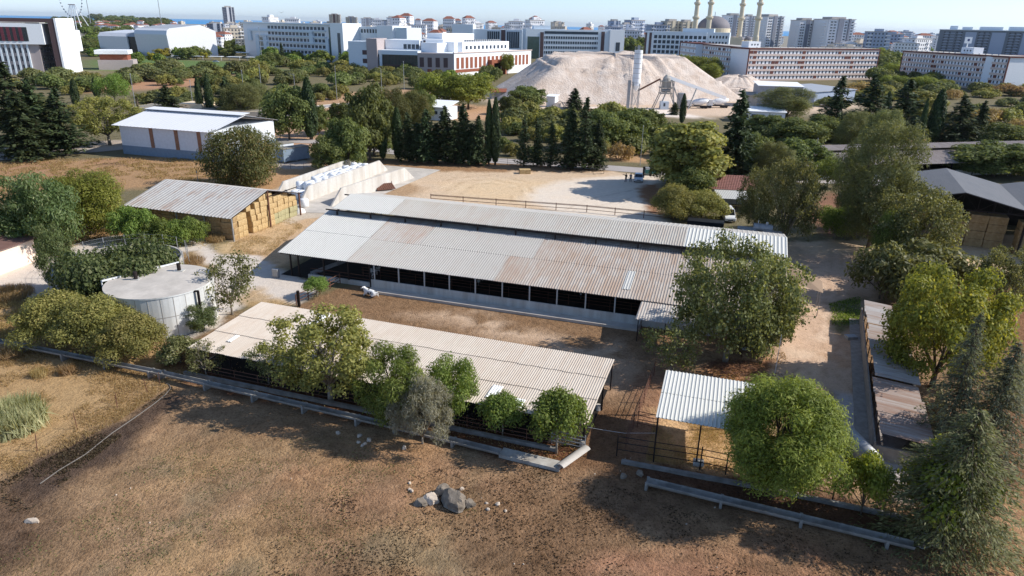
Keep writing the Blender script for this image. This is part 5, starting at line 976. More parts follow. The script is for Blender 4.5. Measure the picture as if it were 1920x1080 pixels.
# yellow machinery behind juniper
mc=thing('farm_machine','yellow and red farm machine partly hidden behind the round juniper','machine',G(205,398)+(0,),.4); b=MB(); b.box(-1.6,-.5,2.2,.4,.5,2.8); b.beam((0,0,.4),(-1.2,0,2.4),.3); b.build('boom','yellowpaint',mc); b=MB(); b.box(-.3,-.9,.3,.5,.9,1.5); b.build('chassis','redpaint',mc)
for s_ in (-.9,.9): b=MB(); b.tube([(0,s_-.15,.5),(0,s_+.15,.5)],.5,14); b.build('wheel','black_plastic',mc)
# cars ----------------------------------------------------------------
def car(name,label,px,py,rot,col,van=False,loc=None):
    x,y=loc or G(px,py); th=thing(name,label,'van' if van else 'car',(x,y,0),rot); L,W,Hh=(4.6,1.8,1.95) if van else (4.4,1.76,1.45); h=L/2
    lo=[(-h,.35),(-h,.75),(-h+.15,.95),(h*.42,.95),(h-.25,.78),(h,.6),(h,.35)] if not van else [(-h,.35),(-h,1.1),(h*.55,1.1),(h-.2,.95),(h,.7),(h,.35)]
    b=MB(); n=len(lo); W2=W/2; b.add([(x_,-W2,z) for x_,z in lo]+[(x_,W2,z) for x_,z in lo],[tuple(range(n-1,-1,-1)),tuple(range(n,2*n))]+[(i,(i+1)%n,n+(i+1)%n,n+i) for i in range(n)]); o=b.build('body',col,th); smooth_bevel(o,.09,3)
    zb=.95 if not van else 1.1; cb=[(-h+.35,zb),(h*.40,zb),(h*.12,Hh),(-h*.55,Hh)] if not van else [(-h+.02,zb),(h*.52,zb),(h*.30,Hh),(-h+.1,Hh)]
    b=MB(); ins=.16; b.add([(x_,-W2+.04 if z<Hh else -W2+ins,z) for x_,z in cb]+[(x_,W2-.04 if z<Hh else W2-ins,z) for x_,z in cb],[(3,2,1,0),(4,5,6,7),(0,1,5,4),(1,2,6,5),(2,3,7,6),(3,0,4,7)]); o=b.build('window','glass_dark',th); o['label']='dark glazed cabin'
    t=cb[2:]; b=MB(); b.box(t[1][0],-W2+ins,Hh,t[0][0],W2-ins,Hh+.04); 
    for s_ in (-1,1):
        for i,j in ((0,3),(1,2)): b.beam((cb[i][0],s_*(W2-.03),zb),(cb[j][0],s_*(W2-ins),Hh),.07)
        if van: b.box(-h+.1,s_*(W2-.1)-.03,zb,-h*.2,s_*(W2-.1)+.03,Hh-.05)
    b.build('roof',col,th)
    for sx_ in (-h*.62,h*.62):
        for s_ in (-1,1):
            b=MB(); b.tube([(0,-.11,0),(0,.11,0)],.31,18); w=b.build('wheel','black_plastic',th); w.location=(sx_,s_*(W2-.1),.31); b=MB(); b.tube([(0,-.02,0),(0,.02,0)],.18,10); r_=b.build('rim','galv',w); r_.location=(0,s_*.11,0)
    for s_ in (-1,1):
        b=MB(); b.box(h-.12,s_*.58-.2,.6,h+.02,s_*.58+.2,.78); b.build('headlight','white_paint',th); b=MB(); b.box(-h-.02,s_*.68-.1,.7,-h+.1,s_*.68+.1,.95); b.build('tail_light','redpaint',th); b=MB(); b.box(h*.3,s_*(W2+.1)-.08,.95,h*.38,s_*(W2+.1)+.08,1.1); b.build('mirror',col,th)
    b=MB(); b.box(h-.03,-.4,.45,h+.015,.4,.62); b.build('grille','black_plastic',th); b=MB(); b.box(h+.0,-.26,.36,h+.03,.26,.46); b.build('number_plate','white_paint',th)
    return th
mat('silver',srgb(196,206,214),.3,.05,metal=.35,spec=.5)
car('parked_car','silver car parked facing the camera beside two people in the yard',1197,339,rad(-99),'silver')
car('white_van','white van parked under the carport, its back window dark',1364,412,rad(-95),'white_paint',True)
car('parked_car','silver car parked on the campus car park left of the long office block',405,117,rad(5),'silver')
# people --------------------------------------------------------------
mat('skin',srgb(190,140,110),.6,.05); mat('jeans',srgb(60,76,110),.8,.15); mat('blackcloth',srgb(34,34,38),.85,.1); mat('greycloth',srgb(150,150,154),.85,.1); mat('darktrousers',srgb(40,42,50),.85,.1); mat('hair',srgb(30,24,20),.8,.1)
def skin(name,verts,edges,radii,m,parent,sub=2,root=0):
    me=bpy.data.meshes.new(name); me.from_pydata(verts,edges,[]); o=bpy.data.objects.new(name,me); COL.objects.link(o); o.parent=parent
    sk=o.modifiers.new('skin','SKIN'); sk.use_smooth_shade=True
    if not me.skin_vertices: me.attributes.new
    for i,v in enumerate(me.skin_vertices[0].data if me.skin_vertices else []): v.radius=radii[i] if hasattr(radii[i],'__len__') else (radii[i],radii[i]); v.use_root=(i==root)
    su=o.modifiers.new('sub','SUBSURF'); su.levels=sub; su.render_levels=sub; me.materials.append(MT[m]); return o
def person(px,py,rot,label,shirt,trousers,point=False):
    x,y=G(px,py); th=thing('person',label,'person',(x,y,0),rot)
    # body: pelvis, spine, neck, head, arms, legs as one skinned surface
    V=[(0,0,.95),(0,0,1.15),(0,0,1.40),(0,0,1.50),(0,.01,1.62),(0,0,1.70), (.19,0,1.42),(-.19,0,1.42)]; R=[.13,.12,.14,.06,.095,.07,.055,.055]; Ed=[(0,1),(1,2),(2,3),(3,4),(4,5),(2,6),(2,7)]
    if point: arm=[(-.45,.1,1.50),(-.70,.2,1.58)]
    else: arm=[(-.26,.03,1.15),(-.12,.26,1.12)]
    arm2=[(.27,.02,1.15),(.25,.12,.92)]
    def chain(start,pts,rr):
        p=start
        for q,r in zip(pts,rr): V.append(q); R.append(r); Ed.append((p,len(V)-1)); p=len(V)-1
        return p
    ha=chain(7,arm,[.048,.036]); hb_=chain(6,arm2,[.048,.036])
    for s_ in (-1,1): chain(0,[(s_*.11,0,.86),(s_*.13,.02,.48),(s_*.14,-.01,.08),(s_*.15,.15,.04)],[.10,.065,.045,.04])
    for h_ in (ha,hb_):
        b0=Vector(V[h_]); pr=Vector(V[[e[0] for e in Ed if e[1]==h_][0]]); d=(b0-pr).normalized(); sd=d.cross(Vector((0,0,1))).normalized() if abs(d.z)<.9 else Vector((1,0,0))
        V.append(tuple(b0+d*.07)); R.append((.032,.016)); Ed.append((h_,len(V)-1)); pl=len(V)-1
        for k in range(4):
            o1=b0+d*.1+sd*(k-1.5)*.022; V.append(tuple(o1+d*(.05+.01*(k in (1,2))))); R.append(.009); Ed.append((pl,len(V)-1))
        V.append(tuple(b0+d*.06-sd*.06)); R.append(.010); Ed.append((h_,len(V)-1))
    body=skin('body',V,Ed,R,'skin',th,1)
    sk=lambda pts,rr,nm,m_: skin(nm,[p for p in pts[0]],pts[1],rr,m_,th,1)
    sv=[(0,0,.90),V[1],V[2],V[6],V[7],tuple(Vector(V[7]).lerp(Vector(arm[0]),.95)),tuple(Vector(V[6]).lerp(Vector(arm2[0]),.95)),tuple(Vector(arm[0]).lerp(Vector(arm[1]),.8)),tuple(Vector(arm2[0]).lerp(Vector(arm2[1]),.8)),(0,0,1.46)]
    sk((sv,[(0,1),(1,2),(2,3),(2,4),(4,5),(3,6),(5,7),(6,8),(2,9)]),[.205,.19,.20,.10,.10,.072,.072,.058,.058,.09],'shirt',shirt)
    tv=[(0,0,.98),(0,0,.9)]; te=[(0,1)]; tr_=[.17,.16]
    for s_ in (-1,1): tv+=[(s_*.11,0,.82),(s_*.13,.02,.48),(s_*.14,-.01,.12)]; k=len(tv); te+=[(1,k-3),(k-3,k-2),(k-2,k-1)]; tr_+=[.12,.085,.07]
    sk((tv,te),tr_,'trousers',trousers)
    b=MB(); b.lathe([(.0,1.80),(.06,1.785),(.1,1.73),(.112,1.66),(.105,1.60)],14,(0,-.012)); b.build('hair','hair',th,smooth=True)
    b=MB()
    for s_ in (-1,1): b.box(s_*.035-.013,.095,1.655,s_*.035+.013,.108,1.67); 
    b.box(-.015,.1,1.62,.015,.125,1.65); b.box(-.03,.093,1.585,.03,.106,1.595); b.build('face','blackcloth',th)
    for s_ in (-1,1): b=MB(); b.box(s_*.15-.05,-.08,0,s_*.15+.05,.2,.09); o=b.build('shoe','blackcloth',th); smooth_bevel(o,.03,2)
    return th
person(1173,341,rad(15),'person in a black top and blue jeans pointing left, beside another by the silver car','blackcloth','jeans',True)
person(1182,341,rad(0),'person in light grey top and dark trousers, standing nearest the silver car','greycloth','darktrousers')
# cows ------------------------------------------------------------------
def cowmat(name,th_,sc):
    m,t=base(name); n=t.noise(t.coord(),sc,1); t.put(t.bsdf.inputs['Base Color'],t.mix(t.ramp(n,th_,th_+.03),(.82,.80,.76),(.02,.02,.022))); t.bsdf.inputs['Roughness'].default_value=.8
cowmat('cowhide',.52,1.6); cowmat('cowhide_dark',.42,1.3)
def cow(x,y,rot,label,m='cowhide',lying=False):
    th=thing('cow',label,'cow',(x,y,0),rot); z=.55 if lying else 1.12
    V=[(-.65,0,z),(-.2,0,z-.06),(.3,0,z-.05),(.7,0,z+.02),(1.0,0,z+.22),(1.22,0,z+.36),(1.42,0,z+.26),(1.6,0,z+.14)]; R=[.30,.37,.38,.30,.17,.14,.12,.08]; E_=[(i,i+1) for i in range(7)]
    def ch(s,pts,rr):
        p=s
        for q,r in zip(pts,rr): V.append(q); R.append(r); E_.append((p,len(V)-1)); p=len(V)-1
    if lying:
        for s_ in (-1,1): ch(0,[(-.45,s_*.38,.32),(-.1,s_*.5,.14),(-.5,s_*.52,.08)],[.16,.09,.05]); ch(3,[(.75,s_*.28,.28),(1.0,s_*.3,.12),(.7,s_*.34,.07)],[.12,.07,.05])
    else:
        for s_ in (-1,1): ch(0,[(-.68,s_*.2,.78),(-.56,s_*.2,.62),(-.74,s_*.2,.42),(-.68,s_*.2,.05)],[.15,.1,.055,.05]); ch(3,[(.62,s_*.18,.75),(.62,s_*.18,.42),(.62,s_*.18,.05)],[.12,.06,.05])
    ch(0,[(-.98,0,z+.12),(-1.02,0,z-.35)],[.04,.03])
    for s_ in (-1,1): ch(5,[(1.18,s_*.2,z+.40),(1.16,s_*.3,z+.36)],[.045,.03])
    skin('body',V,E_,R,m,th,2); return th
x,y=G(697,556); cow(x,y,rad(150),'black and white cow lying in the sun before the barn wall','cowhide',True)
def bl(s,n): return (-29.18+s*math.cos(BA)-n*math.sin(BA),81.72+s*math.sin(BA)+n*math.cos(BA))
cow(*bl(11.4,3.6),rad(60),'whitish cow standing in the dark open bay at the left of the barn wall'); 
for i,(s,n,r) in enumerate(((24.5,5.8,250),(37,6.2,265))): cow(*bl(s,n),rad(r),'black and white cow standing in the shade inside the barn','cowhide_dark')['group']='cows inside the barn'
# ================================================================ the plain beyond: quarry, campus, city
mat('white_render',srgb(240,242,244),.8,.05); mat('office_white',srgb(214,224,232),.7,.06); mat('office_grey',srgb(150,156,166),.8,.1); mat('glass_blue',srgb(50,66,80),.25,.3,.3,spec=.3); mat('glass_green',srgb(58,84,80),.15,.4,.4,spec=.7); mat('taupe',srgb(176,164,162),.8,.08); mat('brown_panel',srgb(92,74,74),.7,.1)
mat('wine',srgb(112,58,68),.7,.2); mat('brick_red',srgb(150,92,70),.85,.15); mat('hall_grey',srgb(222,224,228),.45,.08,metal=.2); mat('hall_roof',srgb(166,170,176),.5,.08); mat('mound',srgb(216,202,190),.95,.3,.22,c2=srgb(194,174,158),bump=1.0); mat('dorm_wall',srgb(214,194,184),.85,.06); mat('dorm_white',srgb(236,238,242),.8,.05); mat('dorm_red',srgb(112,66,58),.8,.1); mat('win_dark',srgb(64,72,84),.25,.3,.5,spec=.6)
mat('tower_beige',srgb(208,196,178),.85,.08); mat('tower_white',srgb(234,234,236),.8,.06); mat('tower_grey',srgb(134,138,150),.8,.08); mat('apt_grey',srgb(112,122,134),.8,.1); mat('apt_blue',srgb(164,176,196),.8,.06); mat('lead',srgb(132,128,134),.7,.15); mat('minaret_stone',srgb(218,206,182),.85,.08); mat('roof_red',srgb(150,98,82),.85,.2); mat('flat_roof',srgb(188,182,176),.9,.15); mat('blue_logo',srgb(40,60,110),.6,.05)
def P3(px,py,Yd): 
    d=_f*FP+_r*(px-CX)-_u*(py-CY); t=Yd/d[1]; return (float(d[0]*t),Yd,float(CH+d[2]*t))
def bld(name,label,pa,pb,top,cat='building',group=None):
    """building whose front edge runs between two ground pixels; returns thing, length, height"""
    a=G(*pa); c=G(*pb); r=math.atan2(c[1]-a[1],c[0]-a[0]); th=thing(name,label,cat,a+(0,),r,group); return th,math.hypot(c[0]-a[0],c[1]-a[1]),ZF(a[0],a[1],top)
def part(th,name,m,boxes,label=None):
    b=MB()
    for q in boxes: b.box(*q[:6],q[6] if len(q)>6 else 0)
    o=b.build(name,m,th)
    if label: o['label']=label
    return o
def windows(th,x0,x1,n,z0,dz,rows,w,h,y=-.06,m='win_dark',name='window',frame=True,cap=100,side=None,skip=None):
    """separate window objects on a facade at y (or on the side wall at x=side, x0..x1 then run along y)"""
    b=MB(); b.box(-w/2,0,0,w/2,.12,h); me=None; k=0; rest=MB(); sx=(x1-x0)/n
    for r in range(rows):
        for i in range(n):
            if skip and skip(i,r): continue
            u=x0+(i+.5)*sx; z=z0+r*dz
            if k<cap:
                if me is None: o=b.build(name,m,th); me=o.data
                else: o=inst(name,me,th)
                if side is None: o.location=(u,y,z)
                else: o.location=(side+.06,u,z); o.rotation_euler.z=math.pi/2
            else:
                if side is None: rest.box(u-w/2,y,z,u+w/2,y+.12,z+h)
                else: rest.box(side-.06,u-w/2,z,side+.06,u+w/2,z+h)
            k+=1
    if rest.f: o=rest.build(name+'_rows',m,th); struct(o,'stuff')
# --- quarry mound (terrain) and heaps
def heap(name,label,foot,H,Yc=None,flat=.55,seed=0,m='mound',kind=None,cat='mound',path=False):
    pts=[G(*p) for p in foot]; cx=sum(p[0] for p in pts)/len(pts); cy=sum(p[1] for p in pts)/len(pts); n=220; rings=84; vs=[]; fs=[]
    for j in range(rings+1):
        f=j/rings
        for i in range(n):
            t=2*math.pi*i/n; d=np.array([math.cos(t),math.sin(t)]); rmax=1e9
            for k in range(len(pts)):
                p=np.array(pts[k])-[cx,cy]; q=np.array(pts[(k+1)%len(pts)])-[cx,cy]; e=q-p; den=d[0]*e[1]-d[1]*e[0]
                if abs(den)<1e-9: continue
                s=(p[0]*e[1]-p[1]*e[0])/den; u=(p[0]*d[1]-p[1]*d[0])/den
                if s>0 and -1e-6<=u<=1+1e-6: rmax=min(rmax,s)
            r=rmax*(1-f); ng=mnoise.noise(Vector((i*.19,seed,f*1.5)))*.10+mnoise.noise(Vector((i*.5,seed,f*.5)))*.06*(1-f)+mnoise.noise(Vector((i*1.3,seed,f*.8)))*.025+ mnoise.noise(Vector((i*1.1,seed,f*2)))*.02
            z=H*min(1,f/(1-flat)) if f<1 else H
            z=min(z,H)*(1+ng)+mnoise.noise(Vector((r*d[0]*.08,r*d[1]*.08,seed)))*H*.03
            if path:
                zr=H*min(1,f/(1-flat)); az=(math.degrees(t)-180)%360/180; zb_=H*(1.0-.62*az) if az<1 else H*2
                if abs(zr-zb_)<H*.055 and zb_<H*.97: z=zb_*(1+mnoise.noise(Vector((i*.1,0,seed)))*.02)
            if f==0: z=-.3
            vs.append((r*d[0],r*d[1],z))
    for j in range(rings):
        for i in range(n): fs.append((j*n+i,j*n+(i+1)%n,(j+1)*n+(i+1)%n,(j+1)*n+i))
    b=MB(); b.add(vs,fs); o=b.build(name,m,None,(cx,cy,0),smooth=True)
    if kind: struct(o,kind)
    else: tag(o,label,cat)
    return o
x,y=G(1090,190); Hm=ZF(x,y+38,104)
heap('hill','',[(905,178),(960,198),(1100,196),(1200,197),(1400,190),(1330,166),(1200,148),(1040,148)],Hm,flat=.55,seed=1,kind='structure',path=True)
heap('hill','',[(1280,172),(1330,182),(1420,184),(1460,172),(1440,160),(1350,158)],ZF(*G(1380,172),144),flat=.3,seed=2,kind='structure')
heap('hill','',[(1295,182),(1400,190),(1450,182),(1400,174)],4,flat=.3,seed=3,kind='structure')
heap('stone_heap','heap of pale broken stones behind the right roadside firs','',1,1) if 0 else heap('stone_heap','heap of pale broken stones behind the right roadside firs',[(1012,210),(1050,219),(1095,216),(1075,200),(1030,199)],3.2,flat=.2,seed=4,m='rubble')
heap('soil_heap','reddish soil heap beside the pale stone heap',[(1060,222),(1110,226),(1170,218),(1130,208),(1080,212)],2.2,flat=.2,seed=5,m='brick')
# --- batching plant
x,y=G(1189,206); sl_=thing('cement_silo','tall white cement silo tower with ladder frame at the batching plant','silo',(x,y,0)); Hs=ZF(x,y,94); b=MB(); b.lathe([(0,Hs*.33),(.4,Hs*.33),(1.55,Hs*.42),(1.55,Hs),(0,Hs)],22)
for i in range(7): b.lathe([(1.58,Hs*(.46+i*.08)),(1.62,Hs*(.463+i*.08)),(1.58,Hs*(.466+i*.08))],22,mi=1)
b.build('body',['white_render','concrete'],sl_,smooth=False); b=MB()
for sx_ in (-1.2,1.2):
    for sy_ in (-1.2,1.2): b.beam((sx_,sy_,0),(sx_,sy_,Hs*.45),.22)
    b.beam((sx_,-1.2,.3),(-sx_,-1.2,Hs*.3),.12)
b.beam((-2.3,-.6,0),(-2.3,-.6,Hs),.1); b.beam((-3.0,-.6,0),(-3.0,-.6,Hs),.1)
for i in range(30): b.beam((-2.3,-.6,i*Hs/30),(-3.0,-.6,i*Hs/30),.06)
b.box(-3.2,-1.5,0,-2.2,0,Hs*.5); b.build('frame','galv',sl_); b=MB()
for i in range(10): t_=i*.628; b.beam((1.5*math.cos(t_),1.5*math.sin(t_),Hs),(1.5*math.cos(t_),1.5*math.sin(t_),Hs+1.1),.06)
b.lathe([(1.5,Hs+1.05),(1.56,Hs+1.1),(1.5,Hs+1.15)],16); b.box(-.4,-.4,Hs,.4,.4,Hs+1.7); b.build('top_rail','galv',sl_)
x,y=G(1245,204); mx_=thing('batching_plant','grey steel concrete mixer tower with drum between silo and conveyor','plant',(x,y,0)); Hb=ZF(x,y,140); b=MB()
for sx_ in (-1,1):
    for yy in (-1.5,1.5): b.beam((sx_*4.5,yy,0),(sx_*2.2,yy,Hb*.45),.3); b.beam((sx_*2.2,yy,Hb*.45),(sx_*2.0,yy,Hb*.85),.25)
for zf in (.45,.62,.8): b.box(-2.6,-1.8,Hb*zf,2.6,1.8,Hb*zf+.25)
b.beam((-2,-1.6,Hb*.45),(2,-1.6,Hb*.62),.15); b.beam((2,-1.6,Hb*.62),(-2,-1.6,Hb*.8),.15); b.build('frame','concrete',mx_); b=MB(); b.tube([(-1.7,-.6,Hb*.55),(1.7,-.6,Hb*.55)],Hb*.055,16); b.build('drum','galv',mx_); b=MB(); b.box(-1.6,-1.4,Hb*.64,1.6,1.4,Hb*.8); b.lathe([(1.5,Hb*.82),(1.5,Hb*.9),(.4,Hb)],14); b.build('hopper','concrete',mx_); b=MB(); b.box(-2,-2.6,0,1.2,0,3.0); b.box(-.9,-2.7,1.2,-.2,-2.55,2.4,1); b.build('cabin',['office_white','win_dark'],mx_)
A=P3(1196,170,y-1); B=P3(1238,148,y); b=MB(); b.beam(A,B,.55,.55); tag(b.build('screw_pipe','rusty_steel'),'orange-brown slanting pipe from the cement silo to the mixer tower','pipe')
A=P3(1254,145,y); B=P3(1360,184,y+6); cv=thing('conveyor_belt','long white covered conveyor slanting down to the right of the mixer tower','conveyor',(A[0],A[1],0)); b=MB(); o0=Vector((A[0],A[1],0)); b.beam(Vector(A)-o0,Vector(B)-o0,1.1,1.2); b.build('gallery','white_render',cv); b=MB()
for px_b,px_t,pt in ((1262,1264,149),(1290,1306,166),):
    q=Vector(P3(px_t,pt,y+2))-o0; g=Vector((*G(px_b,205),0))-o0; b.beam(g,q,.35)
q=Vector(P3(1259,150,y))-o0; b.beam(q,Vector((*G(1278,205),0))-o0,.35); b.beam(q,Vector((*G(1235,205),0))-o0,.35); b.build('leg','galv',cv)
x,y=G(1275,204); b=MB(); b.lathe([(0,0),(1.2,0),(1.6,2.5),(1.6,6),(0,6.2)],16); tag(b.build('small_silo','galv',None,(x,y,0)),'short grey silo beside the slim dark cypress','silo')
for px,py,l,r in ((1312,203,'left white mixer truck drum behind the slim cypress',0),(1350,202,'right white mixer truck parked behind the dark conifer',.1)):
    x,y=G(px,py); tk_=thing('mixer_truck',l,'truck',(x,y,0),r); b=MB(); b.tube([(-3.2,0,2.1),(-2.2,0,2.2),(0,0,2.5),(2,0,2.9),(3,0,3.2)],[.7,1.2,1.35,1.0,.5],14); b.build('drum','white_render',tk_,smooth=True); b=MB(); b.box(-5.4,-1.2,.9,-3.6,1.2,3.1); b.build('cab','white_paint',tk_); b=MB(); b.box(-5.5,-1.0,2.0,-5.38,1.0,2.8); b.build('window','glass_dark',tk_); b=MB(); b.box(-5.2,-1.1,.7,3.6,1.1,1.0); b.build('chassis','dark_steel',tk_)
    for xx in (-4.5,.8,2.2):
        for s_ in (-1.1,1.1): w=MB(); w.tube([(xx,s_-.15,.5),(xx,s_+.15,.5)],.5,12); w.build('wheel','black_plastic',tk_)
# sheds of the depot
def shed2(label,pa,pb,top,dep,wallm,roofm,name='depot_shed',slope=.6,wins=0):
    th,L,Hh=bld(name,label,pa,pb,top,'shed'); part(th,'wall',wallm,[(0,0,0,L,dep,Hh-.2)]); b=MB(); b.hexa([(-.4,-.5,Hh-.2),(L+.4,-.5,Hh-.2),(L+.4,dep+.5,Hh+slope),(-.4,dep+.5,Hh+slope),(-.4,-.5,Hh),(L+.4,-.5,Hh),(L+.4,dep+.5,Hh+slope+.2),(-.4,dep+.5,Hh+slope+.2)]); b.build('roof',roofm,th)
    if wins: windows(th,.5,L-.5,wins,Hh*.45,3,1,L/wins*.5,1.0)
    return th
shed2('grey depot wall with flat pale roof right of the conveyor',(1418,200),(1500,203),160,14,'office_grey','white_render')
shed2('long low white depot shed under the dark firs',(1385,228),(1470,232),207,8,'dorm_white','white_render',wins=5)
shed2('grey open depot shed with pale roof before the left dormitory',(1525,198),(1600,192),172,22,'apt_blue','hall_roof')
shed2('small grey concrete wall building at the end of the conveyor',(1390,198),(1418,200),177,6,'concrete','concrete')
shed2('small white gabled house behind the roadside firs',(796,224),(838,227),199,8,'dorm_white','white_render','small_house',1.2,3)
shed2('small white site hut at the left foot of the quarry mound',(1024,200),(1040,201),180,4,'white_render','white_render','site_hut',.2)
shed2('orange-roofed low shed at the left foot of the quarry mound',(922,186),(958,186),172,6,'concrete','brick_red','depot_shed',.6)
# --- louvred building (upper left)
th,L,Hh=bld('louvred_building','white university block with wine-red louvres and a tall brown and white portal','' or (-40,140),(66,140),42)
Ht=Hh; part(th,'wall','taupe',[(0,0,0,L+4.5,30,Ht*.62)]); part(th,'upper_storey','white_render',[(-1,-1.5,Ht*.60,L+8,31,Ht)]); part(th,'louvre_panel','glass_dark',[(.5,-1.62,Ht*.66,L+1,-1.45,Ht*.93)])
b=MB()
for i in range(9): b.box(1+i*(L-1)/9,-1.8,Ht*.66,1+(i+.5)*(L-1)/9,-1.6,Ht*.93)
b.build('louvre','wine',th); b=MB()
for i in range(11): b.box(.3+i*(L-1)/10-.4,-.9,0,.3+i*(L-1)/10+.4,.0,Ht*.6)
b.build('fin','office_white',th); windows(th,.4,L-.4,10,Ht*.1,Ht*.165,3,L/10*.45,Ht*.1)
windows(th,2,28,6,Ht*.1,Ht*.165,3,2.6,Ht*.1,side=L+4.5); part(th,'roof','flat_roof',[(-.5,-1,Ht,L+.7,30.5,Ht+.3)])
part(th,'portal','brown_panel',[(L+11,-1,0,L+14,20,Ht*1.10),(L-12,-1,Ht*1.03,L+11,20,Ht*1.10)]); part(th,'portal_slab','white_render',[(L+14.02,-1.2,0,L+15,31,Ht*1.11),(L+4,31.02,Ht*.42,L+15,39,Ht*.86),(L+4,31.02,0,L+12,39,Ht*.42)]); part(th,'roof_tower','white_render',[(-8,8,Ht,-4,12,Ht+6),(-3,8,Ht,0,12,Ht+6),(-8,7,Ht+3,6,13,Ht+3.5)])
# --- curved grey hall
th,L,Hh=bld('curved_hall','grey metal-clad hall with rounded roof edge in the campus','' or (262,108),(322,110),52)
b=MB(); prof=[(0,0),(-2,Hh*.8),(-1,Hh*.93),(2,Hh),(40,Hh*1.12),(60,Hh*.9),(60,0)]; b.xprism(prof,0,L); b.build('shell','hall_grey',th); b=MB(); b.xprism([(2.1,Hh+.1),(40,Hh*1.12+.1),(60,Hh*.9+.1),(60,Hh*.9),(40,Hh*1.12),(2.1,Hh)],.2,L-.2); b.build('roof','hall_roof',th)
b=MB(); b.xprism([(0,0),(-1,Hh*.7),(2,Hh*.82),(30,Hh*.9),(30,0)],-34,-8); b.build('wing','hall_grey',th); b=MB(); b.xprism([(-1,Hh*.7),(1,Hh*.82),(30,Hh*.95),(30,Hh*.9),(1,Hh*.76)],-7.98,-.02); b.build('arch','hall_roof',th); part(th,'glazing','glass_dark',[(-8,.6,0,0,1,Hh*.72)]); windows(th,-33,-9,4,Hh*.5,Hh*.2,1,3.2,Hh*.07); windows(th,-33,-9,3,Hh*.2,Hh*.2,1,4.5,Hh*.06,y=-.1)
th,L,Hh=bld('small_lodge','low campus lodge with white roof slab and tan brick band','' or (186,131),(252,131),94); part(th,'wall','taupe',[(0,0,0,L,14,Hh*.5)]); part(th,'brick_band','brick_red',[(1,2,Hh*.5,L-3,13,Hh*.8)]); part(th,'roof','white_render',[(-1,0,Hh*.8,L-2,15,Hh)])
# --- long blue-white office block
th,L,Hh=bld('office_block','long white and blue office block with five window rows and a white end tower','' or (462,106),(628,117),43); D_=18; part(th,'wall','tower_white',[(0,0,0,L,D_,Hh)]); part(th,'roof','office_white',[(-1,-1.5,Hh,L+1,D_+1,Hh+1)])
fl_=Hh/6
b=MB(); 
for r in range(1,6): b.box(L*.15,-1.2,r*fl_-.5,L*.93,0,r*fl_+.5)
b.box(L*.06,-1.3,fl_*4.7,L*.8,-.1,fl_*5.0); b.box(L*.06,-1.3,fl_*3.0,L*.1,-.1,fl_*4.6); b.box(L*.76,-1.3,fl_*2.8,L*.8,-.1,fl_*4.6); b.box(L*.15,-1.25,0,L*.19,-.1,fl_*3.8); b.box(L*.24,-1.25,0,L*.28,-.1,fl_*3.8); b.box(L*.93,-1.3,0,L*.96,-.1,fl_*3.8)
b.build('band','office_white',th)
windows(th,L*.29,L*.92,16,fl_*.15,fl_,6,L*.63/16*.72,fl_*.5,m='glass_blue',cap=100); part(th,'glass_strip','glass_green',[(L*.96,-.3,0,L,.3,Hh*.95),(L*.19,-.4,0,L*.24,-.1,fl_*3.6)]); part(th,'end_tower','white_render',[(L+.5,-3,0,L+14,16,Hh*1.06)]); part(th,'rear_wing','office_white',[(L+14.02,14,0,L+62,30,Hh*.98)]); part(th,'rear_tower','white_render',[(L+34,12,0,L+50,32,Hh*1.02)]); windows(th,L+15,L+33,6,fl_*4.9,fl_,1,1.8,fl_*.6,y=13.9,m='glass_blue'); part(th,'stair_window','win_dark',[(L+8,-3.12,Hh*.2,L+11,-2.95,Hh*.8)])
part(th,'canopy_row','white_render',[(-18+i*6,-4,3.0,-14+i*6,2,3.3) for i in range(4)])
# --- faculty with brick panels
th,L,Hh=bld('faculty_building','white faculty wing with a row of brick-red panels and brick entrance portal','' or (852,146),(995,134),100); part(th,'wall','white_render',[(0,0,0,L,26,Hh)]); part(th,'upper_wall','white_render',[(12,9,Hh,L-14,30,Hh*1.42)]); part(th,'roof_block','white_render',[(20,24,Hh*1.42,L*.62,36,Hh*1.75),(2,14,Hh,11.9,26,Hh*1.38)]); windows(th,18,L-16,12,Hh*1.1,3,1,2.3,Hh*.16,y=8.9)
part(th,'parapet','dorm_wall',[(-.5,-.5,Hh,L+.5,.4,Hh+.5)])
b=MB(); n=18; sx_=(L-4)/n; b.box(0,-.12,Hh*.36,sx_*.6,.05,Hh*.82); o=b.build('brick_panel','brick_red',th); o.location=(2,0,0)
for i in range(1,n): inst('brick_panel',o.data,th,(2+i*sx_,0,0))
part(th,'brick_band','brick_red',[(1,-.1,Hh*.2,L*.42,.04,Hh*.33)]); part(th,'entrance_portal','brick_red',[(L*.40,-3,0,L*.43,0,Hh*.66),(L*.43,-3,Hh*.52,L*.58,0,Hh*.66),(L*.58,-3,0,L*.6,0,Hh*.66)]); part(th,'entrance_glass','glass_dark',[(L*.47,-.4,0,L*.56,-.2,Hh*.5)])
b=MB(); 
for i in range(16): b.box(28+i*2.4,12,Hh*1.42,29.2+i*2.4,13.4,Hh*1.42+1.2)
b.build('roof_unit','galv',th)
th,L,Hh=bld('faculty_wing','shaded left wing of the faculty, with brown glazed front and tall white end block','' or (656,140),(851,146),101); Hh=ZF(*G(851,146),101)
A_=L*.66; B_=L*.30; part(th,'side_wall','taupe',[(A_,0,0,L-.3,18,Hh)]); part(th,'side_panel','brown_panel',[(A_+L*.02+i*L*.075,-.12,Hh*.42,A_+L*.06+i*L*.075,.02,Hh*.82) for i in range(4)]); part(th,'side_brick','brick_red',[(A_+.1+i*L*.09,-.14,Hh*.2,A_+L*.04+i*L*.09,.02,Hh*.34) for i in range(4)])
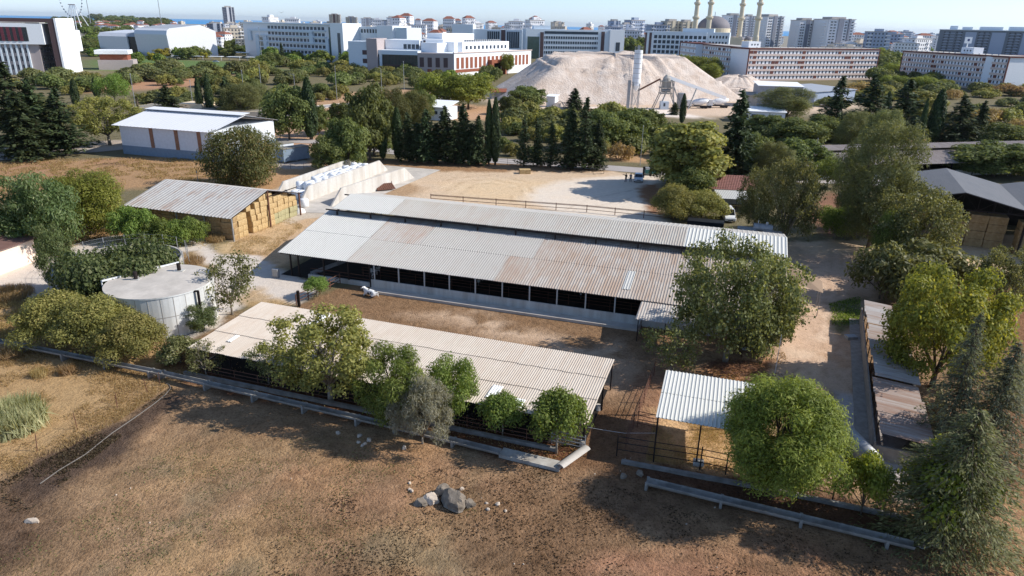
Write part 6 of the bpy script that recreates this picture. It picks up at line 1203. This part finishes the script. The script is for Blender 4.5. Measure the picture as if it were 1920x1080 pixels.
part(th,'glazed_front','glass_green',[(B_,1.5,0,A_-.02,16,Hh*.9)]); part(th,'glazed_frame','office_white',[(B_-1,.6,Hh*.9,A_-.02,16,Hh*1.08),(B_-.5,.6,0,B_+1,1.6,Hh*.9)]); b=MB()
for i in range(24): b.box(B_+1.4+i*(A_-B_-2)/24,1.3,.2,B_+1.7+i*(A_-B_-2)/24,1.5,Hh*.9)
b.box(B_+1,1.2,Hh*.42,A_-.1,1.5,Hh*.48); b.build('mullion','brown_panel',th)
part(th,'left_block','office_white',[(0,0,0,L*.18,16,Hh*1.42)]); part(th,'left_pier','taupe',[(L*.18+.02,-.6,0,L*.28,18,Hh*1.55)]); part(th,'balcony','brown_panel',[(L*.135,-.12,Hh*(.15+i*.36),L*.178,.02,Hh*(.34+i*.36)) for i in range(3)]); part(th,'mid_block','white_render',[(L*.285,14,0,L*.62,34,Hh*1.5),(L*.64,16.2,0,L*.84,32,Hh*1.55),(L*.86,18.2,0,L*1.02,36,Hh*1.45)]); part(th,'dark_slot','brown_panel',[(L*.65,16,Hh*1.08,L*.67,16.15,Hh*1.5),(L*.87,18,Hh*1.05,L*.9,18.15,Hh*1.4)]); windows(th,L*.46,L*.62,4,Hh*1.12,3,1,2,Hh*.2,y=13.9)
# --- blocks behind
th,L,Hh=bld('glazed_office','white office with blue window bands and a dark frame at its right end','' or (985,110),(1140,112),54); part(th,'wall','office_white',[(0,0,0,L,20,Hh)]); fl_=Hh/6
b=MB()
for r in range(1,6): b.box(L*.22,-.12,r*fl_+fl_*.1,L*.86,.05,r*fl_+fl_*.62)
b.build('window_band','glass_blue',th); windows(th,L*.22,L*.86,22,fl_*1.1,fl_,4,.5,fl_*.5,y=-.2,m='office_white',name='mullion'); part(th,'dark_strip','brown_panel',[(L*.17,-.3,0,L*.21,.2,Hh*.9),(L*.9,-.4,0,L*.94,.2,Hh*.95)]); part(th,'glass_corner','glass_green',[(L*.02,-.2,0,L*.16,.2,Hh*.75)]); part(th,'right_tower','white_render',[(L+.02,-2,0,L+14,22,Hh*1.02)]); part(th,'side_window','win_dark',[(L+6,-2.1,Hh*.3,L+10,-1.95,Hh*.6)]); part(th,'roof_block','office_white',[(L*.1,4,Hh,L*.3,14,Hh*1.12)])
th,L,Hh=bld('office_cube','pale office with two big square gridded windows behind the faculty','' or (848,105),(978,108),45); part(th,'wall','office_white',[(0,0,0,L*.3,20,Hh),(L*.3,2,0,L,20,Hh*.86)]); part(th,'square_window','glass_blue',[(L*.5,1.6,Hh*.45,L*.68,1.9,Hh*.8),(L*.78,1.6,Hh*.3,L*.96,1.9,Hh*.8)]); b=MB()
for c0 in (.5,.78):
    for i in range(7): b.box(L*(c0+.03*i)-.15,1.45,Hh*.32,L*(c0+.03*i)+.15,1.6,Hh*.8)
b.build('mullion','office_white',th); part(th,'dark_strip','brown_panel',[(L*.7,1.7,Hh*.2,L*.76,1.95,Hh*.85)])
th,L,Hh=bld('grid_office','white office with square gridded windows in front of the mosque','' or (1206,112),(1320,116),58); part(th,'wall','office_white',[(0,0,0,L*1.0,18,Hh),(L+.02,3,0,L*1.35,18,Hh*1.0),(L*.6,4,Hh,L*1.1,14,Hh*1.12)]); windows(th,L*.14,L,12,Hh*.08,Hh*.17,5,L*.86/12*.72,Hh*.11,m='glass_blue'); part(th,'dark_strip','brown_panel',[(L*.0,-.15,0,L*.03,.2,Hh*.95),(L*.07,-.15,0,L*.11,.2,Hh*.95)]); part(th,'end_slab','dorm_white',[(L*.68,-8,0,L*.96,-2,Hh*.62)])
windows(th,L*1.03,L*1.33,6,Hh*.6,Hh*.2,2,1.6,Hh*.09,y=2.9,m='glass_blue')
# --- dormitories
def dorm(label,pa,pb,top,dep,cols,leftside,seed,tower):
    th,L,Hh=bld('dormitory',label,pa,pb,top,'dormitory'); part(th,'wall','dorm_white',[(0,0,0,L,dep,Hh)]); fl_=Hh/6.3
    b=MB()
    for r in range(7): b.box(0,-.35,r*fl_-.1,L,0,r*fl_+fl_*.38)
    b.build('band','dorm_wall',th); part(th,'parapet','dorm_red',[(-.6,-.6,Hh-.1,L+.6,dep+.6,Hh+.7),(-.5,-.5,0,.0,.2,Hh),(L,-.5,0,L+.5,.2,Hh)]); part(th,'roof','flat_roof',[(-.3,-.3,Hh+.7,L+.3,dep+.3,Hh+.78)])
    rr=random.Random(seed); red=set((rr.randrange(cols),rr.randrange(6)) for _ in range(26))
    windows(th,0,L,cols,fl_*.42,fl_,6,L/cols*.34,fl_*.5,skip=lambda i,r:(i,r) in red,cap=74,y=-.1); b=MB(); b.box(-L/cols*.42,-.25,fl_*.42,L/cols*.42,.02,fl_*.95); pme=None
    for i,r in sorted(red):
        q=((i+.5)*L/cols,0,r*fl_)
        if pme is None: o=b.build('red_panel','dorm_red',th); pme=o.data; o.location=q
        else: inst('red_panel',pme,th,q)
    if leftside: windows(th,1,dep-1,max(5,int(dep/3.2)),fl_*.42,fl_,6,1.2,fl_*.5,side=0-.06,cap=24)
    part(th,'roof_house','dorm_white',[(tower,dep*.3,Hh+.78,tower+9,dep*.7,Hh+4.2)]); part(th,'roof_window','win_dark',[(tower+2+i*2.2,dep*.3-.1,Hh+2,tower+2.9+i*2.2,dep*.3+.02,Hh+2.9) for i in range(3)])
    windows(th,3,L-6,16,Hh+.8,3,1,.7,.5,y=1.0,m='galv',name='roof_vent')
    return th,L,Hh
th1,L1,H1=dorm('left of the two long pink-banded dormitories, nearest the mosque',(1398,152),(1638,149),92,17,36,False,1,3)
# its wing turning back left
a=G(1398,150); c=G(1312,134); r=math.atan2(a[1]-c[1],a[0]-c[0]); th=thing('dormitory_wing','shaded wing of the left dormitory, angled away from its long front','dormitory',c+(0,),r); L=math.hypot(a[0]-c[0],a[1]-c[1])-1.2; part(th,'wall','dorm_white',[(0,0,0,L,14,H1)]); fl_=H1/6.3; part(th,'band','dorm_wall',[(0,-.3,r_*fl_-.1,L-6,0,r_*fl_+fl_*.38) for r_ in range(7)]); part(th,'parapet','dorm_red',[(-.5,-.5,H1-.1,L+.3,14.5,H1+.7)]); part(th,'roof','flat_roof',[(-.3,-.3,H1+.7,L,14.3,H1+.78)]); windows(th,0,L-6,18,fl_*.42,fl_,6,.9,fl_*.5,cap=100,y=-.1); part(th,'red_panel','dorm_red',[(L*u,-.2,fl_*(k_+.42),L*u+2,.02,fl_*(k_+.95)) for u,k_ in ((.1,5),(.4,5),(.5,5),(.2,4),(.26,4),(.6,3),(.66,3),(.3,2),(.4,2),(.7,1),(.78,4),(.55,1))])
th,L,Hh=bld('dormitory_annex','small red-framed block left of the angled dormitory wing','' or (1272,128),(1300,134),80); part(th,'wall','dorm_white',[(0,0,0,L,14,Hh)]); part(th,'band','dorm_wall',[(0,-.2,Hh*k_/5,L,0,Hh*(k_+.4)/5) for k_ in range(5)]); part(th,'frame','dorm_red',[(-.4,-.4,0,.3,0,Hh),(-.4,-.4,Hh,L+.4,14,Hh+.7)]); windows(th,0,L,4,Hh*.1,Hh/5,5,1.2,Hh*.08)
dorm('right of the two long pink-banded dormitories, before the grey apartments',(1684,151),(1876,172),97,17,32,False,2,26 and 40)
a=G(1880,172); th=thing('dormitory_wing','sunlit white wing at the right end of the right dormitory','dormitory',a+(0,),.45); Hh=H1; Hh=ZF(a[0],a[1],108); part(th,'wall','dorm_white',[(.6,0,0,40,14,Hh)]); part(th,'parapet','dorm_red',[(.5,-.5,Hh,40,14.5,Hh+.7)]); windows(th,9,40,9,Hh*.08,Hh/6.3,6,1.1,Hh*.08); part(th,'band','dorm_wall',[(8,-.2,Hh*k_/6.3,40,0,Hh*(k_+.35)/6.3) for k_ in range(6)])
# --- mosque
x,y,_=P3(1336,70,800); ms_=thing('mosque','mosque with grey lead dome on a stone drum','mosque',(x,800,0)); zb=P3(1336,53,800)[2]; Rr=28*800/FP*1.0; b=MB(); b.lathe([(Rr*math.cos(t),zb+Rr*.72*math.sin(t)) for t in np.linspace(0,math.pi/2,12)],32); b.build('dome','lead',ms_,smooth=True); b=MB(); b.lathe([(Rr*1.03,0),(Rr*1.03,zb),(Rr*.9,zb+.5)],32); b.box(-Rr*1.5,-Rr*1.2,0,Rr*1.5,Rr*1.2,zb*.72); b.build('wall','minaret_stone',ms_); b=MB(); b.tube([(0,0,zb+Rr*.72),(0,0,zb+Rr*.72+4)],.3,6); b.build('finial','galv',ms_)
b=MB()
for px,py,r_ in ((1375,72,4.5),(1388,73,4.5),(1403,73,4.5),(1296,70,4.5)): 
    q=P3(px,py,790); b.lathe([(r_*math.cos(t),q[2]+r_*.8*math.sin(t)-1) for t in np.linspace(0,math.pi/2,7)],16,(q[0]-x,-10)); b.lathe([(r_,0),(r_,q[2]-1)],16,(q[0]-x,-10),1)
b.build('small_dome',['lead','minaret_stone'],ms_)
for (bx,tx_,l,Yd) in ((1301,1306,'leftmost of the four tall stone minarets, beside the beige towers',790),(1326,1333,'second minaret from the left, rising in front of the dome',770),(1385,1393,'third minaret from the left, just right of the dome',800),(1417,1427,'rightmost of the four tall stone minarets, before a white tower',760)):
    q=P3(bx,72,Yd); mn=thing('minaret',l,'minaret',(q[0],Yd,0)); b=MB(); r0=2.5; b.lathe([(r0*1.25,0),(r0*1.25,22),(r0,24),(r0,38),(r0*1.5,39.5),(r0*1.5,41),(r0*.95,41.2),(r0*.9,52),(r0*1.4,53.5),(r0*1.4,55),(r0*.85,55.2),(r0*.8,66),(r0*1.25,67.5),(r0*1.25,69),(r0*.7,69.2),(r0*.7,76)],16); b.build('shaft','minaret_stone',mn); b=MB(); b.lathe([(r0*.8,76),(0,90)],16); b.build('spire','lead',mn)
# --- ferris wheel
Yd=1500; c=P3(131,-8,Yd); fw=thing('ferris_wheel','white ferris wheel on A-shaped legs at the left of the skyline','ferris wheel',(c[0],Yd,0)); zc=P3(131,4,Yd)[2]; Rw=38*Yd/FP*.5*1.0; zc=P3(131,6,Yd)[2]; Rw=19.5*Yd/FP*1.0
zc=P3(131,-8,Yd)[2]; Rw=20*Yd/FP; zlo=P3(118,28,Yd)[2]
Rw=zc-P3(131,32,Yd)[2]; Rw*=.98; b=MB(); b.tube([(Rw*.58*math.cos(t),0,zc+Rw*math.sin(t)) for t in np.linspace(0,2*math.pi,49)],.5,5); b.build('rim','white_paint',fw); b=MB(); b.box(-.9,-1,-1.4,.9,1,.6); gme=None
for i in range(36):
    t=i*math.pi/18; q=(Rw*.58*math.cos(t),0,zc+Rw*math.sin(t))
    if gme is None: o=b.build('gondola','apt_grey',fw); gme=o.data; o.location=q
    else: inst('gondola',gme,fw,q)
b=MB(); zt=P3(131,9,Yd)[2]
for dx in (-9,-3,3,9,14): b.beam((dx*.45,0,zt),(dx*1.9,(-8 if dx%2 else 8),0),1.1)
b.box(-7,-1,zt,6,1,zt+1.2,1); b.build('leg',['white_render','wine'],fw)
# --- towers
def multi(th,name,m,B_,cap=100):
    cache={}; rest=MB()
    for i,(x,y,z,a,b_,c) in enumerate(B_):
        if i>=cap: rest.box(x,y,z,x+a,y+b_,z+c); continue
        k=(round(a,3),round(b_,3),round(c,3))
        if k not in cache: q=MB(); q.box(0,0,0,a,b_,c); o=q.build(name,m,th); cache[k]=o.data; o.location=(x,y,z)
        else: inst(name,cache[k],th,(x,y,z))
    if rest.f: struct(rest.build(name+'_rows',m,th),'stuff')
def tower(px,w,top,base_,Yd,m1,m2,label,fl=3.1,name='apartment_tower',red=False):
    x=P3(px,base_,Yd)[0]; zt=P3(px,top,Yd)[2]; W=w*Yd/FP; th=thing(name,label,'apartment tower',(x,Yd,0),random.Random(int(px)).uniform(.1,.55)); b=MB(); hw=W/2*.86
    b.box(-hw,-hw*.8,0,hw,hw*.8,zt-2); b.build('wall',m1,th); b=MB(); b.box(-hw*.28,-hw*.86,0,hw*.12,-hw*.75,zt-1); b.box(hw*.5,-hw*.9,0,hw*.62,-hw*.7,zt-1); b.build('recess',m2,th)
    n=int((zt-2)/fl); B_=[]
    for k_ in range(n-1,-1,-1):
        z=k_*fl+1.1
        for u in (-.85,-.6,.25,.75): B_.append((hw*u,-hw*.84,z,hw*.13,hw*.06,1.3))
        for u in (-.6,-.1,.4): B_.append((hw*.98,hw*u,z,hw*.05,hw*.2,1.3))
    multi(th,'window','win_dark',B_); B_=[]
    for k_ in range(n-1,0,-1): B_+=[(-hw*1.08,-hw*.5,k_*fl-.2,hw*.1,hw*.7,1.0),(hw*.98,-hw*.86,k_*fl-.2,hw*.12,hw*.24,1.0)]
    multi(th,'balcony','tower_white',B_); b=MB(); b.box(-hw*1.05,-hw*.85,zt-2,hw*1.05,hw*.85,zt-1.4); b.box(-hw*.6,-hw*.5,zt-1.4,hw*.5,hw*.5,zt+.8); b.build('roof','roof_red' if red else 'flat_roof',th)
    return th
for a in ((432,22,12,55,1500,'tower_grey','tower_white','tall slender grey and white tower alone on the left skyline'),
 (1256,32,37,66,900,'tower_beige','minaret_stone','left of two beige round-topped towers beside the minarets'),(1284,28,38,66,900,'tower_beige','minaret_stone','right of two beige round-topped towers beside the minarets'),
 (1368,34,26,80,1000,'tower_white','tower_grey','white tower just right of the mosque dome'),(1398,20,28,80,1000,'tower_white','tower_grey','narrow white tower between the third and fourth minarets'),(1436,44,28,85,900,'tower_white','tower_grey','broad white tower behind the rightmost minaret'),(1500,40,35,90,880,'tower_white','tower_grey','white tower second from the right of the four big ones'),(1555,60,33,95,860,'tower_white','tower_grey','widest white tower, rightmost of the four big ones'),
 (1150,22,37,66,1150,'apt_blue','tower_white','left bluish tower pair behind the glazed office'),(1172,22,43,72,1100,'tower_white','apt_blue','right bluish tower pair behind the glazed office'),(735,18,31,60,1500,'tower_white','apt_blue','white tower pair before the sea, right half'),(722,14,38,60,1500,'tower_white','apt_blue','white tower pair before the sea, left half'),(765,18,44,62,1300,'apt_blue','tower_white','bluish small tower right of the white pair before the sea'),(690,26,33,50,1700,'tower_white','tower_grey','white block above the long office roof, left of the tower pair'),(660,22,31,46,1800,'tower_beige','tower_grey','beige block above the white end tower of the office block'),(629,22,26,44,1900,'tower_beige','brown_panel','brownish block above the long office block'),
 (1045,22,40,56,1700,'tower_beige','tower_grey','beige double block above the glazed office roof'),(410,34,42,70,1100,'tower_grey','tower_white','grey striped slab block left of the long office block'),(435,26,42,68,1050,'tower_white','tower_grey','white slab block left of the long office block')):
    tower(*a[:7],a[7])
# grey apartment slab right
th,L,Hh=bld('apartment_slab','large blue-grey apartment slab behind the right dormitory','' or (1752,108),(1990,116),56); part(th,'wall','apt_grey',[(0,0,0,L,20,Hh)]); part(th,'panel','apt_blue',[(L*.21,-.4,0,L*.30,0,Hh*.94),(L*.42,-.4,0,L*.53,0,Hh*.94),(L*.66,-.4,0,L*.76,0,Hh*.94)]); fl_=3.2; nf=int(Hh/fl_)
multi(th,'balcony','apt_blue',[(L*u-1.2,-1.3,k_*fl_+.2,4.2,1.25,.8) for k_ in range(nf-1,-1,-1) for u in (.05,.10,.16,.33,.38,.57,.62,.80,.86)])
multi(th,'window','win_dark',[(L*u-.9,-.12,k_*fl_+1.1,1.8,.17,1.5) for k_ in range(nf-1,-1,-1) for u in (.04,.08,.14,.18,.32,.36,.40,.56,.60,.64,.79,.84,.9)]); part(th,'roof','office_white',[(-.6,-1.6,Hh,L+.6,20,Hh+.9),(L*.08,4,Hh+.9,L*.14,14,Hh+5),(L*.18,4,Hh+.9,L*.26,14,Hh+4),(L*.32,4,Hh+.9,L*.5,14,Hh+4.5),(L*.55,4,Hh+.9,L*.68,14,Hh+5)])
sg=thing('roof_sign','white sign with round blue emblem on a tall post above the right dormitory','sign',(P3(1810,100,470)[0],470,0)); zt=P3(1812,75,470)[2]; b=MB(); b.tube([(0,0,0),(0,0,zt-2)],.35,6); b.build('post','white_paint',sg); b=MB(); b.box(-2.2,-.2,zt-2,2.2,.2,zt+1.8); b.build('panel','white_render',sg); b=MB(); b.tube([(0,-.3,zt),(0,-.2,zt)],.75,16); b.build('emblem','blue_logo',sg)
# --- city houses: six kinds, copied
KINDS=[]
def city_kind(W,D,n,m,roofm,gable,seed):
    b=MB(); H=n*3.1; rr=random.Random(seed); b.box(-W/2,-D/2,0,W/2,D/2,H)
    for k_ in range(n):
        z=k_*3.1+1
        for i in range(int(W/3.2)):
            u=-W/2+1.6+i*3.2; b.box(u-.7,-D/2-.08,z,u+.7,-D/2+.02,z+1.3,1)
        for i in range(int(D/4)): u=-D/2+2+i*4; b.box(W/2-.02,u-.7,z,W/2+.08,u+.7,z+1.3,1); b.box(-W/2-.08,u-.7,z,-W/2+.02,u+.7,z+1.3,1)
        if k_: b.box(-W/2+.8,-D/2-1.3,z-1.1,-W/2+5,-D/2,z-.2,3); b.box(W/2-5,-D/2-1.3,z-1.1,W/2-.8,-D/2,z-.2,3)
    if gable: b.add([(-W/2-.5,-D/2-.5,H),(W/2+.5,-D/2-.5,H),(W/2+.5,D/2+.5,H),(-W/2-.5,D/2+.5,H),(-W*.2,0,H+2.6),(W*.2,0,H+2.6)],[(0,1,5,4),(1,2,5),(2,3,4,5),(3,0,4)],2)
    else: b.box(-W/2-.3,-D/2-.3,H,W/2+.3,D/2+.3,H+.6,2); b.box(-W*.15,-D*.2,H+.6,W*.2,D*.2,H+2.8,0); b.box(W*.28,-1,H+.6,W*.36,1,H+2.0,3)
    o=b.build('apartment_house',[m,'win_dark',roofm,'tower_white']); return [o,H,False]
ck=[city_kind(16,13,4,'tower_white','roof_red',True,1),city_kind(20,14,5,'tower_beige','flat_roof',False,2),city_kind(24,14,6,'tower_white','flat_roof',False,3),city_kind(14,12,3,'dorm_wall','roof_red',True,4),city_kind(22,16,8,'apt_blue','flat_roof',False,5),city_kind(18,14,7,'tower_white','roof_red',True,6)]
lab=['white four-storey apartment house with red hipped roof in the far city','beige five-storey apartment house with flat roof in the far city','white six-storey apartment house with flat roof in the far city','pale three-storey house with red roof in the far city','pale bluish eight-storey apartment block in the far city','white seven-storey apartment house with red roof in the far city']
rs=random.Random(77)
def city(x0,x1,d0,d1,n,kinds,up=1.0):
    for _ in range(n):
        k=rs.choice(kinds); Yd=d0*(d1/d0)**rs.random(); px=rs.uniform(x0,x1); X=P3(px,60,Yd)[0]; o,H,used=ck[k]
        if used: o=o.copy(); COL.objects.link(o)
        ck[k][2]=True; o.location=(X,Yd,0); o.rotation_euler.z=rs.choice([0,.15,-.3,.5,1.2]); s=rs.uniform(.85,1.15); o.scale=(s,s,s*rs.uniform(.85,1.15)*up); tag(o,lab[k],'apartment house','far city houses of kind %s'%['one','two','three','four','five','six'][k])
city(170,470,1150,2800,40,[0,3,0,1]); city(322,462,640,1100,26,[0,0,3,1]); city(460,760,1300,2600,28,[1,2,3,1],1.45); city(740,880,900,2400,34,[0,1,2,5],1.5); city(840,1160,1150,2400,44,[0,1,2,5],1.6); city(1150,1250,850,2400,34,[0,1,2,4],1.3); city(1290,1480,1000,2600,24,[0,1,3,2],1.4); city(1560,1760,750,2600,80,[1,2,2,4,5]); city(120,330,1500,2900,24,[0,3]); city(1700,1960,1500,3000,20,[2,4]); city(1830,1960,900,1500,6,[4])
# trees between the city houses
for i in range(70):
    px=rs.choice([rs.uniform(180,470),rs.uniform(740,1250),rs.uniform(1560,1760)]); Yd=700*(3.2)**rs.random(); X=P3(px,60,Yd)[0]; s=rs.uniform(.9,1.6); plant('far_round',X,Yd,'dark tree between the far city houses','tree',4*s,7*s,name='tree',group='trees between the city houses')
# white car park canopies and bird
b=MB(); x,y=G(395,113)
for i in range(5): b.box(i*14-30,0,2.6,i*14-20,6,2.8)
cpk=thing('carpark_canopy','white car park canopies left of the long office block','canopy',(x,y,0)); b.build('roof','white_render',cpk); posts(cpk,[(i*14-29,3) for i in range(5)]+[(i*14-21,3) for i in range(5)],[2.6]*10,.3,'white_paint')
bd=thing('bird','small dark bird flying above the long office block','bird',P3(527,24,160),.4); b=MB(); b.add([(0,0,0),(.5,.1,.25),(.55,-.15,.22),(0,-.2,0),(-.5,.1,.25),(-.55,-.15,.22),(0,.05,.05),(0,-.05,-.05)],[(0,1,2,3),(3,5,4,0)]); b.tube([(0,-.35,0),(0,-.1,.02),(0,.25,0)],[.03,.08,.03],6); b.build('body','blackcloth',bd)
# ================================================================ the air
m=bpy.data.materials.new('air'); m.use_nodes=True; nt=m.node_tree; nt.nodes.remove(nt.nodes['Principled BSDF']); pv=nt.nodes.new('ShaderNodeVolumePrincipled'); pv.inputs['Color'].default_value=(.80,.90,1,1); pv.inputs['Density'].default_value=2.2e-5; pv.inputs['Anisotropy'].default_value=.3
nt.links.new(pv.outputs[0],nt.nodes['Material Output'].inputs['Volume']); MT['air']=m
b=MB(); b.box(-30500,-400,-41.5,30500,34500,118); struct(b.build('haze','air'),'stuff')
